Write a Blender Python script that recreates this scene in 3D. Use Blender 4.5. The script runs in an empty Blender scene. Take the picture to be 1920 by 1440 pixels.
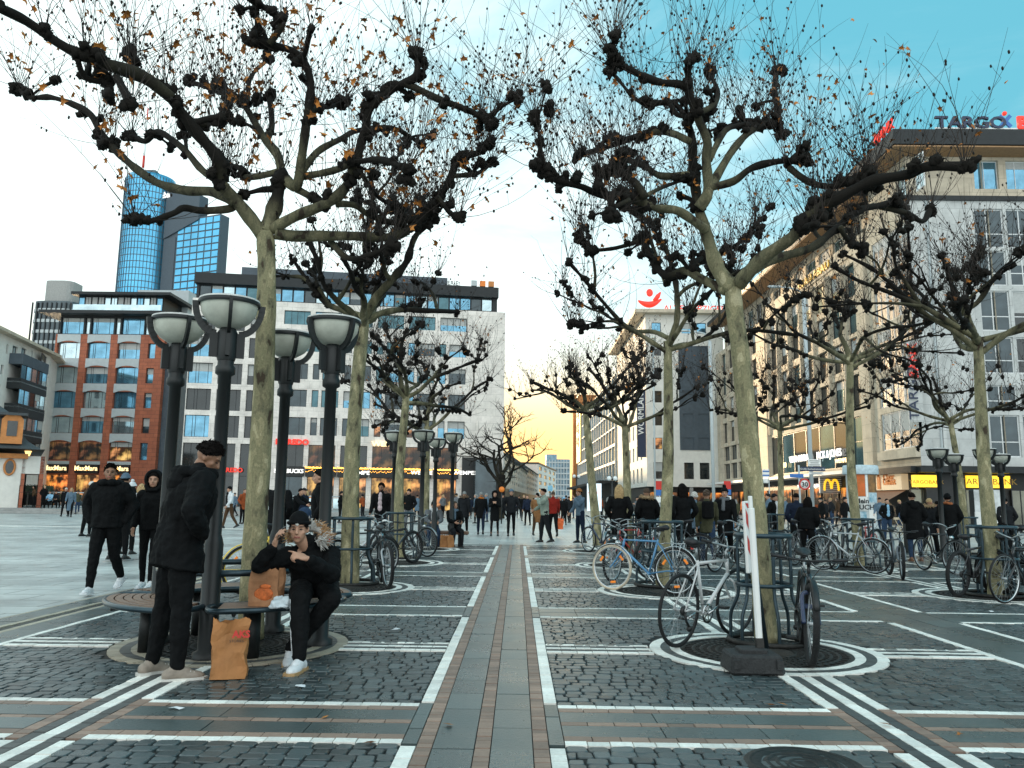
import bpy, bmesh, math, random
import numpy as np
from mathutils import Vector, Matrix, Euler, noise as mnoise
R_ = math.radians
SC = bpy.context.scene
COL = SC.collection
rnd = random.Random(7)

# ------------------------------------------------------------------ camera
F, CH = 1489.0, 1.35
cam_d = bpy.data.cameras.new('camera'); cam = bpy.data.objects.new('camera', cam_d); COL.objects.link(cam)
cam_d.sensor_width = 36; cam_d.lens = 36 * F / 1920; cam_d.clip_start = 0.1; cam_d.clip_end = 6000
CM = Matrix.Rotation(R_(0.48), 4, 'Z') @ Matrix.Rotation(R_(98.38), 4, 'X') @ Matrix.Rotation(R_(0.7), 4, 'Z')
CM.translation = Vector((0, 0, CH)); cam.matrix_world = CM; SC.camera = cam
C3 = CM.to_3x3(); C0 = CM.translation.copy()

def ray(x, y): return C3 @ Vector(((x - 960) / F, -(y - 720) / F, -1))
def gp(x, y, z=0.0):                       # point of the ground seen at a place of the survey picture
    d = ray(x, y); t = (z - CH) / d.z; return C0 + d * t
def pY(x, y, Y): d = ray(x, y); return C0 + d * (Y / d.y)
def pX(x, y, X): d = ray(x, y); return C0 + d * (X / d.x)
def proj(p):
    q = C3.transposed() @ (Vector(p) - C0); return (960 - F * q.x / q.z, 720 + F * q.y / q.z)

# ------------------------------------------------------------------ materials
MATS = {}
def nodes_of(name):
    m = bpy.data.materials.new(name); m.use_nodes = True
    nt = m.node_tree; return m, nt, nt.nodes['Principled BSDF']
def mk(name, col, rough=0.6, metal=0.0, var=0.2, scale=6.0, bump=0.0, bscale=40.0, spec=0.5, emit=None, estr=0, ior=None, col2=None, coat=0, sheen=0, trans=0):
    if name in MATS: return MATS[name]
    m, nt, b = nodes_of(name); L = nt.links; N = nt.nodes
    b.inputs['Roughness'].default_value = rough; b.inputs['Metallic'].default_value = metal
    b.inputs['Specular IOR Level'].default_value = spec
    if ior: b.inputs['IOR'].default_value = ior
    if coat: b.inputs['Coat Weight'].default_value = coat; b.inputs['Coat Roughness'].default_value = 0.08
    if sheen: b.inputs['Sheen Weight'].default_value = sheen
    if trans: b.inputs['Transmission Weight'].default_value = trans
    c = Vector(col)
    tc = N.new('ShaderNodeTexCoord')
    if var or col2:
        nz = N.new('ShaderNodeTexNoise'); nz.inputs['Scale'].default_value = scale; nz.inputs['Detail'].default_value = 6; nz.inputs['Roughness'].default_value = 0.65
        L.new(tc.outputs['Object'], nz.inputs['Vector'])
        rp = N.new('ShaderNodeValToRGB'); rp.color_ramp.elements[0].position = 0.3; rp.color_ramp.elements[1].position = 0.7
        a = c * (1 - var); z = Vector(col2) if col2 else c * (1 + var)
        rp.color_ramp.elements[0].color = (*[max(0, v) for v in a], 1); rp.color_ramp.elements[1].color = (*[min(1, v) for v in z], 1)
        L.new(nz.outputs['Fac'], rp.inputs['Fac']); L.new(rp.outputs['Color'], b.inputs['Base Color'])
    else: b.inputs['Base Color'].default_value = (*col, 1)
    if bump:
        n2 = N.new('ShaderNodeTexNoise'); n2.inputs['Scale'].default_value = bscale; n2.inputs['Detail'].default_value = 5
        L.new(tc.outputs['Object'], n2.inputs['Vector'])
        bp = N.new('ShaderNodeBump'); bp.inputs['Strength'].default_value = bump; bp.inputs['Distance'].default_value = 0.02
        L.new(n2.outputs['Fac'], bp.inputs['Height']); L.new(bp.outputs['Normal'], b.inputs['Normal'])
    if emit: b.inputs['Emission Color'].default_value = (*emit, 1); b.inputs['Emission Strength'].default_value = estr
    MATS[name] = m; return m

# ------------------------------------------------------------------ mesh collecting
class MB:
    def __init__(s): s.v = []; s.f = []; s.m = []; s.sm = []
    def add(s, vs, fs, mi=0, smooth=False):
        o = len(s.v); s.v.extend([tuple(p) for p in vs])
        for f in fs: s.f.append(tuple(i + o for i in f)); s.m.append(mi); s.sm.append(smooth)
    def quad(s, a, b, c, d, mi=0): s.add([a, b, c, d], [(0, 1, 2, 3)], mi)
    def box(s, c, size, mi=0, M=None, bev=0.0, taper=1.0):
        x, y, z = size[0] / 2, size[1] / 2, size[2] / 2; c = Vector(c)
        if bev <= 0:
            vs = [(-x, -y, -z), (x, -y, -z), (x, y, -z), (-x, y, -z), (-x * taper, -y * taper, z), (x * taper, -y * taper, z), (x * taper, y * taper, z), (-x * taper, y * taper, z)]
            fs = [(0, 3, 2, 1), (4, 5, 6, 7), (0, 1, 5, 4), (1, 2, 6, 5), (2, 3, 7, 6), (3, 0, 4, 7)]
        else:
            b = min(bev, x * .9, y * .9, z * .9); vs = []; fs = []
            def ring(zz, i, k=1.0): 
                xx, yy = (x - i) * k, (y - i) * k; bb = max(b - i, b * .35)
                return [(-xx + bb, -yy, zz), (xx - bb, -yy, zz), (xx, -yy + bb, zz), (xx, yy - bb, zz), (xx - bb, yy, zz), (-xx + bb, yy, zz), (-xx, yy - bb, zz), (-xx, -yy + bb, zz)]
            for zz, i, k in ((-z, b * .6, 1), (-z + b * .6, 0, 1), (z - b * .6, 0, taper), (z, b * .6, taper)): vs += ring(zz, i, k)
            for r in range(3):
                for k in range(8): a0 = r * 8 + k; a1 = r * 8 + (k + 1) % 8; fs.append((a0, a1, a1 + 8, a0 + 8))
            fs.append(tuple(range(7, -1, -1))); fs.append(tuple(range(24, 32)))
        vs = [Vector(p) for p in vs]
        if M is not None: vs = [M @ p for p in vs]
        s.add([p + c for p in vs], fs, mi)
    def tube(s, pts, rad, n=8, mi=0, closed=False, cap=True, smooth=True, flat=None):
        P = [Vector(p) for p in pts]; k = len(P)
        if not hasattr(rad, '__len__'): rad = [rad] * k
        vs = []; up = None
        for i in range(k):
            if closed: t = P[(i + 1) % k] - P[i - 1]
            else: t = P[min(i + 1, k - 1)] - P[max(i - 1, 0)]
            if t.length < 1e-9: t = Vector((0, 0, 1))
            t.normalize()
            if up is None:
                up = Vector((0, 0, 1)) if abs(t.z) < .9 else Vector((1, 0, 0))
            a = (up - t * up.dot(t))
            if a.length < 1e-6: a = Vector((1, 0, 0)) - t * t.x
            a.normalize(); b = t.cross(a); up = a
            for j in range(n):
                th = 2 * math.pi * (j + .5) / n
                ca, sa = math.cos(th), math.sin(th)
                if flat: ca *= flat[0]; sa *= flat[1]
                vs.append(P[i] + (a * ca + b * sa) * rad[i])
        fs = []
        for i in range(k if closed else k - 1):
            i2 = (i + 1) % k
            for j in range(n): fs.append((i * n + j, i * n + (j + 1) % n, i2 * n + (j + 1) % n, i2 * n + j))
        if cap and not closed:
            fs.append(tuple(range(n - 1, -1, -1))); fs.append(tuple((k - 1) * n + j for j in range(n)))
        s.add(vs, fs, mi, smooth)
    def lathe(s, prof, c=(0, 0, 0), n=24, mi=0, smooth=True, M=None, a0=0, a1=2 * math.pi):
        full = abs(a1 - a0 - 2 * math.pi) < 1e-6; k = n if full else n + 1; vs = []; fs = []
        for (r, z) in prof:
            for j in range(k):
                t = a0 + (a1 - a0) * j / n; vs.append(Vector((r * math.cos(t), r * math.sin(t), z)))
        if M is not None: vs = [M @ p for p in vs]
        c = Vector(c); vs = [p + c for p in vs]
        for i in range(len(prof) - 1):
            for j in range(n):
                j2 = (j + 1) % k; fs.append((i * k + j, i * k + j2, (i + 1) * k + j2, (i + 1) * k + j))
        s.add(vs, fs, mi, smooth)
    def ball(s, c, r, n=10, mi=0, M=None):
        r = r if hasattr(r, '__len__') else (r, r, r); vs = []; fs = []; m = max(4, n // 2 + 1)
        for i in range(m + 1):
            ph = math.pi * i / m
            for j in range(n):
                t = 2 * math.pi * j / n; vs.append(Vector((r[0] * math.sin(ph) * math.cos(t), r[1] * math.sin(ph) * math.sin(t), r[2] * math.cos(ph))))
        if M is not None: vs = [M @ p for p in vs]
        c = Vector(c); vs = [p + c for p in vs]
        for i in range(m):
            for j in range(n): fs.append((i * n + j, (i + 1) * n + j, (i + 1) * n + (j + 1) % n, i * n + (j + 1) % n))
        s.add(vs, fs, mi, True)
    def prism(s, poly, ax, h0, h1, mi=0):      # poly: list of 2-D points, extruded along axis ax (0,1,2)
        def P(a, b, h): return (h, a, b) if ax == 0 else ((a, h, b) if ax == 1 else (a, b, h))
        n = len(poly); vs = [P(a, b, h0) for a, b in poly] + [P(a, b, h1) for a, b in poly]
        fs = [tuple(range(n - 1, -1, -1)), tuple(range(n, 2 * n))] + [(i, (i + 1) % n, (i + 1) % n + n, i + n) for i in range(n)]
        s.add(vs, fs, mi)
    def xform(s, M): s.v = [tuple(M @ Vector(p)) for p in s.v]; return s
    def mesh(s, name, mats):
        me = bpy.data.meshes.new(name); me.from_pydata(s.v, [], s.f)
        for m in (mats if isinstance(mats, (list, tuple)) else [mats]): me.materials.append(m)
        me.polygons.foreach_set('material_index', s.m); me.polygons.foreach_set('use_smooth', s.sm)
        me.update(); return me
    def build(s, name, mats, parent=None, fix=True):
        me = s.mesh(name, mats)
        if fix and len(me.polygons) < 200000:
            b = bmesh.new(); b.from_mesh(me); bmesh.ops.recalc_face_normals(b, faces=b.faces); b.to_mesh(me); b.free()
        return link(name, me, parent)

def link(name, me, parent=None):
    o = bpy.data.objects.new(name, me); COL.objects.link(o)
    if parent is not None: o.parent = parent
    return o
def empty(name, loc=(0, 0, 0), rz=0.0):
    o = bpy.data.objects.new(name, None); COL.objects.link(o); o.location = loc; o.rotation_euler = (0, 0, rz); o.empty_display_size = 0.2; return o
def tag(o, label=None, cat=None, group=None, kind=None):
    if label: o['label'] = label
    if cat: o['category'] = cat
    if group: o['group'] = group
    if kind: o['kind'] = kind
    return o
def copy_tree(o, parent=None):
    c = o.copy(); COL.objects.link(c)
    if parent is not None: c.parent = parent
    for ch in list(o.children): copy_tree(ch, c)
    return c
TMP = bpy.data.scenes.new('workbench')      # small side scene so that baking one object does not re-evaluate the whole square
def bake(o):
    TMP.collection.objects.link(o); vl = TMP.view_layers[0]; vl.update(); me = bpy.data.meshes.new_from_object(o.evaluated_get(vl.depsgraph)); TMP.collection.objects.unlink(o); return me
def text(name, s, mat, M, size, parent=None, ext=0.02, align='LEFT', xs=1.0, bold=0.0):
    cu = bpy.data.curves.new(name, 'FONT'); cu.body = s; cu.size = size; cu.extrude = ext; cu.align_x = align; cu.offset = bold
    cu.resolution_u = 3
    o = bpy.data.objects.new(name, cu)
    me = bake(o)
    bpy.data.objects.remove(o)
    me.materials.clear(); me.materials.append(mat)
    r = link(name, me, parent); r.matrix_local = M @ Matrix.Diagonal((xs, 1, 1, 1)); return r
def frame_m(o, ux, uz):                     # matrix whose local x is ux, local y is uz (for text), z outward
    ux = Vector(ux).normalized(); uz = Vector(uz).normalized(); n = ux.cross(uz)
    return Matrix(((ux.x, uz.x, n.x, o[0]), (ux.y, uz.y, n.y, o[1]), (ux.z, uz.z, n.z, o[2]), (0, 0, 0, 1)))
def smooth_path(P, n=4):
    P = [Vector(p) for p in P]; out = []
    for i in range(len(P) - 1):
        a = P[max(i - 1, 0)]; b = P[i]; c = P[i + 1]; d = P[min(i + 2, len(P) - 1)]
        for k in range(n):
            t = k / n; out.append(0.5 * ((2 * b) + (c - a) * t + (2 * a - 5 * b + 4 * c - d) * t * t + (3 * b - a - 3 * c + d) * t ** 3))
    out.append(P[-1]); return out

# ------------------------------------------------------------------ world and sun
SUN_AZ, SUN_EL = -28.0, 8.0               # degrees clockwise from +Y, above horizon
w = bpy.data.worlds.new('World'); SC.world = w; w.use_nodes = True
nt = w.node_tree; N = nt.nodes; L = nt.links; N.clear()
out = N.new('ShaderNodeOutputWorld'); bg = N.new('ShaderNodeBackground'); L.new(bg.outputs[0], out.inputs[0])
sky = N.new('ShaderNodeTexSky'); sky.sky_type = 'NISHITA'; sky.sun_disc = False
sky.sun_elevation = R_(SUN_EL); sky.sun_rotation = R_(SUN_AZ); sky.air_density = 1.2; sky.dust_density = 1.0; sky.ozone_density = 2.0
def Mth(op, a, b=None, c=None, clamp=False):
    n = N.new('ShaderNodeMath'); n.operation = op; n.use_clamp = clamp
    for i, v in enumerate((a, b, c)):
        if v is None: continue
        if isinstance(v, (int, float)): n.inputs[i].default_value = v
        else: L.new(v, n.inputs[i])
    return n.outputs[0]
def Mix(f, a, b):
    n = N.new('ShaderNodeMix'); n.data_type = 'RGBA'; n.clamp_factor = True
    if isinstance(f, (int, float)): n.inputs['Factor'].default_value = f
    else: L.new(f, n.inputs['Factor'])
    for k, v in (('A', a), ('B', b)):
        s = [i for i in n.inputs if i.name == k and i.type == 'RGBA'][0]
        if isinstance(v, tuple): s.default_value = (*v, 1)
        else: L.new(v, s)
    return [o for o in n.outputs if o.type == 'RGBA'][0]
def Ramp(v, a, b): 
    n = N.new('ShaderNodeMapRange'); n.interpolation_type = 'SMOOTHSTEP'; L.new(v, n.inputs['Value']); n.inputs['From Min'].default_value = a; n.inputs['From Max'].default_value = b
    return n.outputs['Result']
tc = N.new('ShaderNodeTexCoord'); sp = N.new('ShaderNodeSeparateXYZ'); L.new(tc.outputs['Generated'], sp.inputs[0])
dx, dy, dz = sp.outputs[0], sp.outputs[1], sp.outputs[2]
# thin cloud veil: stretched noise on the dome, thicker to the left and low down
mp = N.new('ShaderNodeMapping'); L.new(tc.outputs['Generated'], mp.inputs[0]); mp.inputs['Scale'].default_value = (1.6, 1.6, 4.5)
nz = N.new('ShaderNodeTexNoise'); nz.inputs['Scale'].default_value = 2.2; nz.inputs['Detail'].default_value = 9; nz.inputs['Roughness'].default_value = 0.58; nz.inputs['Distortion'].default_value = 0.5
L.new(mp.outputs[0], nz.inputs['Vector'])
side = Mth('ADD', Mth('MULTIPLY', dx, -1.0), Mth('MULTIPLY', dz, -1.3))
veil = Mth('ADD', Mth('ADD', side, 1.17), Mth('MULTIPLY', Mth('SUBTRACT', nz.outputs['Fac'], 0.5), 1.1))
front = Ramp(dy, -0.2, 0.35)
veil_f = Mth('MULTIPLY', Ramp(veil, 0.12, 0.95), Mth('ADD', Mth('MULTIPLY', front, 0.8), 0.2))
skyc = N.new('ShaderNodeMix'); skyc.data_type = 'RGBA'; skyc.blend_type = 'MULTIPLY'; skyc.inputs['Factor'].default_value = 1
L.new(sky.outputs[0], [i for i in skyc.inputs if i.name == 'A' and i.type == 'RGBA'][0])
[i for i in skyc.inputs if i.name == 'B' and i.type == 'RGBA'][0].default_value = (0.10, 0.10, 0.10, 1)
base = [o for o in skyc.outputs if o.type == 'RGBA'][0]
base = Mix(0.80, base, (0.088, 0.34, 0.425))
c1 = Mix(veil_f, base, (0.62, 0.72, 0.71))
c1 = Mix(Mth('MULTIPLY', Ramp(dy, 0.1, -0.5), 0.9), c1, (0.86, 0.93, 0.93))  # unseen sky behind the camera, brightened to light the facades
warm = Mth('MULTIPLY', Ramp(dz, 0.26, 0.06), Ramp(dy, 0.3, 0.95))
c2 = Mix(Mth('MULTIPLY', warm, 0.75), c1, (0.86, 0.74, 0.44))
c2 = Mix(Mth('MULTIPLY', Mth('MULTIPLY', Ramp(dz, 0.19, 0.05), Ramp(dy, 0.5, 0.98)), 0.95), c2, (1.0, 0.60, 0.21))
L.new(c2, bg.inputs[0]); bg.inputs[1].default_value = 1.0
sd = bpy.data.lights.new('sun', 'SUN'); sun = bpy.data.objects.new('sun', sd); COL.objects.link(sun)
sd.energy = 4.2; sd.angle = R_(3.0); sd.color = (1.0, 0.72, 0.42)
sun.rotation_euler = Vector((math.sin(R_(SUN_AZ)) * math.cos(R_(SUN_EL)), math.cos(R_(SUN_AZ)) * math.cos(R_(SUN_EL)), math.sin(R_(SUN_EL)))).to_track_quat('Z', 'Y').to_euler()
SC.view_settings.view_transform = 'Standard'; SC.view_settings.look = 'None'; SC.view_settings.exposure = 0.98; SC.view_settings.gamma = 1
SC.render.engine = 'CYCLES'; SC.cycles.max_bounces = 6; SC.cycles.use_denoising = True
# ------------------------------------------------------------------ ground and paving
P_ = 4.956; XL, XR, XT, YA, YB, YT = -0.636, 0.282, 2.314, 4.692, 5.585, 7.68
def ground_mat():
    m, nt, b = nodes_of('plaza_slabs'); N = nt.nodes; L = nt.links
    tc = N.new('ShaderNodeTexCoord')
    br = N.new('ShaderNodeTexBrick'); br.inputs['Scale'].default_value = 1; br.inputs['Brick Width'].default_value = 1.2; br.inputs['Row Height'].default_value = 0.6
    br.inputs['Mortar Size'].default_value = 0.012; br.inputs['Color1'].default_value = (.42, .435, .43, 1); br.inputs['Color2'].default_value = (.49, .50, .49, 1); br.inputs['Mortar'].default_value = (.10, .10, .10, 1)
    L.new(tc.outputs['Object'], br.inputs['Vector'])
    n1 = N.new('ShaderNodeTexNoise'); n1.inputs['Scale'].default_value = .55; n1.inputs['Detail'].default_value = 8; n1.inputs['Roughness'].default_value = .7; L.new(tc.outputs['Object'], n1.inputs['Vector'])
    rp = N.new('ShaderNodeValToRGB'); rp.color_ramp.elements[0].position = .3; rp.color_ramp.elements[0].color = (.42, .45, .46, 1); rp.color_ramp.elements[1].position = .68; rp.color_ramp.elements[1].color = (1.32, 1.32, 1.28, 1); L.new(n1.outputs['Fac'], rp.inputs[0])
    mx = N.new('ShaderNodeMix'); mx.data_type = 'RGBA'; mx.blend_type = 'MULTIPLY'; mx.inputs['Factor'].default_value = 1
    cs = [i for i in mx.inputs if i.type == 'RGBA']; L.new(br.outputs['Color'], cs[0]); L.new(rp.outputs[0], cs[1])
    L.new([o for o in mx.outputs if o.type == 'RGBA'][0], b.inputs['Base Color'])
    r2 = N.new('ShaderNodeMapRange'); L.new(n1.outputs['Fac'], r2.inputs[0]); r2.inputs['From Min'].default_value = .3; r2.inputs['From Max'].default_value = .7; r2.inputs['To Min'].default_value = .24; r2.inputs['To Max'].default_value = .48; L.new(r2.outputs[0], b.inputs['Roughness'])
    n3 = N.new('ShaderNodeTexNoise'); n3.inputs['Scale'].default_value = 45; n3.inputs['Detail'].default_value = 4; L.new(tc.outputs['Object'], n3.inputs['Vector'])
    bp = N.new('ShaderNodeBump'); bp.inputs['Strength'].default_value = .35; bp.inputs['Distance'].default_value = .01; L.new(n3.outputs['Fac'], bp.inputs['Height']); L.new(bp.outputs[0], b.inputs['Normal'])
    return m
def tile_mat(name, c, var, rough):      # per-tile tint kept in an attribute, plus grain
    m, nt, b = nodes_of(name); N = nt.nodes; L = nt.links
    at = N.new('ShaderNodeAttribute'); at.attribute_name = 'tint'; tc = N.new('ShaderNodeTexCoord')
    n1 = N.new('ShaderNodeTexNoise'); n1.inputs['Scale'].default_value = 38; n1.inputs['Detail'].default_value = 6; n1.inputs['Roughness'].default_value = .7; L.new(tc.outputs['Object'], n1.inputs['Vector'])
    n2 = N.new('ShaderNodeTexNoise'); n2.inputs['Scale'].default_value = 1.3; n2.inputs['Detail'].default_value = 7; n2.inputs['Roughness'].default_value = .7; L.new(tc.outputs['Object'], n2.inputs['Vector'])
    def mt(op, a, bb):
        n = N.new('ShaderNodeMath'); n.operation = op
        for i, v in enumerate((a, bb)):
            if isinstance(v, (int, float)): n.inputs[i].default_value = v
            else: L.new(v, n.inputs[i])
        return n.outputs[0]
    f = mt('MULTIPLY', mt('ADD', mt('MULTIPLY', at.outputs['Fac'], var), 1 - var / 2), mt('MULTIPLY', mt('ADD', mt('MULTIPLY', n1.outputs['Fac'], .7), .65), mt('ADD', mt('MULTIPLY', n2.outputs['Fac'], 1.0), .5)))
    v = N.new('ShaderNodeVectorMath'); v.operation = 'SCALE'; v.inputs[0].default_value = c; L.new(f, v.inputs['Scale']); L.new(v.outputs[0], b.inputs['Base Color'])
    rr = mt('ADD', mt('MULTIPLY', n2.outputs['Fac'], .4), rough - .2); L.new(rr, b.inputs['Roughness']); b.inputs['Specular IOR Level'].default_value = .65
    bp = N.new('ShaderNodeBump'); bp.inputs['Strength'].default_value = .45; bp.inputs['Distance'].default_value = .006; L.new(n1.outputs['Fac'], bp.inputs['Height']); L.new(bp.outputs[0], b.inputs['Normal'])
    return m
M_ground = ground_mat()
M_sett = tile_mat('basalt_sett', (.046, .064, .068), .9, .31)
M_white = tile_mat('white_stone_tile', (.82, .80, .74), .28, .6)
M_brown = tile_mat('brown_clinker_tile', (.26, .172, .13), .5, .6)
M_grey = tile_mat('grey_slab', (.070, .094, .094), .4, .30)
M_dark = tile_mat('dark_joint_tile', (.06, .062, .06), .4, .55)
M_beige = tile_mat('beige_stone_tile', (.38, .33, .25), .3, .6)
M_bed = mk('joint_sand', (.018, .018, .017), .9, var=.4, scale=20)

gm = MB(); S = 3000
gm.quad((-S, -60, -.03), (S, -60, -.03), (S, S, -.03), (-S, S, -.03)); g = gm.build('ground', M_ground); tag(g, 'grey slab paving of the open city square', None, None, 'structure')
# dark bed under the patterned paving
bx0, bx1, by0, by1 = -5.75, XL + 3 * P_ + .9, .5, YB + 4 * P_
bd = MB(); bd.quad((bx0, by0, -.014), (bx1, by0, -.014), (bx1, by1, -.014), (bx0, by1, -.014)); tag(bd.build('paving_bed', M_bed), 'dark sand joints under the setts', None, None, 'structure')
class Tiles:
    def __init__(s): s.v = []; s.f = []; s.t = []
    def stone(s, poly, z, h=.03, cham=.0, tilt=(0, 0), tint=None):
        n = len(poly); o = len(s.v); cx = sum(p[0] for p in poly) / n; cy = sum(p[1] for p in poly) / n
        t = rnd.random() if tint is None else tint
        if cham:
            for (x, y) in poly: s.v.append((x, y, z - cham * 1.3 + (x - cx) * tilt[0] + (y - cy) * tilt[1]))
            for (x, y) in poly:
                d = math.hypot(x - cx, y - cy) + 1e-6; k = 1 - cham * 1.4 / d
                s.v.append((cx + (x - cx) * k, cy + (y - cy) * k, z + (x - cx) * tilt[0] + (y - cy) * tilt[1]))
            for i in range(n): j = (i + 1) % n; s.f.append((o + i, o + j, o + n + j, o + n + i)); s.t.append(t)
            s.f.append(tuple(range(o + n, o + 2 * n))); s.t.append(t)
            for (x, y) in poly: s.v.append((x, y, z - h))
            for i in range(n): j = (i + 1) % n; s.f.append((o + 2 * n + i, o + 2 * n + j, o + j, o + i)); s.t.append(t)
        else:
            for (x, y) in poly: s.v.append((x, y, z))
            for (x, y) in poly: s.v.append((x, y, z - h))
            s.f.append(tuple(range(o, o + n))); s.t.append(t)
            for i in range(n): j = (i + 1) % n; s.f.append((o + n + i, o + n + j, o + j, o + i)); s.t.append(t)
    def rect(s, x0, x1, y0, y1, z=0, **k): s.stone([(x0, y0), (x1, y0), (x1, y1), (x0, y1)], z, **k)
    def strip(s, x0, x1, y0, y1, axis, step, z=0, gap=.006, skip=None, jit=.002, cut=None):
        if cut: s.strip(x0, cut[0], y0, y1, axis, step, z, gap, skip, jit); s.strip(cut[1], x1, y0, y1, axis, step, z, gap, skip, jit); return
        a, b = (x0, x1) if axis == 0 else (y0, y1); n = max(1, round((b - a) / step)); st = (b - a) / n
        for i in range(n):
            p, q = a + i * st + gap / 2, a + (i + 1) * st - gap / 2
            r = (p, q, y0 + gap / 2, y1 - gap / 2) if axis == 0 else (x0 + gap / 2, x1 - gap / 2, p, q)
            if skip and skip((r[0] + r[1]) / 2, (r[2] + r[3]) / 2): continue
            s.rect(*r, z=z + rnd.uniform(-jit, jit))
    def ring(s, c, r0, r1, n, z=0, gap=.006):
        for i in range(n):
            a0 = 2 * math.pi * i / n + gap / r1; a1 = 2 * math.pi * (i + 1) / n
            am = (a0 + a1) / 2
            s.stone([(c[0] + r * math.cos(a), c[1] + r * math.sin(a)) for r, a in ((r0, a0), (r1, a0), (r1, am), (r1, a1), (r0, a1), (r0, am))][:6], z + rnd.uniform(-.002, .002))
    def build(s, name, mat, label):
        me = bpy.data.meshes.new(name); me.from_pydata(s.v, [], s.f); me.materials.append(mat)
        at = me.attributes.new('tint', 'FLOAT', 'FACE'); at.data.foreach_set('value', s.t); me.update()
        o = link(name, me); tag(o, label, None, None, 'structure'); return o
TW, TB, TG, TD, TS, TE = Tiles(), Tiles(), Tiles(), Tiles(), Tiles(), Tiles()
TREES = [(XT + i * P_, YT + j * P_) for i in (-1, 0, 1, 2) for j in range(4)]
TREES += [(XT - P_ , YT + 4 * P_)] if False else []
def in_ring(x, y, r=1.06): return any((x - a) ** 2 + (y - b) ** 2 < r * r for a, b in TREES)
Y_END = YB + 4 * P_ - .1
bandsX = [XL + i * P_ for i in (0, 1, 2, 3)]; bandsX = [(-5.70 + .0, XR - P_)] + [(b, b + XR - XL) for b in bandsX]
bandsY = [(YA + j * P_, YB + j * P_) for j in range(-1, 5)]
# path running away from the viewer: white, brown, slab, brown, slab, brown, white
for bi, (a, b) in enumerate(bandsX):
    if bi == 0: continue
    y0, y1 = .8, Y_END; wd = .09
    def out_band(x, y): return any(p - .01 < y < q + .01 for p, q in bandsY)
    TW.strip(a, a + wd, y0, y1, 1, .11, skip=out_band); TW.strip(b - wd, b, y0, y1, 1, .11, skip=out_band)
    for p, q in bandsY:
        if p > 0: TG.strip(a, a + wd, p, q, 1, .3); TG.strip(b - wd, b, p, q, 1, .3)
    if bi == 1:
        for x0, x1 in ((a + wd, a + wd + .09), (-.177 - .045, -.177 + .045), (b - wd - .09, b - wd)): TB.strip(x0, x1, y0, y1, 1, .075)
        for x0, x1 in ((a + wd + .09, -.222), (-.132, b - wd - .09)): TG.strip(x0, x1, y0, y1, 1, .42)
    else:
        mid = (a + b) / 2
        for x0, x1 in ((a + wd, mid), (mid, b - wd)): TG.strip(x0, x1, y0, y1, 1, .5)
xe0, xe1 = XR - P_, bx1
for (p, q) in bandsY:
    near = abs(p - YA) < .1
    for (a, b) in zip([bandsX[i][1] for i in range(len(bandsX) - 1)], [bandsX[i + 1][0] for i in range(len(bandsX) - 1)]):
        xt = (a + b) / 2
        sk = (xt - .215, xt + .215)
        TW.strip(a, b, q - .085, q, 0, .13, cut=sk); TW.strip(a, b, p, p + .085, 0, .13, cut=sk)
        if near:
            for y0, y1 in ((p + .085, p + .175), ((p + q) / 2 - .038, (p + q) / 2 + .038), (q - .175, q - .085)): TB.strip(a, b, y0, y1, 0, .17, cut=sk)
            for y0, y1 in ((p + .175, (p + q) / 2 - .038), ((p + q) / 2 + .038, q - .175)): TG.strip(a, b, y0, y1, 0, .55, cut=sk)
            TB.strip(xt - .215, xt - .125, p, q, 1, .08); TB.strip(xt + .125, xt + .215, p, q, 1, .08)
        else:
            TG.strip(a, b, p + .085, (p + q) / 2, 0, .5, cut=sk); TG.strip(a, b, (p + q) / 2, q - .085, 0, .5, cut=sk)
            TD.strip(xt - .215, xt - .125, p, q, 1, .1); TD.strip(xt + .125, xt + .215, p, q, 1, .1)
# lines through the trees
for (a, b) in zip([bandsX[i][1] for i in range(len(bandsX) - 1)], [bandsX[i + 1][0] for i in range(len(bandsX) - 1)]):
    xt = (a + b) / 2
    def inb(x, y): return in_ring(x, y) or any(p < y < q for p, q in bandsY)
    for o_ in (-.17, .17): TW.strip(xt + o_ - .045, xt + o_ + .045, .8, Y_END, 1, .12, skip=inb)
    TW.strip(xt - .045, xt + .045, .8, Y_END, 1, .12, skip=lambda x, y: in_ring(x, y))
    for o_ in (-.085, .085): TD.strip(xt + o_ - .04, xt + o_ + .04, .8, Y_END, 1, .1, skip=lambda x, y: in_ring(x, y))
for j in range(4):
    yt = YT + j * P_
    for (a, b) in zip([bandsX[i][1] for i in range(len(bandsX) - 1)], [bandsX[i + 1][0] for i in range(len(bandsX) - 1)]):
        for o_ in (-.17, .17): TW.strip(a, b, yt + o_ - .04, yt + o_ + .04, 0, .14, skip=lambda x, y: in_ring(x, y) or abs(x - (a + b) / 2) < .2)
        TW.strip(a, b, yt - .04, yt + .04, 0, .14, skip=lambda x, y: in_ring(x, y)); 
        for o_ in (-.085, .085): TD.strip(a, b, yt + o_ - .04, yt + o_ + .04, 0, .12, skip=lambda x, y: in_ring(x, y))
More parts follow.
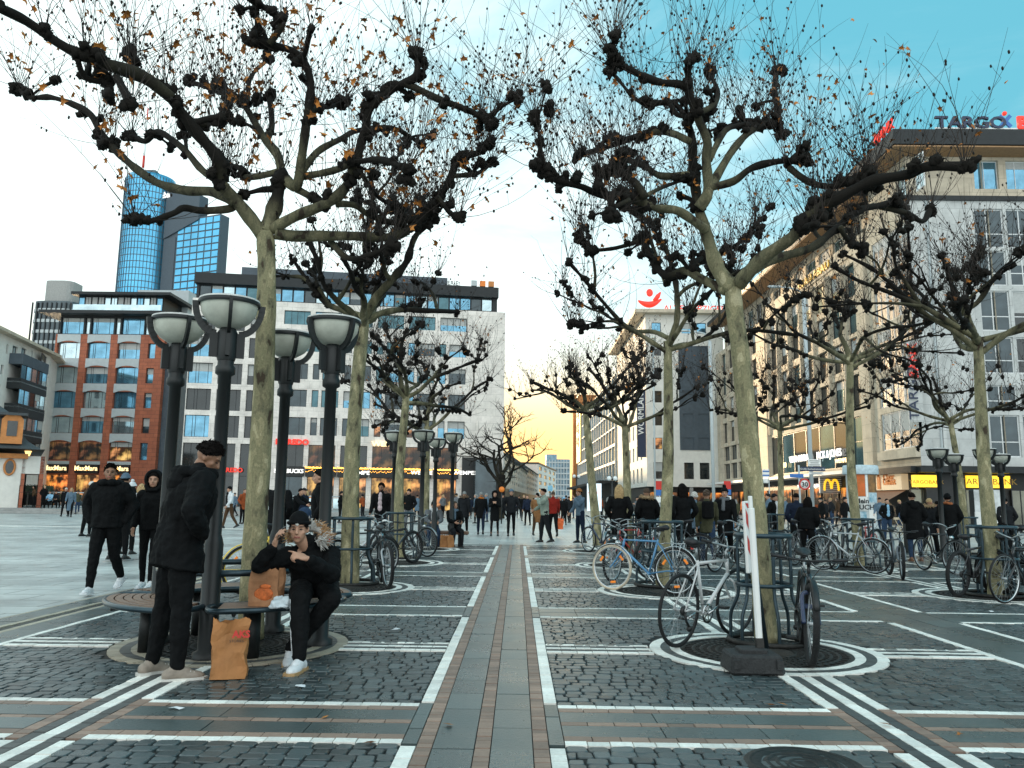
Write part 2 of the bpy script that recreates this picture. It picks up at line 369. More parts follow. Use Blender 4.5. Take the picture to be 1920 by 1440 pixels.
# setts: quarter cells between the lines
def cell(x0, x1, y0, y1, cx, cy):
    if proj(((x0 + x1) / 2, max(y1, 2), 0))[0] > 2500: return
    ry = .098; n = int((y1 - y0) / ry); st = (y1 - y0) / n
    far = y0 > 17
    for i in range(n):
        x = x0 + rnd.uniform(-.05, 0); yb = y0 + i * st
        while x < x1 - .03:
            wd = rnd.uniform(.085, .15); xa, xb = max(x, x0), min(x + wd, x1); x += wd
            if xb - xa < .04: continue
            mx, my = (xa + xb) / 2, yb + st / 2
            if in_ring(mx, my, 1.10): continue
            g = rnd.uniform(.003, .0065)
            wv = .014 * math.sin(mx * 5.1 + my * 2.3) + .010 * math.sin(mx * 11 + 1.7 * my)
            def j(): return rnd.uniform(-.006, .006)
            edge = (i == 0 or i == n - 1)
            wv = 0 if edge else wv
            poly = [(xa + g + j(), yb + g + wv + j()), (xb - g + j(), yb + g + wv + j()), (xb - g + j(), yb + st - g + wv + j()), (xa + g + j(), yb + st - g + wv + j())]
            if not far:   # rounded corners
                P2 = []
                for k in range(4):
                    A = poly[k - 1]; B = poly[k]; Cc = poly[(k + 1) % 4]; q = .13
                    P2 += [(B[0] + (A[0] - B[0]) * q, B[1] + (A[1] - B[1]) * q), (B[0] + (Cc[0] - B[0]) * q, B[1] + (Cc[1] - B[1]) * q)]
                poly = P2
            TS.stone(poly, rnd.uniform(-.004, .003), cham=.004 if not far else 0, tilt=(rnd.uniform(-.03, .03), rnd.uniform(-.03, .03)))
for xi in range(4):
    cx0 = bandsX[xi][1]; cx1 = bandsX[xi + 1][0]; xt = (cx0 + cx1) / 2
    for j in range(-1, 4):
        y0 = YB + j * P_; y1 = YA + (j + 1) * P_; yt = (y0 + y1) / 2
        for (a, b) in ((cx0, xt - .215), (xt + .215, cx1)):
            if j == -1: cell(a, b, max(yt + .21, 3.5), y1, xt, yt); continue
            cell(a, b, y0, yt - .21, xt, yt); cell(a, b, yt + .21, y1, xt, yt)
# rings round the trees
for (a, b) in TREES:
    st = TE if a < -1 and b < 9 else TW
    st.ring((a, b), .955, 1.055, 52); st.ring((a, b), .775, .865, 44); TD.ring((a, b), .867, .953, 60)
# left border: slab strip, drain channel, beige lines
x = XR - P_
TW.strip(x - .07, x, .8, Y_END, 1, .14); TG.strip(x - .42, x - .07, .8, Y_END, 1, .5); TE.strip(x - .50, x - .42, .8, Y_END, 1, .2)
TD.strip(x - .62, x - .50, .8, Y_END, 1, .03, z=-.008, gap=.014); TE.strip(x - .70, x - .62, .8, Y_END, 1, .2); TG.strip(x - .98, x - .70, .8, Y_END, 1, .5); TE.strip(x - 1.03, x - .98, .8, Y_END, 1, .3)
TW.build('white_stone_lines', M_white, 'white stone lines laid in the paving'); TB.build('brown_brick_strips', M_brown, 'brown clinker strips in the paving')
TG.build('grey_slab_strips', M_grey, 'dark grey slab bands in the paving'); TD.build('dark_stone_strips', M_dark, 'narrow dark stone strips between white lines')
TE.build('beige_stone_lines', M_beige, 'beige stone lines and ring in the paving'); TS.build('cobblestones', M_sett, 'dark basalt setts laid in rows')
# tree grates
M_iron = mk('cast_iron', (.035, .034, .032), .55, metal=.6, var=.4, scale=15, bump=.3, bscale=30)
M_soil = mk('soil', (.03, .025, .02), .95, var=.5, scale=14, bump=.6)
gr = MB()
gr.lathe([(.855, -.006), (.80, -.006), (.80, -.02)], n=48)
for r0, r1 in ((.70, .735), (.62, .655), (.54, .575), (.46, .495), (.38, .415), (.29, .335)): gr.lathe([(r0, -.02), (r0, -.005), (r1, -.005), (r1, -.02)], n=48)
for k in range(48):
    a = 2 * math.pi * k / 48; c, s_ = math.cos(a), math.sin(a)
    gr.box((.565 * c, .565 * s_, -.009), (.50, .016, .012), M=Matrix.Rotation(a, 3, 'Z'))
gme = gr.mesh('tree_grate', M_iron)
sl = MB(); sl.lathe([(.0, .012), (.28, -.004), (.30, -.018), (.86, -.021)], n=40); sme = sl.mesh('soil_bed', M_soil)
for i, (a, b) in enumerate(TREES):
    o = link('tree_grate', gme); o.location = (a, b, 0); o.scale = (.905, .905, 1); c = link('soil', sme, o); 
    row = ['first', 'second', 'third', 'fourth'][int(round((b - YT) / P_))]
    colm = ['left', 'middle', 'right-hand', 'outer right-hand'][int(round((a - XT) / P_)) + 1]
    tag(o, 'round iron grate under the %s tree of the %s row of trees' % (row, colm), 'tree grate', 'round grates under the plane trees')
p = gp(1507, 1433); mh = MB(); mh.lathe([(0, .002), (.20, .002), (.21, -.004), (.22, .003), (.30, .003), (.31, -.01)], n=40)
for r in (.06, .12, .17, .26): mh.lathe([(r, .002), (r + .004, .007), (r + .018, .007), (r + .022, .002)], n=40)
o = mh.build('manhole_cover', M_iron); o.location = p; tag(o, 'round iron manhole cover in the setts at the front', 'manhole cover')

# thin pale stone line and litter on the square
Tl = Tiles(); Y_ = gp(80, 986).y; Tl.strip(-40, -5.9, Y_, Y_ + .35, 0, .6, z=-.022); Tl.build('pale_paving_line', M_white, 'thin pale stone line across the open square')
M_litter = mk('white_litter_paper', (.65, .68, .70), .6, var=.1)
for i, (x, y, l_) in enumerate(((565, 1289, 'small white scrap of paper on the setts in front of the seated man'), (743, 1181, 'pale scrap lying on the setts right of the round bench'), (1858, 1148, 'white scrap of paper on the setts at the right edge'), (1752, 1058, 'white scrap near the feet of the man in the long black coat'), (855, 1193, 'tiny white scrap lying on the left white line of the path'), (330, 1331, 'white paper strip lying on the slab band at lower left'))):
    m = MB(); k = 7; P_l = [(math.cos(2 * math.pi * j / k) * rnd.uniform(.03, .06), math.sin(2 * math.pi * j / k) * rnd.uniform(.015, .035), rnd.uniform(.004, .02)) for j in range(k)]; m.add([(0, 0, .022)] + P_l, [(0, j + 1, (j + 1) % k + 1) for j in range(k)]); o = m.build('litter', M_litter); o.location = gp(x, y); tag(o, l_, 'litter', 'scraps of litter')
# ------------------------------------------------------------------ buildings
def brick_mat(name, c1, c2, mo, bw, bh, plane='XZ', rough=.75, msize=.02):
    m, nt, b = nodes_of(name); N = nt.nodes; L = nt.links
    tc = N.new('ShaderNodeTexCoord'); sx = N.new('ShaderNodeSeparateXYZ'); cx = N.new('ShaderNodeCombineXYZ'); L.new(tc.outputs['Object'], sx.inputs[0])
    ad = N.new('ShaderNodeMath'); L.new(sx.outputs[0], ad.inputs[0]); L.new(sx.outputs[1], ad.inputs[1])
    L.new(ad.outputs[0], cx.inputs[0]); L.new(sx.outputs[2], cx.inputs[1])
    br = N.new('ShaderNodeTexBrick'); br.inputs['Scale'].default_value = 1; br.inputs['Brick Width'].default_value = bw; br.inputs['Row Height'].default_value = bh; br.inputs['Mortar Size'].default_value = msize
    for k, c in (('Color1', c1), ('Color2', c2), ('Mortar', mo)): br.inputs[k].default_value = (*c, 1)
    L.new(cx.outputs[0], br.inputs['Vector'])
    n1 = N.new('ShaderNodeTexNoise'); n1.inputs['Scale'].default_value = .8; n1.inputs['Detail'].default_value = 8; n1.inputs['Roughness'].default_value = .7; L.new(tc.outputs['Object'], n1.inputs['Vector'])
    rp = N.new('ShaderNodeMapRange'); L.new(n1.outputs['Fac'], rp.inputs[0]); rp.inputs['From Min'].default_value = .25; rp.inputs['From Max'].default_value = .75; rp.inputs['To Min'].default_value = .7; rp.inputs['To Max'].default_value = 1.25
    v = N.new('ShaderNodeVectorMath'); v.operation = 'SCALE'; L.new(br.outputs['Color'], v.inputs[0]); L.new(rp.outputs[0], v.inputs['Scale']); L.new(v.outputs[0], b.inputs['Base Color'])
    b.inputs['Roughness'].default_value = rough
    return m
M_brick = brick_mat('red_stone_cladding', (.40, .12, .06), (.32, .095, .05), (.12, .045, .03), 1.1, .52)
M_pale = brick_mat('pale_stone_cladding', (.76, .71, .66), (.70, .66, .61), (.45, .42, .39), 1.4, .9, msize=.015)
M_cream = brick_mat('cream_stone_cladding', (.56, .48, .37), (.50, .43, .33), (.30, .26, .20), 1.6, 1.1, msize=.012)
M_white_r = mk('white_render', (.72, .70, .65), .8, var=.1, scale=1.2)
M_cool = brick_mat('cool_white_cladding', (.52, .525, .51), (.47, .48, .47), (.3, .3, .3), 1.8, 1.2, msize=.012)
M_lgrey = mk('light_grey_panel', (.42, .46, .47), .6, var=.08, scale=2)
M_dgrey = mk('dark_grey_metal', (.014, .017, .019), .5, metal=.3, var=.25, scale=3)
M_dblue = mk('dark_blue_grey_cladding', (.06, .08, .10), .6, var=.2, scale=2)
M_framew = mk('white_window_frame', (.65, .66, .66), .5, var=.05)
M_framed = mk('dark_window_frame', (.02, .022, .025), .4, metal=.4, var=.1)
M_slate = mk('slate_roof', (.045, .055, .06), .6, var=.4, scale=9, bump=.4, bscale=14)
M_orange_st = mk('orange_sandstone', (.55, .22, .07), .8, var=.2, scale=2)
M_concrete = mk('concrete', (.3, .3, .29), .8, var=.2, scale=2)
M_black = mk('black_paint', (.012, .013, .014), .5, var=.3)
def glass_mat(name, col, metal, rough=.06, var=.5, scale=.35):
    m = mk(name, col, rough, metal=metal, var=var, scale=scale, spec=.8); return m
G_dark = glass_mat('dark_glass', (.02, .026, .028), .15)
G_blue = glass_mat('blue_glass', (.16, .36, .50), .75)  # blue of the reflected sky is put into the glass tint
G_light = glass_mat('pale_glass', (.50, .62, .66), .8, var=.35)
G_teal = glass_mat('teal_glass', (.07, .16, .19), .6)
G_mid = glass_mat('grey_glass', (.05, .07, .08), .4)
G_tower = glass_mat('tower_glass', (.10, .42, .66), .55, rough=.12, var=.2, scale=.05)
def glow_mat(name, c1, c2, s, scale=1.2):
    m, nt, b = nodes_of(name); N = nt.nodes; L = nt.links
    tc = N.new('ShaderNodeTexCoord'); n1 = N.new('ShaderNodeTexVoronoi'); n1.inputs['Scale'].default_value = scale; L.new(tc.outputs['Object'], n1.inputs['Vector'])
    n2 = N.new('ShaderNodeTexNoise'); n2.inputs['Scale'].default_value = scale * 1.7; n2.inputs['Detail'].default_value = 6; L.new(tc.outputs['Object'], n2.inputs['Vector'])
    rp = N.new('ShaderNodeValToRGB'); e = rp.color_ramp.elements; e[0].position = .44; e[0].color = (*c1, 1); e[1].position = .66; e[1].color = (*c2, 1); L.new(n2.outputs['Fac'], rp.inputs[0])
    mx = N.new('ShaderNodeMix'); mx.data_type = 'RGBA'; mx.blend_type = 'MULTIPLY'; mx.inputs['Factor'].default_value = .22; q = [i for i in mx.inputs if i.type == 'RGBA']; L.new(rp.outputs[0], q[0]); L.new(n1.outputs['Color'], q[1])
    L.new([o for o in mx.outputs if o.type == 'RGBA'][0], b.inputs['Emission Color']); b.inputs['Emission Strength'].default_value = s; b.inputs['Base Color'].default_value = (.02, .015, .01, 1)
    b.inputs['Roughness'].default_value = .15
    return m
L_shop = glow_mat('lit_shop_window', (.012, .007, .005), (.85, .27, .055), 1.0, .55)
L_amber = glow_mat('lit_amber_window', (.03, .014, .006), (.8, .40, .13), .85, .5)
L_dim = glow_mat('dim_shop_window', (.006, .006, .006), (.16, .07, .03), .8, .6)
E_white = mk('white_lit_letters', (.8, .8, .8), .5, var=0, emit=(1, .97, .9), estr=.6)
E_warm = mk('warm_lit_letters', (.9, .7, .4), .5, var=0, emit=(1, .72, .35), estr=.8)
E_red = mk('red_lit_letters', (.7, .03, .02), .5, var=0, emit=(1, .05, .02), estr=.28)
E_yellow = mk('yellow_lit_sign', (.9, .6, .05), .5, var=0, emit=(1, .58, .03), estr=.75)
E_lamp = mk('fairy_lights', (1, .5, .1), .5, var=0, emit=(1, .42, .06), estr=2.5)
P_white = mk('white_paint', (.75, .75, .73), .5, var=.04); P_red = mk('red_paint', (.55, .025, .015), .45, var=.1); P_yellow = mk('yellow_paint', (.75, .42, .02), .45, var=.1)
P_navy = mk('navy_paint', (.018, .03, .07), .5, var=.1); P_orange = mk('orange_paint', (.75, .2, .02), .5, var=.1); P_blue = mk('blue_paint', (.03, .14, .42), .45, var=.1)

brnd = random.Random(5); M_blind = mk('pale_window_blind', (.42, .43, .42), .8, var=.12)
class Bld:
    def __init__(s, name, label, cat='building', group=None, at=(0, 0, 0)):
        s.root = empty(name, at); tag(s.root, label, cat, group); s.at = Vector(at); s.cache = {}
    def facade(s, A, B): return Facade(s, A, B)
class Facade:
    def __init__(s, b, A, B):
        s.b = b; A = Vector((A[0], A[1], 0)); B = Vector((B[0], B[1], 0)); s.A = A; s.w = (B - A).length; s.U = (B - A).normalized(); s.D = Vector((0, 0, 1)).cross(s.U)
        s.M = Matrix(((s.U.x, s.D.x, 0, A.x - b.at.x), (s.U.y, s.D.y, 0, A.y - b.at.y), (0, 0, 1, -b.at.z), (0, 0, 0, 1)))
    def uv(s, x, y, d=0.0):
        r = ray(x, y); t = (s.A + s.D * d - C0).dot(s.D) / r.dot(s.D); p = C0 + r * t
        return ((p - s.A).dot(s.U), p.z)
    def u(s, x, y=800, d=0): return s.uv(x, y, d)[0]
    def z(s, x, y, d=0): return s.uv(x, y, d)[1]
    def part(s, name, mb, mats, parent=None):
        mb.xform(s.M); return mb.build(name, mats, parent or s.b.root)
    def bx(s, name, u0, u1, d0, d1, z0, z1, mat, parent=None):
        m = MB(); m.box(((u0 + u1) / 2, (d0 + d1) / 2, (z0 + z1) / 2), (abs(u1 - u0), abs(d1 - d0), abs(z1 - z0))); return s.part(name, m, mat, parent)
    def wall(s, holes, u0, u1, z0, z1, mat, d=0.0, rev=.3, back=10.0, name='wall', ends=(1, 1)):
        us = sorted({round(v, 4) for h in holes for v in h[:2] if u0 < v < u1} | {u0, u1}); zs = sorted({round(v, 4) for h in holes for v in h[2:4] if z0 < v < z1} | {z0, z1})
        nu, nz = len(us) - 1, len(zs) - 1; solid = [[True] * nz for _ in range(nu)]
        for i in range(nu):
            cu = (us[i] + us[i + 1]) / 2
            for j in range(nz):
                cz = (zs[j] + zs[j + 1]) / 2
                if any(h[0] < cu < h[1] and h[2] < cz < h[3] for h in holes): solid[i][j] = False
        m = MB(); r = d + rev
        for i in range(nu):
            for j in range(nz):
                a, b_, c, e = us[i], us[i + 1], zs[j], zs[j + 1]
                if solid[i][j]: m.quad((a, d, c), (b_, d, c), (b_, d, e), (a, d, e))
                else:
                    if i == 0 or solid[i - 1][j]: m.quad((a, d, c), (a, r, c), (a, r, e), (a, d, e))
                    if i == nu - 1 or solid[i + 1][j]: m.quad((b_, d, c), (b_, r, c), (b_, r, e), (b_, d, e))
                    if j == 0 or solid[i][j - 1]: m.quad((a, d, c), (b_, d, c), (b_, r, c), (a, r, c))
                    if j == nz - 1 or solid[i][j + 1]: m.quad((a, d, e), (b_, d, e), (b_, r, e), (a, r, e))
        if ends[0]: m.quad((u0, d, z0), (u0, back, z0), (u0, back, z1), (u0, d, z1))
        if ends[1]: m.quad((u1, d, z0), (u1, back, z0), (u1, back, z1), (u1, d, z1))
        m.quad((u0, back, z0), (u1, back, z0), (u1, back, z1), (u0, back, z1)); m.quad((u0, d, z1), (u1, d, z1), (u1, back, z1), (u0, back, z1))
        return s.part(name, m, mat)
    def win(s, u0, u1, z0, z1, vs=(.5,), hs=(), glass=G_dark, frame=M_framed, d=.2, fw=.06, name='window', pname='pane', depth=.08, parent=None):
        w_, h_ = round(u1 - u0, 2), round(z1 - z0, 2); k = (w_, h_, vs, hs, frame.name, fw)
        if k not in s.b.cache:
            m = MB(); y = depth
            m.box((fw / 2, y / 2, h_ / 2), (fw, y, h_)); m.box((w_ - fw / 2, y / 2, h_ / 2), (fw, y, h_)); m.box((w_ / 2, y / 2, fw / 2), (w_ - 2 * fw, y, fw)); m.box((w_ / 2, y / 2, h_ - fw / 2), (w_ - 2 * fw, y, fw))
            for v in vs: m.box((v * w_, y / 2, h_ / 2), (fw * .8, y * .9, h_ - 2 * fw))
            for q in hs: m.box((w_ / 2, y / 2, q * h_), (w_ - 2 * fw, y * .8, fw * .8))
            s.b.cache[k] = m.mesh(name, frame)
        o = link(name, s.b.cache[k], parent or s.b.root); o.matrix_local = s.M @ Matrix.Translation((u0, d, z0)) if parent is None else Matrix.Translation((u0, d, z0))
        k2 = (w_, h_, glass.name, fw, 'p')
        if k2 not in s.b.cache:
            m = MB(); m.box((w_ / 2, depth * .6, h_ / 2), (w_ - fw * 1.2, .02, h_ - fw * 1.2)); s.b.cache[k2] = m.mesh(pname, glass)
        link(pname, s.b.cache[k2], o)
        if name == 'window' and h_ > 1.2 and brnd.random() < .34:
            q = brnd.choice((.25, .4, .55)); k3 = (w_, h_, fw, q, 'b')
            if k3 not in s.b.cache: m = MB(); m.box((w_ / 2, depth * .6 - .02, h_ - fw - (h_ - 2 * fw) * q / 2), (w_ - fw * 2.2, .012, (h_ - 2 * fw) * q)); s.b.cache[k3] = m.mesh('blind', M_blind)
            link('blind', s.b.cache[k3], o)
        return o
    def txt(s, name, t, u, z, size, mat, d=-.06, ext=.03, align='LEFT', xs=1.0, up=False, parent=None, bold=0):
        M = s.M @ (Matrix.Translation((u, d, z)) @ (frame_m((0, 0, 0), (0, 0, 1), (-1, 0, 0)) if up else frame_m((0, 0, 0), (1, 0, 0), (0, 0, 1))))
        return text(name, t, mat, M, size, parent or s.b.root, ext, align, xs, bold)

def pt(x, Y): p = pY(x, 935, Y); return (p.x, p.y)
# ---- red stone building
b = Bld('office_building', 'red stone office building with light grey arched window bays and dark flat roof', 'building', at=(*pt(73, 108), 0))
f = b.facade(pt(75, 108), pt(325, 108))
cols = [(f.u(106.5, 650), f.u(150, 650)), (f.u(163, 650), f.u(206.5, 650)), (f.u(220, 650), f.u(263, 650))]
sm_ = (f.u(277.5, 650), f.u(291.5, 650))
rows = [(f.z(180, a), f.z(180, c)) for a, c in ((672, 641.5), (719, 687.5), (765.5, 734), (812.5, 781), (863, 828))]
zt = f.z(180, 627); ze = f.z(180, 592); uR = f.u(304, 700)
holes = []; 
for (a, c) in cols:
    for (z0, z1) in rows: holes.append((a, c, z0, z1))
    holes.append((a, c, 0.05, f.z(180, 890)))
    holes.append((a, c, f.z(180, 888), f.z(180, 871)))
for i, (z0, z1) in enumerate(rows): holes.append((*sm_, z0 + .1, z1 - .1))
holes.append((f.u(281, 895), f.u(296, 895), 0.05, f.z(285, 888)))
f.wall(holes, 0, uR, 0, zt, M_brick, rev=.5, back=14)
gl = [G_light, G_light, G_blue, G_light, G_blue]
for ci, (a, c) in enumerate(cols):
    for ri, (z0, z1) in enumerate(rows):
        g_ = L_dim if ri == 4 else (G_blue if ri < 2 and ci else (gl[(ri + ci) % 5])); g_ = L_amber if (ri == 4 and ci == 2) else g_
        f.win(a, c, z0, z1, (.22, .3, .78), (), g_, d=.42)
        # arched light grey panel over the window
        if ri < 4:
            zb = z1 - .05; ztp = (rows[ri - 1][0] if ri else zt) - .02; m = MB(); wd = c - a
            arc = [(a + wd * k / 10, zb + .32 * math.sin(math.pi * k / 10) - .1) for k in range(11)]
            m.prism(arc + [(c, ztp), (a, ztp)], 1, -.05, .2); f.part('arched_panel', m, M_lgrey)
    m = MB(); z0, z1 = rows[4][1] - .05, rows[3][0] - .02; wd = c - a
    m.prism([(a + wd * k / 10, z0 + .32 * math.sin(math.pi * k / 10) - .1) for k in range(11)] + [(c, z1), (a, z1)], 1, -.05, .2); f.part('arched_panel', m, M_lgrey)
    f.bx('sill_band', a, c, -.05, .25, f.z(180, 871), f.z(180, 865), M_lgrey)
    sg = f.bx('shop_sign', a + .05, c - .05, -.35, .3, f.z(180, 888) + .02, f.z(180, 871.5), M_black)
    f.txt('sign_lettering', 'MaxMara', (a + c) / 2 - .02, f.z(180, 882.5), .92, E_warm, d=-.42, align='CENTER', bold=.012, xs=.92, parent=None)['kind'] = 'thing'
    f.win(a, c, .05, f.z(180, 890), (.5,), (), L_shop if ci != 1 else L_amber, d=.4, name='shop_window')
for i, (z0, z1) in enumerate(rows): f.win(*sm_, z0 + .1, z1 - .1, (), (), G_mid if i in (3,) else G_blue, d=.35)
f.win(f.u(281, 895), f.u(296, 895), .05, f.z(285, 888), (), (), G_dark, d=.3, name='door', pname='door_leaf')
f.bx('side_bay', uR, f.u(327, 700), .8, 13, 0, f.z(310, 628), M_dblue)
# dark top storey and overhanging roof
f.wall([(f.u(a, 610), f.u(c, 610), zt + .15, ze - .2) for a, c in ((112, 154), (169, 211), (226, 268))] + [(f.u(a, 610), f.u(c, 610), zt + .15, ze - .2) for a, c in ((157, 166), (214, 223), (270, 280))], .25, uR - .2, zt, ze, M_dgrey, d=.35, back=13.5, name='top_storey_wall')
for a, c in ((112, 154), (169, 211), (226, 268)): f.win(f.u(a, 610), f.u(c, 610), zt + .15, ze - .2, (.18, .25, .78), (), G_blue, d=.6)
for a, c in ((157, 166), (214, 223), (270, 280)): f.win(f.u(a, 610), f.u(c, 610), zt + .15, ze - .2, (), (), G_light, d=.6)
f.bx('roof', f.u(85, 586), f.u(318, 586), -1.6, 13, ze, ze + .45, M_dgrey)
u0, u1 = f.u(145, 570, 1.5), f.u(304, 570, 1.5); z0, z1 = ze + .45, f.z(220, 555, 1.5)
pw = f.bx('penthouse', u0, u1, 1.9, 11, z0, z1, M_dgrey)
n = 13; st = (u1 - u0) / n
for i in range(n): f.win(u0 + i * st + .04, u0 + (i + 1) * st - .04, z0 + .1, z1 - .1, (.5,) if i % 2 else (), (), G_light if i % 3 else G_blue, d=1.75)
f.bx('penthouse_roof', f.u(136, 550, 1), f.u(322, 550, 1), .6, 12, z1, z1 + .4, M_dgrey)
f.bx('glass_balustrade', f.u(142, 575), f.u(306, 575), -.7, -.66, z0, z0 + 1.0, G_light)
f.bx('plant_room', f.u(258, 550, 8), f.u(354, 550, 8), 8, 16, z0, f.z(300, 544, 8), M_lgrey)

# ---- pale office block with shops
A, B = pt(334, 92), pt(942.5, 98)
b = Bld('shop_building', 'long pale stone office block with shops at street level and a dark glazed top storey', 'building', at=(*A, 0))
f = b.facade(A, B); W = f.w; holes = []; wins = []
zr = lambda y, x=720: f.z(x, y)
yrows = [(615.5, 590), (664.5, 640.5), (716, 687), (767, 735.5), (819.5, 786.5)]
zroof = f.z(720, 575); zcor = f.z(720, 548); ztop = f.z(720, 529)
uS = f.u(506, 750)
x = 524.3
for k in range(6):
    x0 = 524.3 + 59.6 * k * (1 - .0002 * k); nw = (f.u(x0, 750), f.u(x0 + 12.6, 750)); ww = (f.u(x0 + 18.2, 750), f.u(x0 + 50.3, 750))
    for r, (yb, yt) in enumerate(yrows):
        z0, z1 = zr(yb), zr(yt)
        if r == 0: hl = [(nw[0], ww[1], z0, z1, (.27, .5, .76))]
        else: hl = [(*nw, z0, z1, ()), (*ww, z0, z1, (.62,))]
        for h in hl: holes.append(h[:4]); wins.append((*h, r, k))
left = []
for (xa, xb) in ((350, 396), (406, 452), (462, 498)):
    for (yb, yt) in ((619, 593), (669, 631), (719.5, 681), (769.5, 729.5), (820, 779)):
        h = (f.u(xa, 730), f.u(xb, 730), f.z(410, yb), f.z(410, yt)); holes.append(h); left.append(h)
shops = [(518, 568.6), (577.5, 628), (637.5, 688), (697.5, 746), (757, 806), (816, 856.5)]
for (xa, xb) in shops:
    u0, u1 = f.u(xa, 860), f.u(xb, 860); holes.append((u0, u1, .05, f.z(720, 837)))
for (xa, xb) in ((341, 384), (393, 440), (449, 508)):
    holes.append((f.u(xa, 860), f.u(xb, 860), .05, f.z(410, 831)))
f.wall(holes, 0, W, 0, zroof, M_pale, rev=.4, back=9)
for h in wins:
    r, k = h[5], h[6]; q = rnd.random()
    g_ = (G_teal, G_mid, G_blue)[int(q * 3)]
    if r == 4 and k in (3, 4) and len(h[4]) == 0: g_ = L_amber
    if r == 4 and k == 1: g_ = G_mid
    f.win(h[0], h[1], h[2], h[3], h[4], (), g_, d=.3)
for i, h in enumerate(left):
    f.win(*h, (.3, .42, .8), (), (G_blue if i in (1, 2, 4) else G_dark), d=.3)
for i, (xa, xb) in enumerate(shops):
    u0, u1 = f.u(xa, 860), f.u(xb, 860); zs = f.z(720, 837); za = f.z(720, 878); zb = f.z(720, 896)
    f.win(u0, u1, za, zs, (.35, .7), (), G_dark if i in (0, 2) else L_dim, d=.3, name='upper_shop_window')
    bd_ = f.bx('awning', u0 - (.2 if i else -.1), u1 + .2, -.55 if i else -.1, .25, zb, za, M_black)
    f.win(u0, u1, .05, zb, (.5,), (), (G_mid if i == 0 else L_amber), d=.3, name='shop_window')
    if i:
        m = MB()
        for q in range(46):
            a = u0 - .2 + (u1 - u0 + .4) * q / 45; m.ball((a, -.6 + .05 * math.sin(q * 2.1), za - .12 - .12 * abs(math.sin(q * 1.3)) + .1), .07, 5)
            if q % 2: m.ball((a, -.6, za - .35 - .25 * rnd.random()), .045, 5)
        f.part('fairy_light_chain', m, E_lamp)
for i, t, y in ((0, 'STARBUCKS', 887.5),):
    u0, u1 = f.u(518, 860), f.u(568, 860); f.txt('sign_lettering', t, (u0 + u1) / 2, f.z(545, 886.5), .62, E_white, d=-.2, align='CENTER', bold=.02)
for xx in (652, 770, 848): f.txt('sign_lettering', 'WEMPE', f.u(xx, 890), f.z(xx, 889.6), .62, E_white, d=-.62, align='LEFT', xs=1.25, bold=.012)
f.txt('sign_lettering', 'MAREDO', f.u(516.5, 832), f.z(545, 833.3), .88, E_red, d=-.15, ext=.06, xs=1.06, bold=.035)
f.txt('sign_lettering', 'MAREDO', f.u(407, 884), f.z(430, 885), .7, E_red, d=-.15, ext=.04, bold=.02)
f.txt('sign_lettering', 'WEMPE', f.u(697, 838), f.z(718, 837.0), .82, E_warm, d=-.15, ext=.06, xs=1.25, bold=.02)
for (xa, xb) in ((341, 384), (393, 440), (449, 508)):
    f.win(f.u(xa, 860), f.u(xb, 860), .05, f.z(410, 831), (.33, .66), (.5,), G_dark, d=.3, name='shop_window')
# top storey: set back glass band under a dark slab
f.wall([(.6, W - 1.6, zroof + .15, zcor - .05)], .3, W - 1.0, zroof, zcor, M_dgrey, d=.35, rev=.5, back=8.8, name='top_storey_wall')
n = 26; st = (W - 2.2) / n
for i in range(n): f.win(.6 + i * st + .02, .6 + (i + 1) * st - .02, zroof + .15, zcor - .05, (), (), (G_blue, G_teal, G_mid, G_blue, G_light)[int(rnd.random() * 5)], d=.55, fw=.07)
f.bx('roof', .1, W - .9, -.25, 9, zcor, ztop, M_dgrey)
f.bx('roof_plant', f.u(455, 525, 5), f.u(838, 525, 5), 4, 8.5, ztop, f.z(650, 515, 5), M_dblue)
f.bx('rendered_end_wall', W - 3.4, W + .02, -.06, 9.02, f.z(880, 900), zroof - .03, M_pale)
for xx, mm in ((884, M_lgrey), (900, P_orange), (916, M_orange_st)): f.bx('roof_sign_panel', f.u(xx, 530), f.u(xx + 10.5, 530), 0, .3, ztop + .15, ztop + .85, mm)
f.txt('roof_sign_lettering', 'ZEIL  GALERIE', f.u(790, 530), ztop + .12, .75, M_dgrey, d=.1, ext=.05)
f.bx('passage', f.u(866, 880), W - .3, -.2, 8, 0, f.z(900, 858), M_black)
f.bx('glass_porch', f.u(888, 880), f.u(926, 880), -2.2, -.3, 0, f.z(900, 864), G_mid)

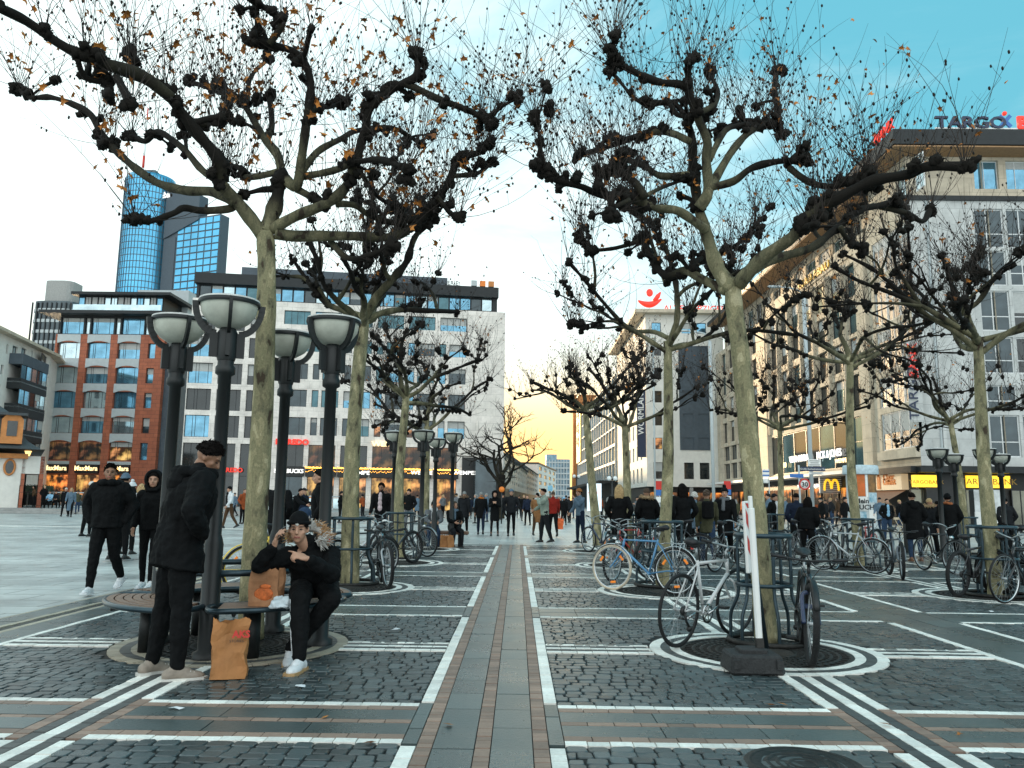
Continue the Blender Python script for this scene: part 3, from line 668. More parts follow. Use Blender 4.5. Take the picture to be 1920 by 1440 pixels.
# ---- far-left white corner block
A, B = pt(-60, 84), pt(68, 102)
b = Bld('apartment_block', 'white corner block with dark glazed bay balconies at the left edge', 'building', at=(*A, 0))
f = b.facade(A, B); W = f.w; zt = f.z(60, 652); holes = []
for (x0, x1, y0, y1) in ((9, 13, 663, 644), (21, 31, 664, 648), (38, 48, 669, 652), (57, 60, 672, 657), (-24, -14, 660, 640), (3, 8, 703, 684), (-30, -20, 700, 680), (-30, -20, 745, 722), (1, 6, 745, 722), (-30, -20, 790, 766)): holes.append((f.u(x0, 680), f.u(x1, 680), f.z((x0 + x1) / 2, y0), f.z((x0 + x1) / 2, y1)))
f.wall(holes, 0, W, 0, zt, M_white_r, rev=.3, back=14, ends=(1, 0))
for h in holes: f.win(*h, (.5,) if h[1] - h[0] > .6 else (), (), G_light, d=.2)
for k, (y0, y1) in enumerate(((690, 667), (736, 713), (785, 760), (830, 806))):
    u0, u1 = f.u(12, 720), f.u(64, 720); z1 = f.z(38, y1); z0 = f.z(38, y0)
    f.bx('balcony_parapet', u0, u1, -1.5, .0, z0, z1 - .2, M_dgrey if k else M_dblue)
    nz_ = z0 - 2.0; st = (u1 - u0) / 5
    for i in range(5): f.win(u0 + i * st, u0 + (i + 1) * st - .03, nz_, z0, (), (), G_light if (i + k) % 3 else G_dark, d=-1.42, fw=.05)
    f.bx('balcony_floor', u0, u1, -1.5, 0, nz_ - .15, nz_, M_lgrey)
g2 = b.facade(B, pt(104, 118)); zt2 = zt; holes = []
for y0, y1 in ((682, 663), (720, 700), (757, 738), (795, 775), (834, 813)): holes.append((g2.u(77, 720), g2.u(91, 720), g2.z(84, y0), g2.z(84, y1)))
g2.wall(holes, 0, g2.w, 0, zt, M_white_r, rev=.3, back=12, name='side_wall', ends=(0, 1))
for h in holes: g2.win(*h, (.5,), (), G_mid, d=.2)
f.bx('roof', -.5, W + 1.2, -1.0, 14, zt, zt + .35, M_cream); g2.bx('eave', -.3, g2.w + .3, -1.0, 3, zt + .02, zt + .33, M_cream)

# ---- towers far behind
pc = pY(238, 900, 470); b = Bld('skyscraper', 'tall cylindrical blue glass tower with a square dark-fronted wing and a mast', 'tower', at=(pc.x, 470, 0))
z_ = lambda x, y, Y: pY(x, y, Y).z
H = z_(245, 338, 470); rad = (pY(285, 700, 470).x - pY(194, 700, 470).x) / 2
m = MB(); m.lathe([(rad, 0), (rad, H - 3), (rad * .97, H), (0, H)], n=48); cy = m.build('cylinder_tower', G_tower, b.root)
m = MB()
for k in range(0, int(H / 4)): m.lathe([(rad + .05, 4 * k), (rad + .05, 4 * k + .45)], n=48)
m.build('floor_bands', M_dblue, b.root)
m = MB()
for k in range(48):
    a = math.pi * 2 * k / 48; m.box(((rad + .1) * math.cos(a), (rad + .1) * math.sin(a), H / 2), (.25, .25, H - 3), M=None)
m.build('mullions', M_dblue, b.root)
f = b.facade(pt(270, 462), pt(378, 446)); W = f.w
zs = f.z(330, 416); f.bx('glass_wing', 0, W, 0, 7, 0, f.z(345, 412), M_dblue)
nn, mm_ = 6, int(zs / 4.2)
m = MB(); u_a = W * .24
for i in range(nn):
    for k in range(int(mm_ * .55), mm_): m.box((u_a + (W - u_a) * (i + .5) / nn, -.12, k * zs / mm_ + zs / mm_ * .5), ((W - u_a) / nn - .9, .3, zs / mm_ - .9))
f.part('wing_glazing', m, G_tower)
m = MB(); zA, zB = f.z(272, 357), f.z(336, 373); m.prism([(0, zs - 10), (W * .62, zs - 1), (W * .62, zB), (0, zA)], 1, -1.0, 6); f.part('dark_sign_wall', m, M_dblue)
f.bx('dark_flank', 0, W * .22, -.5, 10, 0, zs - 10, M_dblue)
t_ = f.txt('sign_lettering', 'Helaba', f.u(288, 370), f.z(290, 376), 5.2, E_white, d=-1.3, ext=.2, bold=.1)
m = MB(); mx_ = pY(267, 330, 470).x - pc.x
for k in range(6): m.tube([(mx_, 0, H + 8 * k), (mx_, 0, H + 8 * (k + 1))], .8 - .08 * k, 8, mi=(k + 1) % 2)
m.build('antenna_mast', [P_red, P_white], b.root); m = MB(); m.box((mx_ * .3, 0, H + 2.2), (rad * .9, rad * .8, 4.4)); m.build('roof_plant', G_mid, b.root)
pc = pY(86, 900, 300); b = Bld('skyscraper', 'low grey-green tower with rounded corners behind the red stone building', 'tower', at=(pc.x, 300, 0))
def rbox(w_, d_, z0, z1, r): 
    m = MB(); P = []
    for cx_, cy_, a0 in ((w_ / 2 - r, d_ / 2 - r, 0), (-w_ / 2 + r, d_ / 2 - r, 90), (-w_ / 2 + r, -d_ / 2 + r, 180), (w_ / 2 - r, -d_ / 2 + r, 270)):
        for k in range(5): a = R_(a0 + 22.5 * k); P.append((cx_ + r * math.cos(a), cy_ + r * math.sin(a)))
    m.prism(P, 2, z0, z1); return m
w1 = pY(125, 600, 300).x - pY(46, 600, 300).x; w2 = pY(119, 550, 300).x - pY(66, 550, 300).x
h1, h2 = z_(86, 572, 300), z_(90, 532, 300)
rbox(w1, 14, 0, h1, 4).build('lower_block', G_mid, b.root); m = rbox(w2, 10, h1, h2, 3); m.build('upper_block', M_concrete, b.root)
m = MB(); nf = int(h1 / 4)
for k in range(nf // 3, nf): 
    q = rbox(w1 + .4, 14.4, k * h1 / nf, k * h1 / nf + 1.2, 4.1); m.add(q.v, q.f)
m.build('floor_bands', M_lgrey, b.root)
m = MB()
for k in range(9): m.box((-w1 / 2 + w1 * (k + .5) / 9, -7.1, h1 * .66), (.4, .5, h1 * .66))
m.build('mullions', M_dgrey, b.root)

# ---- small old guard house with slate roof (left edge)
B = pt(34, 64); _u = Vector((-B[1], B[0])).normalized() * -1; A = (B[0] - _u.x * 4.5, B[1] - _u.y * 4.5)
b = Bld('guard_house', 'small white baroque guard house with a flared slate roof and dormer', 'building', at=(*A, 0)); f = b.facade(A, B); W = f.w
zE = f.z(20, 850); uo, zo = f.uv(18, 876); m = MB()
f.wall([], 0, W, 0, zE, M_white_r, back=9)
ring = MB(); pts_ = [(uo + .36 * math.cos(t), -.06, zo + .6 * math.sin(t)) for t in [2 * math.pi * k / 24 for k in range(24)]]; ring.tube(pts_, .09, 6, closed=True)
wd_ = f.part('oval_window', ring, M_orange_st); m.add([(uo, -.03, zo)] + [(p[0], -.03, p[2]) for p in pts_], [(0, k + 1, (k + 1) % 24 + 1) for k in range(24)]); f.part('pane', m, G_dark, wd_)
pr = [(1.5, f.z(40, 843)), (1.2, zE + .35), (.3, zE + 1.0), (-.5, zE + 1.9), (-1.2, f.z(0, 770)), (-2.4, f.z(0, 748)), (-6, f.z(0, 735))]
m = MB(); prof = [(o, z) for o, z in pr]
for i in range(len(prof) - 1):
    (o0, z0), (o1, z1) = prof[i], prof[i + 1]
    m.quad((-.5, -o0, z0), (W + o0, -o0, z0), (W + o1, -o1, z1), (-.5, -o1, z1)); m.quad((W + o0, -o0, z0), (W + o0, 12, z0), (W + o1, 12, z1), (W + o1, -o1, z1))
m.quad((-.5, -1.5, prof[0][1]), (W + 1.5, -1.5, prof[0][1]), (W + 1.5, 10, prof[0][1]), (-.5, 10, prof[0][1]))
f.part('roof', m, M_slate); f.bx('cornice', -.2, W + .4, -.5, .0, zE - .4, zE - .02, M_orange_st)
ud, zd = f.uv(23, 805); m = MB(); m.prism([(ud - .75, zd - 1.2), (ud + .75, zd - 1.2), (ud + .75, zd + .7), (ud + .5, zd + 1.05), (ud - .5, zd + 1.05), (ud - .75, zd + .7)], 1, -1.0, 1.5); dm = f.part('dormer', m, M_orange_st)
f.bx('dormer_window', ud - .35, ud + .35, -1.06, -1.0, zd - .6, zd + .6, G_dark, dm)
f.bx('dormer_roof', ud - 1.0, ud + 1.0, -1.3, 1.5, zd + 1.05, zd + 1.25, M_slate)
g2 = b.facade(B, (B[0] + _u.x * 1.6, B[1] + _u.y * 1.6)); g2.bx('arcade_wall', 0, g2.w, 0, 4, f.z(40, 888), f.z(50, 855), M_white_r); g2.bx('pier', 0.05, .3, 0, 4, 0, f.z(50, 855), M_brick); g2.bx('pier', g2.w - .3, g2.w, 0, 4, 0, f.z(50, 855), M_brick)
# ---- right-hand side: corner bank building
XF = 28.0
b = Bld('bank_building', 'cream stone corner building with an overhanging flat roof and letters standing on it', 'building', at=(XF, 55.5, 0))
s_ = b.facade((XF, 62.2), (XF, 55.5)); f = b.facade((XF, 55.5), (52, 55.5))
ZT = 27.2; zE = f.z(1800, 368); z1b = s_.z(1700, 842); zcan = f.z(1800, 875)
# side facade with three-light bay
bay = (s_.u(1641, 600), s_.u(1711, 600)); holes = []
zrow = [(s_.z(1676, a), s_.z(1676, c)) for a, c in ((843, 772), (760, 702), (690, 610), (598, 512), (500, 430))]
holes = [(bay[0], bay[1], z0, z1) for z0, z1 in zrow]
s_.wall(holes, 0, s_.w, zcan, zE, M_cream, rev=.2, back=6, name='side_wall', ends=(1, 0))
for i, (z0, z1) in enumerate(zrow):
    n = 2 if i == 0 else 3; st = (bay[1] - bay[0]) / n
    for k in range(n): s_.win(bay[0] + k * st + .06, bay[0] + (k + 1) * st - .06, z0, z1, (.45,), (.3,) if i == 0 else (.5,), glass_mat('dark_bay_glass', (.03, .045, .055), 0, rough=.4), M_framew, d=.1, fw=.08)
s_.bx('bay_sill', bay[0] - .2, s_.w + .0, -.35, -.004, zrow[0][0] - .75, zrow[0][0] - .15, M_cream)
# front facade
uw = [(f.u(1840, 600), f.u(1930, 600))]; holes = []
cols = [(f.u(1838, 560), f.u(1893, 560)), (f.u(1899, 560), f.u(1958, 560)), (f.u(1964, 560), f.u(2020, 560))]
zr2 = [(f.z(1870, a), f.z(1870, c)) for a, c in ((857, 778), (768, 722), (700, 632), (620, 545), (535, 470), (464, 392))]
for c in cols:
    for z in zr2: holes.append((*c, *z))
f.wall(holes, 0, f.w, zcan, zE, M_cool, rev=.2, back=12, name='front_wall', ends=(0, 1))
for c in cols:
    for z in zr2: f.win(*c, *z, (.42,), (.36,), G_mid if rnd.random() < .6 else G_dark, M_framew, d=.12, fw=.09)
f.bx('string_course', -.12, f.w, -.15, -.003, zE - .35, zE, M_dgrey)
f.bx('downpipe', f.u(1748, 600), f.u(1751, 600), -.12, -.004, zcan, zE - .4, M_lgrey)
f.bx('pilaster', f.u(1752, 600), f.u(1758, 600), -.18, -.005, zcan, zE - .4, M_cool)
# set-back top storey
z0, z1 = zE, f.z(1800, 290); 
h2 = [(f.u(a, 340, 1), f.u(c, 340, 1), z0 + .75, z1 - .25) for a, c in ((1818, 1864), (1878, 1920), (1930, 1972))]
f.wall(h2, .35, f.w, z0, z1, M_cream, d=.4, back=12, name='top_storey_front', ends=(0, 1))
for h in h2: f.win(*h, (.45,), (), G_blue, M_framew, d=.6)
h3 = [(s_.u(a, 370), s_.u(c, 370), z0 + .1, z1 - .5) for a, c in ((1670, 1690), (1703, 1719))]
s_.wall(h3, 0, s_.w - .4, z0, z1, M_cream, d=.4, back=6, name='top_storey_side', ends=(1, 0))
for h in h3: s_.win(*h, (.5,), (), G_light, M_framew, d=.6)
zq = f.z(1800, 258); m = MB(); m.box((f.w / 2 - .6, 5.2, (z1 + zq) / 2 + .1), (f.w + 1.2, 13, zq - z1 - .2)); f.part('roof', m, M_dgrey)
m = MB(); m.box((f.w / 2 - .6, 5.2, z1 + .06), (f.w + 1.15, 12.96, .1)); f.part('roof_soffit', m, mk('brown_soffit', (.3, .17, .08), .7))
f.bx('letter_rail', f.u(1738, 250), f.u(2000, 250), -1.2, -1.1, zq + .1, zq + .2, P_white)
f.txt('roof_lettering', 'TARGO', f.u(1738, 250), f.z(1800, 254), 1.22, P_navy, d=-1.2, ext=.1, xs=1.22, bold=.03)
f.txt('roof_lettering', 'BANK', f.u(1888, 250), f.z(1890, 255), 1.28, E_red, d=-1.2, ext=.1, xs=1.1, bold=.05)
m = MB(); u_, zz = f.uv(1866, 242); m.box((u_, -1.2, zz), (1.15, .12, .26), M=Matrix.Rotation(R_(48), 3, 'Y')); m.box((u_, -1.21, zz), (1.15, .12, .26), M=Matrix.Rotation(R_(-48), 3, 'Y')); m.ball((u_, -1.2, zz + .6), .17, 8, mi=1); f.part('roof_emblem', m, [P_blue, E_red])
s_.txt('roof_lettering', 'BANK', s_.u(1668, 285), zq + .15, 1.15, E_red, d=-1.1, ext=.1)
# vertical lettering on the corner
sg = f.bx('vertical_sign', f.u(1703, 700, -.5), f.u(1727, 700, -.5), -.5, -.3, f.z(1715, 792), f.z(1715, 640), M_cool)
f.txt('vertical_lettering', 'TARGO', f.u(1724, 790, -.6), f.z(1720, 789), .95, P_navy, d=-.6, ext=.03, up=True, xs=1.15)
f.txt('vertical_lettering', 'BANK', f.u(1723, 720, -.6), f.z(1720, 712), .95, E_red, d=-.6, ext=.03, up=True)
# street level
f.bx('canopy', -.6, f.w, -1.1, 4, zcan - .45, zcan - .003, M_dgrey); s_.bx('canopy', -.2, s_.w + .5, -1.0, 3, zcan - .45, zcan - .003, M_dgrey)
f.bx('shopfront_wall', 0, f.w, .6, 8, 0, zcan - .45, M_black)
for a, c in ((1714, 1757), (1812, 1893)):
    sg = f.bx('lit_sign', f.u(a, 905), f.u(c, 905), -.1, .35, f.z(1800, 914), f.z(1800, 891.5), E_yellow)
    f.txt('lit_sign_lettering', 'TARGOBANK', (f.u(a, 905) + f.u(c, 905)) / 2, f.z(1800, 908), .58 if c - a > 60 else .36, mk('amber_letters', (.35, .2, .02), .5, var=0), d=-.12, ext=.01, align='CENTER', xs=1.1)
for a, c in ((1714, 1760), (1768, 1800), (1805, 1893), (1905, 1940)): f.win(f.u(a, 950), f.u(c, 950), .1, f.z(1800, 917), (.5,), (), L_amber if a in (1768,) else glass_mat('warm_grey_glass', (.16, .16, .12), .3), d=.4, name='shop_window')
# shop in the side front: white sign with orange letters, awning, warm room
a, c = s_.u(1641, 900), s_.u(1703, 900)
sg = s_.bx('shop_sign', a, c, -.5, .2, s_.z(1672, 919), s_.z(1672, 887), mk('cream_lit_sign', (.55, .46, .33), .5, var=0, emit=(1, .72, .42), estr=.16))
m = MB(); uu, zz = s_.uv(1661, 903); m.box((uu, -.55, zz - .1), (.5, .06, .95), bev=.03); m.box((uu, -.55, zz + .5), (.22, .06, .25)); s_.part('bottle_emblem', m, P_orange)
s_.txt('sign_lettering', 'Cigar', s_.u(1669, 899), s_.z(1672, 900), .62, P_orange, d=-.53, xs=1.3, bold=.02); s_.txt('sign_lettering', 'Cabinet', s_.u(1669, 908), s_.z(1672, 909), .62, P_orange, d=-.53, bold=.02)
m = MB(); z0_ = s_.z(1672, 920); m.quad((a, -.2, z0_), (c, -.2, z0_), (c, -2.0, z0_ - 1.0), (a, -2.0, z0_ - 1.0)); m.quad((a, -2.0, z0_ - 1.0), (c, -2.0, z0_ - 1.0), (c, -2.0, z0_ - 1.25), (a, -2.0, z0_ - 1.25)); s_.part('awning', m, mk('brown_awning', (.3, .17, .11), .8))
s_.bx('shopfront_wall', 0, s_.w - .05, .25, 3, 0, zcan - .47, M_black); s_.win(a, c, .1, z0_ - .3, (.3, .6), (), L_shop, d=.1, name='shop_window')

# ---- grid-fronted shop building along the street
b = Bld('shop_building', 'long cream office building with rows of dark windows over a dark glazed shop front', 'building', at=(XF, 62.2, 0))
f = b.facade((XF, 111.5), (XF, 62.2)); W = f.w; U = lambda Y: 111.5 - Y
rows = [(9.4, 12.1), (12.75, 15.25), (15.9, 18.4), (19.05, 21.6)]
holes = []; wl = []
edges = [Y for Y in [66.9 + 3.48 * k for k in range(13)]]
for k in range(len(edges) - 1):
    Y0, Y1 = edges[k] + .22, edges[k + 1] - .22
    if k == 6: continue
    for r, (z0, z1) in enumerate(rows): wl.append((U(Y1), U(Y0), z0, z1, k, r))
for r, (z0, z1) in enumerate(rows): wl.append((U(66.6), U(64.0), z0 - .3, z1, 99, r))
lowl = [(U(edges[k + 1] - .3), U(edges[k] + .3), z0, z1) for k in range(7, 12) for z0, z1 in ((4.6, 6.6), (7.0, 8.9))]
zc = 4.15; glassf = (U(88.0), U(67.3), 4.5, 8.6); side_g = (U(66.6), U(64.3), 4.5, 8.6)
holes = [w_[:4] for w_ in wl] + [glassf, side_g] + lowl
f.wall(holes, 0, W, zc, 22.2, M_cream, rev=.35, back=12)
for w_ in wl:
    q = rnd.random(); g_ = G_dark if q < .65 else (G_mid if q < .85 else G_teal)
    if w_[5] == 3 and w_[4] in (0, 1, 2): g_ = glass_mat('sun_tinted_blind', (.62, .5, .3), 0, rough=.7, var=.15)  # warm sunlight on these top windows is put into the pane colour
    f.win(*w_[:4], (.5,) if w_[4] != 99 else (), (), g_, d=.28, fw=.07)
for h in lowl: f.win(*h, (.5,), (), G_mid, d=.28)
n = 6; st = (glassf[1] - glassf[0]) / n
for k in range(n): f.win(glassf[0] + k * st, glassf[0] + (k + 1) * st - .02, glassf[2], glassf[3], (), (), G_teal if k % 3 == 1 else G_dark, d=.12, fw=.08, name='shop_window')
f.win(*side_g, (), (.5,), G_teal, d=.12, name='shop_window')
f.bx('stone_pier', U(91.3), U(88.2), -.35, -.004, zc + .3, 22.1, M_cream); f.bx('stone_pier', U(64.0), U(62.3), -.3, -.004, zc + .3, 22.1, M_cream)
m = MB()
for e in edges: m.box((U(e), -.14, 15.4), (.2, .27, 13.0))
f.part('window_piers', m, M_cream)
uu, zz = f.uv(1540, 852); f.txt('sign_lettering', 'JACK & JONES', f.u(1533, 850), f.z(1560, 857), .95, E_white, d=-.1, ext=.03, xs=.96)
f.txt('sign_lettering', 'VERO MODA', f.u(1482, 863), f.z(1500, 865.5), .92, E_white, d=-.1, ext=.04, xs=1.0)
f.txt('sign_lettering', 'WEMPE', f.u(1568, 866), f.z(1575, 868), .55, E_warm, d=-.1, ext=.03, xs=1.4)
f.txt('house_number', '10', f.u(1470, 874), f.z(1472, 877), .8, E_warm, d=-.1, ext=.03, xs=1.3)
f.bx('canopy', 0, W + .1, -1.6, 3, zc - .28, zc - .003, P_white)
f.bx('shopfront_wall', 0, W, .5, 4, 0, zc - .28, M_black)
for k in range(12):
    u0 = 1.0 + k * 4.0; f.win(u0, u0 + 3.4, .1, 2.9, (.5,), (), (L_shop if k % 2 == 0 else L_dim), d=.35, name='shop_window')
f.txt('sign_lettering', 'VERO MODA  JACK & JONES', f.u(1490, 915), f.z(1500, 915), .5, E_white, d=.3, ext=.02, xs=1.0)
# terrace, recessed storey, eave, yellow letters
f.bx('terrace_parapet', U(88), W - .3, -.12, .1, 22.2, 23.4, M_cream); f.bx('terrace_floor', 0, W, .1, 12, 22.2, 22.3, M_cream)
hh = [(1 + 3.5 * k, 3.6 + 3.5 * k, 23.0, 25.6) for k in range(13)]
f.wall(hh, .2, W - .2, 22.3, 26.4, M_cream, d=1.3, back=12, name='top_storey_wall')
for i, h in enumerate(hh): f.win(*h, (.5,), (), G_teal if i % 2 else G_mid, M_framew, d=1.5)
f.bx('roof', 0, W, -1.1, 12, 26.4, 26.9, M_dgrey); f.bx('roof_soffit', .05, W - .05, -1.05, 1.2, 26.3, 26.397, MATS['brown_soffit'])
f.txt('terrace_lettering', 'ISHUI ABAU', U(77.2), 22.5, 1.0, P_yellow, d=-.2, ext=.05, xs=1.5, bold=.02)
# lower attic of the far half
# ---- white building with dark recess
b = Bld('shop_building', 'white corner building with a dark grey panel and small square windows at the street end', 'building', at=(18.5, 113, 0))
f = b.facade((18.3, 113), (29.5, 113)); s_ = b.facade((18.3, 146), (18.3, 113)); zt = f.z(1260, 590); z0 = f.z(1260, 912.6)
holes = []
for a, c in ((1224, 1241.5), (1281, 1299), (1310, 1328)):
    for y0, y1 in ((711.5, 689.5), (755, 733), (798, 776), (842.5, 821), (898, 867), (667, 648), (625, 605)): holes.append((f.u(a, 780), f.u(c, 780), f.z(1260, y0), f.z(1260, y1)))
f.wall(holes, 0, f.w, z0, zt, M_white_r, rev=.3, back=12, ends=(0, 1))
for i, h in enumerate(holes): f.win(*h, (), (), G_blue if i % 7 == 6 else (L_amber if i == 3 else G_dark), d=.2)
dk = (f.u(1274, 780), f.u(1330, 780), f.z(1300, 844), f.z(1300, 649)); 
hs_ = [(h[0] - .05, h[1] + .05, h[2] - .05, h[3] + .05) for h in holes if dk[0] < h[0] and dk[2] < h[2] < dk[3]]
f.wall(hs_, *dk, M_dblue, d=-.12, rev=.11, back=.0 - .006, name='dark_panel')
holes = []
for Yc in (118, 122, 126, 130):
    for zz in (4.2, 7.6, 11, 14.4, 17.8, 21): holes.append((s_.A.y - Yc - .8, s_.A.y - Yc + .8, zz, zz + 2.2))
s_.wall(holes, 0, s_.w, z0, zt, M_white_r, rev=.3, back=5, name='side_wall', ends=(1, 0))
for h in holes: s_.win(*h, (), (), G_mid, d=.2)
f.bx('roof', -1.6, f.w, -1.4, 33, zt, zt + .5, M_cream)
ym = f.z(1220, 585); f.txt('roof_lettering', 'ALTE LEIPZIGER HALLESCHE', f.u(1244, 580), f.z(1280, 584), 1.3, E_red, d=0, ext=.08, xs=1.0)
m = MB(); uu, zz = f.uv(1218, 549); m.ball((uu, 0, zz), (.5, .15, .6), 10); pts_ = [(uu - 1.7 + 3.4 * k / 10, 0, zz - 1.2 - .5 * math.sin(math.pi * k / 10) * 1.4 + .25 * k / 10) for k in range(11)]; m.tube(pts_, [.12 + .35 * math.sin(math.pi * k / 10) for k in range(11)], 8); m.tube([(uu + .6, 0, zz - 1.3), (uu + 1.2, 0, zz - .5), (uu + 1.6, 0, zz + .1)], [.3, .35, .1], 8); f.part('roof_emblem', m, E_red)
uB = f.u(1207, 800); sg = f.bx('banner', -1.35, -.05, .2, .4, f.z(1198, 857), f.z(1198, 730), P_navy)
f.txt('banner_lettering', 'WORMLAND', -.38, f.z(1198, 815), 1.15, P_white, d=.1, ext=.02, up=True, bold=.02)
f.bx('ground_floor', .3, f.w - .3, 1.2, 30, 0, z0, M_black)
for k in range(5): f.win(.5 + 2.1 * k, 2.4 + 2.1 * k, .1, 2.9, (.5,), (), L_shop if k % 2 == 0 else L_dim, d=.9, name='shop_window')
f.bx('column', 1.0, 1.5, .1, .6, 0, z0, M_concrete); f.bx('column', 6.0, 6.5, .1, .6, 0, z0, M_concrete)
# ---- glazed department store with orange stone end
A, B = (17.3, 232), (17.9, 147)
b = Bld('department_store', 'glass-fronted shoe store with an orange stone end pier at the street gap', 'building', at=(*A, 0)); f = b.facade(A, B); W = f.w
zt = f.z(1150, 705); z0 = 5.5; f.bx('body', 0, W, .6, 16, 0, zt, M_dgrey)
n, k_ = 18, 6; m = MB()
for i in range(n + 1): m.box((W * i / n, .2, (z0 + zt) / 2), (.25, .4, zt - z0))
for j in range(k_ + 1): m.box((W / 2, .25, z0 + (zt - z0) * j / k_), (W, .3, .5 if j in (1, 2) else .25))
f.part('curtain_wall_grid', m, M_lgrey)
for j in range(k_): 
    m = MB()
    for i in range(n): m.box((W * (i + .5) / n, .5, z0 + (zt - z0) * (j + .5) / k_), (W / n - .3, .05, (zt - z0) / k_ - .3))
    f.part('glazing', m, (G_teal, G_blue, G_mid)[j % 3])
f.bx('end_pier', -4.5, 0, -1.2, 14, 0, f.z(1072, 770), M_orange_st); f.bx('cornice', -5.0, .4, -2.2, 15, f.z(1072, 770), f.z(1072, 757), M_orange_st)
f.bx('orange_sign_panel', 2, 14, -.35, .15, f.z(1085, 868), f.z(1085, 770), P_yellow)
f.txt('sign_lettering', 'GOERTZ', 11, f.z(1085, 842), 9, M_black, d=-.5, ext=.1, up=True, xs=.55)
f.bx('canopy', 0, W, -3, 0, 4.8, 5.3, M_dgrey)
# ---- houses down the street
def street_house(name, label, A, B, zt, col, roofm, rows_, nwin, gl, pitched=True, group=None):
    b = Bld(name, label, 'house', group, at=(*A, 0)); f = b.facade(A, B); W = f.w; holes = []
    for r in range(rows_):
        for k in range(nwin): u0 = W * (k + .25) / nwin; holes.append((u0, u0 + W / nwin * .5, 4 + (zt - 4) * (r + .2) / rows_, 4 + (zt - 4) * (r + .75) / rows_))
    f.wall(holes, 0, W, 0, zt, col, rev=.3, back=10)
    for h in holes: f.win(*h, (.5,), (), gl, d=.2, fw=.12)
    if pitched:
        m = MB(); m.prism([(-.6, zt - .2), (5, zt + 3.6), (10.6, zt - .2)], 0, -.3, W + .3); f.part('roof', m, roofm)
    else: f.bx('roof', -.2, W + .2, -.3, 10, zt, zt + .5, roofm)
    f.bx('shop_front', .3, W - .3, -.12, .0, .1, 3.2, M_black)
    return b
G_ = 'houses along the far street'
street_house('town_house', 'dark gabled house behind the big bare street tree', pt(945, 118), pt(966, 150), pY(957, 862, 134).z, M_lgrey, M_slate, 4, 5, G_teal, group=G_)
street_house('town_house', 'pale house with steep slate roof halfway down the far street', pt(966, 152), pt(988, 205), pY(977, 876, 178).z, M_pale, M_slate, 4, 6, G_mid, group=G_)
street_house('town_house', 'light blue-grey house with balcony strips in the far street', pt(988, 207), pt(1008, 262), pY(1000, 884, 235).z, M_lgrey, M_slate, 4, 6, G_blue, group=G_)
street_house('town_house', 'white flat-roofed house with dark window bands in the far street', pt(1008, 264), pt(1042, 330), pY(1020, 876, 290).z, M_white_r, M_dgrey, 4, 4, G_dark, False, group=G_)
pc = pt(1024, 520); b = Bld('office_tower', 'distant stepped blue glass high-rise at the end of the street', 'building', at=(*pc, 0)); f = b.facade(pc, pt(1068, 520)); W = f.w
zA, zB = f.z(1034, 852), f.z(1055, 861); G_haze = glass_mat('haze_tinted_glass', (.16, .26, .33), .3, rough=.3); f.bx('tall_wing', 0, W * .45, 0, 20, 0, zA, G_haze); f.bx('low_wing', W * .45 + .1, W, 1, 18, 0, zB, G_haze)  # distance haze is put into the glass colour of the high-rise
m = MB()
for k in range(int((zB - 6) / 3.6) + 1): m.box((W / 2, -.2, 5 + 3.6 * k), (W, .8, .8))
for k in range(9): m.box((W * k / 8, -.3, zB / 2 - .2), (.5, .9, zB - .4))
f.part('facade_grid', m, M_lgrey)
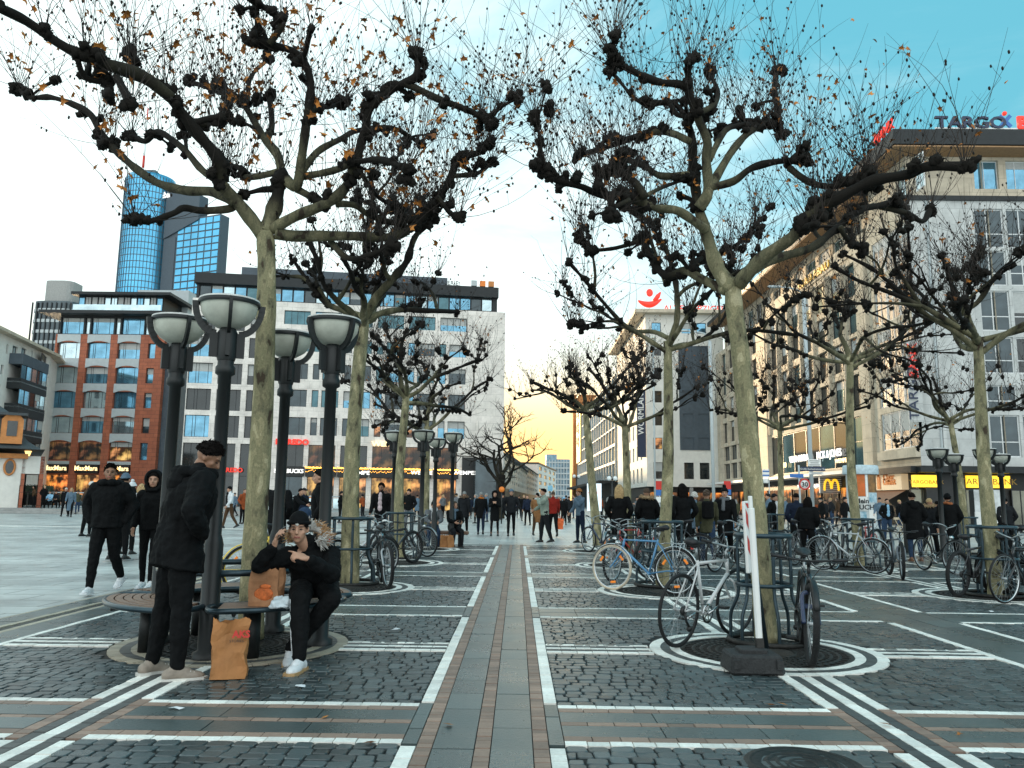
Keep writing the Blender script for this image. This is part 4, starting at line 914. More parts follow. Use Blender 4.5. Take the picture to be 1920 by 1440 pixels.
# ------------------------------------------------------------------ plane trees
def bark_mat():
    m, nt, b = nodes_of('plane_bark'); N = nt.nodes; L = nt.links
    tc = N.new('ShaderNodeTexCoord'); mp = N.new('ShaderNodeMapping'); mp.inputs['Scale'].default_value = (1, 1, .42); L.new(tc.outputs['Object'], mp.inputs[0])
    n1 = N.new('ShaderNodeTexNoise'); n1.inputs['Scale'].default_value = 8; n1.inputs['Detail'].default_value = 5; n1.inputs['Roughness'].default_value = .5; n1.inputs['Distortion'].default_value = .15; L.new(mp.outputs[0], n1.inputs['Vector'])
    r1 = N.new('ShaderNodeValToRGB'); e = r1.color_ramp.elements; e[0].position = .36; e[0].color = (.06, .045, .03, 1); e[1].position = .385; e[1].color = (.15, .145, .09, 1)
    for p, c in ((.43, (.18, .165, .10)), (.455, (.27, .245, .145)), (.53, (.215, .205, .12)), (.545, (.33, .295, .175)), (.61, (.29, .26, .15)), (.625, (.45, .40, .25)), (.72, (.47, .42, .27))): x = e.new(p); x.color = (*c, 1)
    L.new(n1.outputs['Fac'], r1.inputs[0])
    n2 = N.new('ShaderNodeTexNoise'); n2.inputs['Scale'].default_value = 60; n2.inputs['Detail'].default_value = 5; L.new(tc.outputs['Object'], n2.inputs['Vector'])
    at = N.new('ShaderNodeAttribute'); at.attribute_name = 'dark'  # dark knob bark, plus the backlit look of the limbs painted into the colour
    mx = N.new('ShaderNodeMix'); mx.data_type = 'RGBA'; q = [i for i in mx.inputs if i.type == 'RGBA']; L.new(at.outputs['Fac'], mx.inputs['Factor']); L.new(r1.outputs[0], q[0]); q[1].default_value = (.012, .010, .008, 1)
    mr = N.new('ShaderNodeMapRange'); L.new(n2.outputs['Fac'], mr.inputs[0]); mr.inputs['To Min'].default_value = .6; mr.inputs['To Max'].default_value = 1.4
    v = N.new('ShaderNodeVectorMath'); v.operation = 'SCALE'; L.new([o for o in mx.outputs if o.type == 'RGBA'][0], v.inputs[0]); L.new(mr.outputs[0], v.inputs['Scale']); L.new(v.outputs[0], b.inputs['Base Color'])
    ad = N.new('ShaderNodeMath'); L.new(n1.outputs['Fac'], ad.inputs[0]); m2 = N.new('ShaderNodeMath'); m2.operation = 'MULTIPLY'; L.new(n2.outputs['Fac'], m2.inputs[0]); m2.inputs[1].default_value = .35; L.new(m2.outputs[0], ad.inputs[1])
    bp = N.new('ShaderNodeBump'); bp.inputs['Strength'].default_value = .7; bp.inputs['Distance'].default_value = .02; L.new(ad.outputs[0], bp.inputs['Height']); L.new(bp.outputs[0], b.inputs['Normal']); b.inputs['Roughness'].default_value = .85; b.inputs['Specular IOR Level'].default_value = .2
    return m
M_bark = bark_mat(); M_twig = mk('twig_bark', (.022, .014, .010), .8, var=.3)
M_leaf = mk('dry_leaf', (.30, .09, .02), .7, var=.75, scale=3.0, col2=(.70, .26, .04)); M_seed = mk('seed_pod', (.015, .010, .008), .9, var=.3)
class Limbs(MB):
    def __init__(s): super().__init__(); s.dk = []
    def grow(s, pts, r0, r1, d0, d1, n=10, rough=.12, knob=()):
        P = smooth_path(pts, 5); k = len(P); rr = []; dd = []
        L_ = [0]
        for i in range(1, k): L_.append(L_[-1] + (P[i] - P[i - 1]).length)
        T = max(L_[-1], 1e-6); sd = rnd.random() * 50
        for i in range(k):
            t = L_[i] / T; r = r0 + (r1 - r0) * t ** .8
            lump = mnoise.noise(Vector((L_[i] * 5.5 + sd, sd, 0)))
            r *= 1 + rough * (.5 + t) * 2.0 * max(lump, -.3)
            rr.append(r); dd.append(min(1, max(0, d0 + (d1 - d0) * t * (1.9 if d0 > .02 or r1 < .07 else 1.0))))
        c0 = len(s.v); s.tube(P, rr, n); 
        for i in range(k): s.dk += [dd[i]] * n
        return P, rr
    def knob(s, c, r, n=8):
        if r > .045:
            for q in range(3): s.knob(Vector(c) + Vector((rnd.gauss(0, .42), rnd.gauss(0, .42), rnd.gauss(.05, .4))) * r, min(r * .78, .0445), 7)
            r *= .86
        o = len(s.v); c = Vector(c); sd = Vector((rnd.random() * 40, rnd.random() * 40, 3)); m = max(5, n - 2); vs = []; fs = []
        for i in range(m + 1):
            ph = math.pi * i / m
            for j in range(n):
                t = 2 * math.pi * j / n; d = Vector((math.sin(ph) * math.cos(t), math.sin(ph) * math.sin(t), math.cos(ph)))
                vs.append(c + d * r * (1 + .7 * mnoise.noise(d * 1.7 + sd) + .4 * mnoise.noise(d * 4.5 + sd)))
        for i in range(m):
            for j in range(n): fs.append((i * n + j, (i + 1) * n + j, (i + 1) * n + (j + 1) % n, i * n + (j + 1) % n))
        s.add(vs, fs, 0, True); s.dk += [1.0] * len(vs)
        # stubble of cut shoot bases
        for q in range(4):
            d = Vector((rnd.gauss(0, 1), rnd.gauss(0, 1), rnd.gauss(.4, .8))).normalized(); a = c + d * r * .7; b_ = c + d * r * rnd.uniform(1.1, 1.45)
            k0 = len(s.v); s.tube([a, b_], [r * .16, r * .06], 4, smooth=False); s.dk += [1.0] * (len(s.v) - k0)
    def done(s, name, parent):
        o = s.build(name, M_bark, parent, fix=False); at = o.data.attributes.new('dark', 'FLOAT', 'POINT'); at.data.foreach_set('value', s.dk); return o
LEAF = [(0, 0), (.25, .05), (.5, -.1), (.42, .2), (.55, .45), (.28, .42), (.12, .55), (0, .95), (-.12, .55), (-.3, .42), (-.55, .42), (-.42, .2), (-.5, -.08), (-.22, .05)]
def add_leaf(mb, p, size, fold=.25):
    M = Euler((rnd.uniform(-1.2, 1.2), rnd.uniform(-1.2, 1.2), rnd.uniform(0, 6.3))).to_matrix(); k = rnd.uniform(.7, 1.2)
    vs = [M @ Vector((x * size * k, y * size, -abs(x) * size * fold * rnd.uniform(.4, 2))) + p for x, y in LEAF]; n = len(vs)
    c = M @ Vector((0, size * .3, size * .12)) + p
    mb.add([c] + vs, [(0, i + 1, (i + 1) % n + 1) for i in range(n)], 0)
def shoots(tw, lf, sdm, c, out, n, lmin, lmax, r=.0055, leaf=.06, leafp=.35, sides=3):
    for q in range(n):
        d = Vector((rnd.gauss(0, .42), rnd.gauss(0, .42), 1)) + out * rnd.uniform(.0, .55); d.normalize()
        if rnd.random() < .12: d = Vector((rnd.gauss(0, 1), rnd.gauss(0, 1), rnd.uniform(-.2, .5))).normalized()
        ln = rnd.uniform(lmin, lmax) * (1 if rnd.random() < .75 else .5); P = [c + d * .03]; k = 6; v = d.copy(); bend = Vector((rnd.gauss(0, .13), rnd.gauss(0, .13), .13))
        for i in range(k): v = (v + bend + Vector((rnd.gauss(0, .05), rnd.gauss(0, .05), 0))).normalized(); P.append(P[-1] + v * ln / k)
        tw.tube(P, [r * (1 - .72 * i / k) for i in range(k + 1)], sides, smooth=False, cap=False)
        for i in range(2, k + 1):       # side twigs, buds, hanging leaves
            if rnd.random() < .24:
                e = (v + Vector((rnd.gauss(0, .6), rnd.gauss(0, .6), .1))).normalized() * rnd.uniform(.05, .22); tw.tube([P[i], P[i] + e * .6, P[i] + e + Vector((0, 0, .02))], [r * .45, r * .35, r * .22], 3, smooth=False, cap=False)
                if rnd.random() < .5: sdm.ball(P[i] + e, (.011, .011, .016), 4)
            if rnd.random() < leafp * .22: add_leaf(lf, P[i] + Vector((rnd.gauss(0, .03), rnd.gauss(0, .03), -.03)), leaf * rnd.uniform(.6, 1.3))
            elif rnd.random() < .13: sdm.ball(P[i] + Vector((rnd.gauss(0, .012), rnd.gauss(0, .012), 0)), (.013, .013, .02), 4)
def finish_tree(name, label, base, lim, tw, lf, sd_, group):
    r = empty(name, base); tag(r, label, 'tree', group); inv = Matrix.Translation(-Vector(base))
    for m in (lim, tw, lf, sd_): m.xform(inv)
    lim.done('trunk', r); tw.build('shoots', M_twig, r, fix=False)['kind'] = 'stuff'
    if lf.v: lf.build('leaves', M_leaf, r, fix=False)['kind'] = 'stuff'
    if sd_.v: sd_.build('seed_pods', M_seed, r, fix=False)['kind'] = 'stuff'
    return r
TG_ = 'pollarded plane trees on the square'
def traced_tree(name, label, trunk, limbs, Yb, scale_px, knob_r, base, lfsz=.08, lfp=.5):
    lim, tw, lf, sd_ = Limbs(), MB(), MB(), MB()
    P, rr = lim.grow([pY(x, y, Yb) if i else Vector(base) for i, (x, y) in enumerate(trunk[0])], *trunk[1], 0, .12, n=16, rough=.05)
    top = P[-1]
    tips = []
    for spec in limbs:
        pts, r0, r1, y0, y1, d0, ends = spec
        W = []; r0 *= .83; r1 *= .76
        for i, (x, y) in enumerate(pts): t = i / (len(pts) - 1); W.append(pY(x, y, Yb + y0 + (y1 - y0) * t))
        Q, rr = lim.grow(W, r0, r1, d0, 1.0, n=10, rough=.20)
        out = (Q[-1] - Q[-3]); out.z = 0; out = out.normalized() if out.length > 1e-6 else Vector((0, 0, 0))
        lim.knob(Q[-1], knob_r * rnd.uniform(.9, 1.3)); lim.knob(Q[-1] + Vector((rnd.gauss(0, .05), rnd.gauss(0, .05), rnd.gauss(0, .05))), knob_r * rnd.uniform(.7, 1.0))
        tips.append((Q[-1], out, 15))
        m = len(Q)
        for k in range(int(m * .35), m - 2):
            if rnd.random() < .30:
                c = Q[k] + Vector((rnd.gauss(0, .03), rnd.gauss(0, .03), rnd.gauss(.01, .03))); lim.knob(c, max(rr[k] * rnd.uniform(1.1, 1.7), knob_r * .55)); tips.append((c, out * .4, 3 if rnd.random() < .7 else 7))
                if rnd.random() < .33:          # short stump carrying its own knob
                    e = Vector((rnd.gauss(0, .6), rnd.gauss(0, .9), rnd.uniform(-.3, .8))).normalized() * rnd.uniform(.15, .38); lim.grow([Q[k], Q[k] + e * .5 + Vector((0, 0, .02)), Q[k] + e], rr[k] * .6, rr[k] * .5, 1, 1, n=7, rough=.3); lim.knob(Q[k] + e, knob_r * rnd.uniform(.6, .95)); tips.append((Q[k] + e, e.normalized() * .5, 6))
    for c, out, n in tips: shoots(tw, lf, sd_, c, out, n, .5, 1.6, r=.0040, leaf=lfsz, leafp=lfp)
    return lim, tw, lf, sd_
def h(*a, ox=0, oy=0, s=.5): return [(ox + a[i] * s, oy + a[i + 1] * s) for i in range(0, len(a), 2)]
# left foreground tree, its limbs laid out as in the photograph and spread in depth
bL = gp(470, 1198); YL = bL.y
L1 = [
 (h(985,880, 900,770, 830,690, 820,600, 740,500, 680,420, 620,340), .085, .06, 0, -.9, .3, 1),
 (h(640,365, 540,290, 400,240, 250,180, 100,80, 0,30, -120,-30), .075, .05, -.9, -2.2, .9, 1),
 (h(880,760, 800,720, 700,715, 600,690, 520,640, 440,570, 380,500, 340,430, 270,390, 190,365, 110,365, 70,330), .066, .035, -.2, .7, .6, 1),
 (h(900,740, 870,780, 760,790, 690,780, 650,800, 560,830, 505,822), .05, .04, 0, -.7, .7, 1),
 (h(995,870, 1035,760, 1055,650), .10, .085, 0, .1, .05, 1),
 (h(1055,650, 1040,580, 985,510, 920,400, 880,370, 790,330, 710,308), .06, .04, .1, .9, .5, 1),
 (h(1060,660, 1110,700, 1130,600, 1150,450, 1165,300, 1110,200, 1020,170, 955,145), .07, .045, .1, -.5, .4, 1),
 (h(1010,165, 1055,90, 1010,40, 940,0, 900,-40), .045, .04, -.5, -.8, .9, 1),
 (h(1020,860, 1110,810, 1220,765, 1290,710, 1330,620, 1370,480, 1390,400, 1480,330, 1560,285, 1560,200), .075, .05, 0, -.6, .35, 1),
 (h(1515,312, 1570,335, 1640,370, 1720,400, 1790,430, 1840,465), .045, .04, -.5, -.3, .9, 1),
 (h(1840,440, 1880,400, 1940,370), .03, .02, -.3, -.3, 1, 1),
 (h(1030,875, 1100,885, 1180,885, 1320,885, 1450,890, 1530,860, 1620,780, 1680,690, 1720,600, 1800,570, 1835,540), .075, .045, 0, .7, .4, 1),
 (h(1260,765, 1330,770, 1390,810, 1480,835, 1540,825, 1610,790), .045, .035, 0, .4, .7, 1),
 (h(1130,650, 1190,570, 1280,520, 1340,490, 1470,480, 1540,515, 1580,540), .05, .035, 0, 1.0, .5, 1),
 (h(1120,665, 1250,640, 1330,610, 1430,600, 1530,635), .05, .035, .1, -.9, .5, 1),
 (h(1240,905, 1290,960, 1340,970, 1420,945, 1470,915), .045, .035, .3, -.2, .8, 1),
 (h(1115,710, 1170,740, 1225,770), .05, .045, .1, -.1, .4, 1),
 (h(1040,645, 930,665, 900,630, 850,620), .045, .035, .1, .8, .5, 1),
 (h(850,700, 760,640, 700,570, 640,520, 590,495, 545,530, 490,505), .05, .04, -.3, .4, .6, 1),
 (h(1150,420, 1190,405, 1240,400, 1280,385), .04, .035, -.2, .5, .9, 1), (h(1000,520, 1020,470, 1010,360), .045, .04, .4, .8, .8, 1),
 (h(930,400, 940,290, 1010,220), .035, .03, .7, 1.1, .9, 1), (h(700,460, 780,465, 850,430), .035, .035, -.5, -.1, .9, 1), (h(1690,660, 1790,650, 1840,610), .035, .035, .5, .9, .9, 1),
 (h(1640,740, 1690,800, 1720,815), .035, .03, .4, .2, .9, 1), (h(1340,625, 1380,690, 1420,740, 1500,790), .032, .028, .2, .8, .9, 1), (h(440,290, 470,350, 490,390), .04, .05, -1.3, -1.5, 1, 1),
 (h(290,220, 320,290, 400,310), .03, .03, -1.5, -1.2, 1, 1), (h(560,300, 500,240, 480,200), .03, .03, -1.1, -1, 1, 1)]
T = traced_tree('plane_tree', '', ([(470, 1198), (474, 1080), (482, 940), (492, 780), (498, 620), (500, 500), (497, 436)], (.125, .092)), L1, YL, 1, .066, bL)
finish_tree('plane_tree', 'large pollarded plane tree rising from the round bench at the left front', bL, *T, TG_)
bR = gp(1437, 1204); YR = bR.y
o2 = dict(ox=960, oy=0)
R1 = [
 (h(826,1085, 775,1015, 745,930, 720,850, 700,780, 690,720, 680,640, 675,520, 650,440, 610,390, 560,385, 525,392, **o2), .105, .04, 0, .5, .05, 1),
 (h(700,780, 735,720, 728,600, 732,530, 700,450, 670,370, 640,320, 540,305, 430,255, 375,222, **o2), .075, .04, .1, -.6, .3, 1),
 (h(665,350, 660,280, 670,225, **o2), .05, .045, -.3, -.5, .9, 1), (h(375,230, 375,190, **o2), .04, .04, -.6, -.7, 1, 1),
 (h(735,720, 780,640, 830,560, 895,490, 960,460, 1000,430, 985,340, 992,265, **o2), .065, .035, 0, .8, .4, 1),
 (h(735,705, 830,680, 900,630, 1000,605, 1085,605, **o2), .05, .045, 0, -.5, .6, 1),
 (h(740,600, 800,490, 870,470, 950,462, **o2), .045, .04, 0, .5, .6, 1), (h(700,425, 760,390, 770,340, 740,270, **o2), .04, .03, -.2, .3, .8, 1),
 (h(725,860, 690,835, 620,790, 540,780, 470,750, 400,735, 330,730, 260,700, 180,680, 125,640, **o2), .062, .045, 0, -.9, .3, 1),
 (h(125,640, 110,580, 100,500, 85,440, **o2), .03, .015, -.9, -1, 1, 1),
 (h(670,655, 560,660, 500,625, 430,600, 390,600, **o2), .05, .045, .2, .9, .5, 1), (h(665,530, 600,500, 520,495, 440,520, 330,560, 250,580, **o2), .05, .045, .2, 1.1, .6, 1),
 (h(500,740, 460,685, 400,645, 335,645, **o2), .045, .055, -.5, -.3, .9, 1), (h(490,740, 570,700, 660,670, **o2), .03, .025, -.4, .2, .7, 1), (h(440,750, 380,780, 365,810, **o2), .03, .03, -.6, -.9, .9, 1),
 (h(855,1060, 870,1040, 950,960, 1050,890, 1130,800, 1230,740, 1350,680, 1480,655, 1560,625, 1695,625, **o2), .095, .055, 0, -1.5, .3, 1),
 (h(880,1025, 990,970, 1120,930, 1200,870, 1300,790, 1380,770, 1450,750, **o2), .065, .045, -.1, .6, .5, 1),
 (h(1230,850, 1260,900, 1310,925, **o2), .04, .035, .2, .4, .9, 1), (h(1160,900, 1130,850, 1180,800, **o2), .03, .03, .2, .6, .9, 1),
 (h(1040,630, 1110,680, 1190,700, 1260,685, 1340,670, **o2), .04, .035, -.4, -.9, .9, 1), (h(1380,775, 1480,800, 1540,830, 1570,780, **o2), .04, .04, .6, .9, .9, 1),
 (h(1000,440, 1000,500, **o2), .04, .045, .6, .5, 1, 1), (h(960,470, 880,450, 790,480, **o2), .03, .03, .5, .9, .9, 1), (h(1340,690, 1330,640, **o2), .06, .06, -.9, -.9, 1, 1),
 (h(590,385, 620,430, 670,440, **o2), .035, .03, .4, .2, 1, 1), (h(500,395, 450,360, 400,300, 370,270, **o2), .03, .025, .5, .7, 1, 1),
 (h(800,1090, 770,1075, 700,1040, 650,1015, 585,1035, 540,1000, 510,940, 490,895, **o2), .07, .045, 0, .9, .15, 1), (h(490,900, 390,930, 300,940, **o2), .035, .03, .9, 1.1, .9, 1), (h(655,1015, 690,980, 720,965, **o2), .04, .04, .5, .8, .9, 1)]
T = traced_tree('plane_tree', '', ([(1437, 1204), (1428, 1080), (1415, 940), (1402, 800), (1388, 660), (1378, 590), (1374, 540)], (.112, .088)), R1, YR, 1, .066, bR, .055, .42)
finish_tree('plane_tree', 'tall pollarded plane tree behind the leaning white post at the right front', bR, *T, TG_)

def pollard(label, base, fork, seed, lean=(0, 0), r0=.14, spread=2.4, rise=1.6, nl=6, lead=True, twr=.0055, nsh=5, tall=0, hole=None):
    global rnd
    keep = rnd; rnd = random.Random(seed); base = Vector(base)
    lim, tw, lf, sd_ = Limbs(), MB(), MB(), MB()
    top = base + Vector((lean[0], lean[1], fork)); mid = base + Vector((lean[0] * .4 + rnd.gauss(0, .05), lean[1] * .4, fork * .5))
    P, rr = lim.grow([base + Vector((0, 0, -.05)), base + Vector((0, 0, .25)), mid, top], r0 * 1.1, r0 * .68, 0, .1, n=12, rough=.05)
    tips = []
    def limb(st, d, ln, r, depth):
        pts = [st]; v = d.normalized(); k = 5
        for i in range(k):
            v = (v + Vector((rnd.gauss(0, .22), rnd.gauss(0, .22), rnd.gauss(.02, .16)))).normalized(); pts.append(pts[-1] + v * ln / k)
        Q, q = lim.grow(pts, r, r * .55, .25 + .4 * depth, 1, n=7, rough=.25)
        out = Vector((v.x, v.y, 0)); lim.knob(Q[-1], rnd.uniform(.048, .075), 7); tips.append((Q[-1], out, nsh + 4)); m = len(Q)
        for c in range(int(m * .4), m - 1):
            if rnd.random() < .2: kk = Q[c] + Vector((rnd.gauss(0, .03), rnd.gauss(0, .03), rnd.gauss(0, .03))); lim.knob(kk, max(q[c] * 1.4, rnd.uniform(.04, .06)), 7); tips.append((kk, out * .3, nsh // 2))
        if depth < 2:
            for c in ([int(m * .4), int(m * .7)] if depth == 0 else [int(m * .55)]):
                d2 = (v + Vector((rnd.gauss(0, .8), rnd.gauss(0, .8), rnd.gauss(.15, .3)))).normalized(); limb(Q[c], d2, ln * rnd.uniform(.4, .65), q[c] * .75, depth + 1)
    a0 = rnd.random() * 6.28
    for k in range(nl):
        a = a0 + 2 * math.pi * k / nl + rnd.gauss(0, .25); el = rnd.uniform(.15, .65); limb(top + Vector((0, 0, rnd.uniform(-.25, .1))), Vector((math.cos(a), math.sin(a), el)), spread * rnd.uniform(.8, 1.15), r0 * .45, 0)
    if lead:
        limb(top - Vector((0, 0, .1)), Vector((lean[0] * .2 + rnd.gauss(0, .1), rnd.gauss(0, .1), 1)), rise * 1.1, r0 * .6, 0)
        if tall: limb(top + Vector((0, 0, rise * .5)), Vector((rnd.gauss(0, .5), rnd.gauss(0, .5), .5)), spread * .8, r0 * .4, 0); limb(top + Vector((0, 0, rise * .6)), Vector((rnd.gauss(0, .5), rnd.gauss(0, .5), .5)), spread * .8, r0 * .4, 0)
    for c, out, n in tips: shoots(tw, lf, sd_, c, out, n, .45, 1.35, r=twr, leaf=.07, leafp=.16)
    rnd = keep
    return finish_tree('plane_tree', label, base, lim, tw, lf, sd_, TG_)
def tree_at(label, bx_, by_, fx, fy, seed, **k):
    b = gp(bx_, by_); top = pY(fx, fy, b.y); return pollard(label, b, top.z, seed, lean=(top.x - b.x, 0), **k)
tree_at('pollarded plane tree inside the guard rail behind the seated man', 655, 1094, 682, 590, 11, r0=.145, spread=1.9, rise=1.9, nl=5, tall=1)
tree_at('pollarded plane tree behind the parked black bikes left of the path', 748, 1046, 762, 745, 12, r0=.125, spread=2.2, rise=1.6, nl=6)
tree_at('pollarded plane tree behind the seated couple left of the path', 795, 1022, 800, 800, 31, r0=.125, spread=2.4, rise=2.0, nl=6)
tree_at('pollarded plane tree behind the blue bicycle right of the path', 1243, 1098, 1252, 640, 14, r0=.105, spread=2.2, rise=2.0, nl=5, tall=1)
tree_at('slender pollarded plane tree in the third place right of the path', 1178, 1046, 1172, 800, 15, r0=.115, spread=2.0, rise=1.8, nl=5)
tree_at('leaning pollarded plane tree farthest right of the path', 1120, 1022, 1098, 770, 16, r0=.15, spread=2.6, rise=1.5, nl=6)
tree_at('pollarded plane tree beside the advertising column', 1612, 1062, 1594, 670, 17, r0=.112, spread=2.6, rise=1.5, nl=7)
tree_at('thin pollarded plane tree in front of the dark shop windows', 1464, 1030, 1462, 800, 18, r0=.105, spread=2.6, rise=1.4, nl=7)
tree_at('pollarded plane tree above the two parked bikes at the right edge', 1868, 1116, 1834, 640, 29, r0=.115, spread=2.5, rise=1.5, nl=7)
tree_at('crooked pollarded plane tree behind the right-hand lamp cluster', 1812, 1040, 1782, 790, 20, r0=.11, spread=2.6, rise=1.3, nl=7)
# natural street tree in the far gap
def street_tree(base, H, seed):
    global rnd
    keep = rnd; rnd = random.Random(seed); lim, tw, lf, sd_ = Limbs(), MB(), MB(), MB(); base = Vector(base)
    def br(st, d, ln, r, lev):
        pts = [st]; v = d.normalized()
        for i in range(4): v = (v + Vector((rnd.gauss(0, .18), rnd.gauss(0, .18), rnd.gauss(.03, .12)))).normalized(); pts.append(pts[-1] + v * ln / 4)
        if r > .022: Q, q = lim.grow(pts, r, r * .6, .9, 1, n=6, rough=.05)
        else: tw.tube(pts, [r, r * .9, r * .8, r * .6, r * .4], 3, smooth=False, cap=False); Q = [Vector(p) for p in pts]
        if lev < 5:
            for k in range(3 if lev else 5):
                i = min(len(Q) - 1, int(len(Q) * rnd.uniform(.45, 1))); d2 = (v + Vector((rnd.gauss(0, .62), rnd.gauss(0, .62), rnd.gauss(.05, .35)))).normalized(); br(Q[i], d2, ln * rnd.uniform(.55, .8), r * .58, lev + 1)
    P, rr = lim.grow([base, base + Vector((0, 0, H * .15)), base + Vector((.1, 0, H * .32))], .36, .27, .9, 1, n=10, rough=.05)
    for k in range(5): a = 1.3 * k + .4; br(P[-1 - k], Vector((math.cos(a) * .7, math.sin(a) * .7, .9)), H * .27, .15, 1)
    rnd = keep; r = finish_tree('street_tree', 'big bare unpruned tree at the mouth of the far street', base, lim, tw, lf, sd_, None)
street_tree((-1.3, 62, 0), 10.5, 5)
# leaves fallen on the paving
for i, (x, y) in enumerate(((1462, 1322), (1658, 1361), (1795, 1380), (612, 1346), (848, 1362), (632, 1104), (1452, 1324), (700, 1395), (905, 1108), (1300, 1190))):
    m = MB(); add_leaf(m, Vector((0, 0, .016)), .075, .1); 
    zs = min(v[2] for v in m.v); o = m.build('fallen_leaf', M_leaf, None, fix=False)
    for v in o.data.vertices: v.co.z = .004 + (v.co.z - zs) * .28
    o.location = gp(x, y); tag(o, ['brown plane leaf lying on the paving near the rubber post foot', 'rust-coloured leaf lying on the white diagonal line', 'pale brown leaf lying on the grey slab band at lower right', 'dry leaf lying on the brown strip below the seated man', 'small leaf lying on the middle of the brown path strip', 'orange leaf lying under the round bench end', 'second brown leaf beside the one near the rubber foot', 'dry leaf lying on the front white line', 'leaf lying on the path between the rows of trees', 'leaf lying beside the white bicycle'][i], 'leaf', 'fallen plane leaves')
# ------------------------------------------------------------------ street furniture
M_post = mk('dark_green_grey_paint', (.0055, .0075, .008), .5, var=.25, scale=5, bump=.05)
M_bowl = mk('frosted_white_bowl', (.56, .57, .49), .45, var=.18, scale=5)
M_steel = mk('blue_grey_steel_tube', (.035, .058, .072), .32, metal=.6, var=.3, scale=7)
M_wood = mk('weathered_bench_wood', (.20, .115, .075), .55, var=.35, scale=9, bump=.15)
def lamp_meshes():
    m = MB(); m.lathe([(.12, 0), (.12, .05), (.080, .07), (.080, .95), (.068, 1.0), (.058, 1.03), (.055, 2.42), (.085, 2.44), (.085, 2.50), (.07, 2.52), (.07, 2.60)], n=20); pole = m.mesh('pole', M_post)
    m = MB()
    m.lathe([(.075, 2.56), (.085, 2.60), (.085, 2.82), (.06, 2.86)], n=16)
    for k in range(4):
        a = math.pi / 2 * k + .4; R = Matrix.Rotation(a, 3, 'Z')
        m.box(R @ Vector((.105, 0, 2.70)), (.09, .035, .22), M=R)
        arc = [R @ Vector((.10 + .185 * math.sin(t) , 0, 3.08 - .275 * math.cos(t))) for t in [i * math.pi / 2 / 8 for i in range(9)]]
        for i in range(8):
            p, q = arc[i], arc[i + 1]; d = (q - p); c = (p + q) / 2
            X = d.normalized(); Y = R @ Vector((0, 1, 0)); Z = X.cross(Y); m.box(c, (d.length * 1.12, .03, .055), M=Matrix((X, Y, Z)).transposed())
    cradle = m.mesh('cradle', M_post)
    m = MB(); m.lathe([(.0, 2.845), (.10, 2.86), (.18, 2.91), (.232, 2.985), (.25, 3.075)], n=36); 
    bowl = m.mesh('lamp_bowl', M_bowl)
    m = MB(); m.lathe([(.262, 3.06), (.268, 3.075), (.268, 3.095), (.255, 3.10)], n=36); rim = m.mesh('rim', M_post)
    m = MB(); m.lathe([(.262, 3.10), (.26, 3.115), (.15, 3.135), (.0, 3.14)], n=36); m.lathe([(.02, 3.14), (.02, 3.17), (.0, 3.17)], n=8); lid = m.mesh('lid', mk('pale_lamp_lid', (.55, .55, .53), .5))
    return (('pole', pole), ('cradle', cradle), ('lamp_bowl', bowl), ('rim', rim), ('lid', lid))
LM = lamp_meshes()
def lamp(px, py, Y, label, sc=1.0, rz=0.0):
    p = pY(px, py, Y); r = empty('street_lamp', (p.x, Y, 0), rz); tag(r, label, 'street lamp', 'bowl-shaped lamps on dark posts'); r.scale = (1, 1, sc)
    for n, me in LM: link(n, me, r)
    return r
lamps = []
for a in ((337, 612, 7.72, 'bowl lamp leftmost of the group over the round bench', 1, .3), (430, 580, 6.98, 'tallest-looking bowl lamp in front of the pale trunk', 1, 0), (540, 642, 8.42, 'bowl lamp half hidden behind the large left trunk', 1, .2), (626, 612, 7.7, 'bowl lamp standing right of the large left trunk', 1, .5)): lamps.append(lamp(*a))
for a in ((741, 826, 20.8, 'far bowl lamp half hidden by the third left trunk', 1), (794, 818, 20.4, 'far bowl lamp in front of the lettered shopfront', 1), (818, 832, 23.0, 'far bowl lamp overlapped by its nearer neighbour left of the bare street tree', 1), (850, 822, 23.6, 'far bowl lamp rightmost of the middle group', 1.07)): lamp(*a)
for a in ((1758, 853, 20.0, 'bowl lamp leftmost of the right group before the bank', .89), (1787, 858, 21.6, 'bowl lamp behind the leftmost one of the right group', .88), (1846, 851, 19.8, 'bowl lamp just left of the rightmost trunk', .89), (1874, 856, 21.4, 'bowl lamp peeping out right of the rightmost trunk', .88)): lamp(*a)
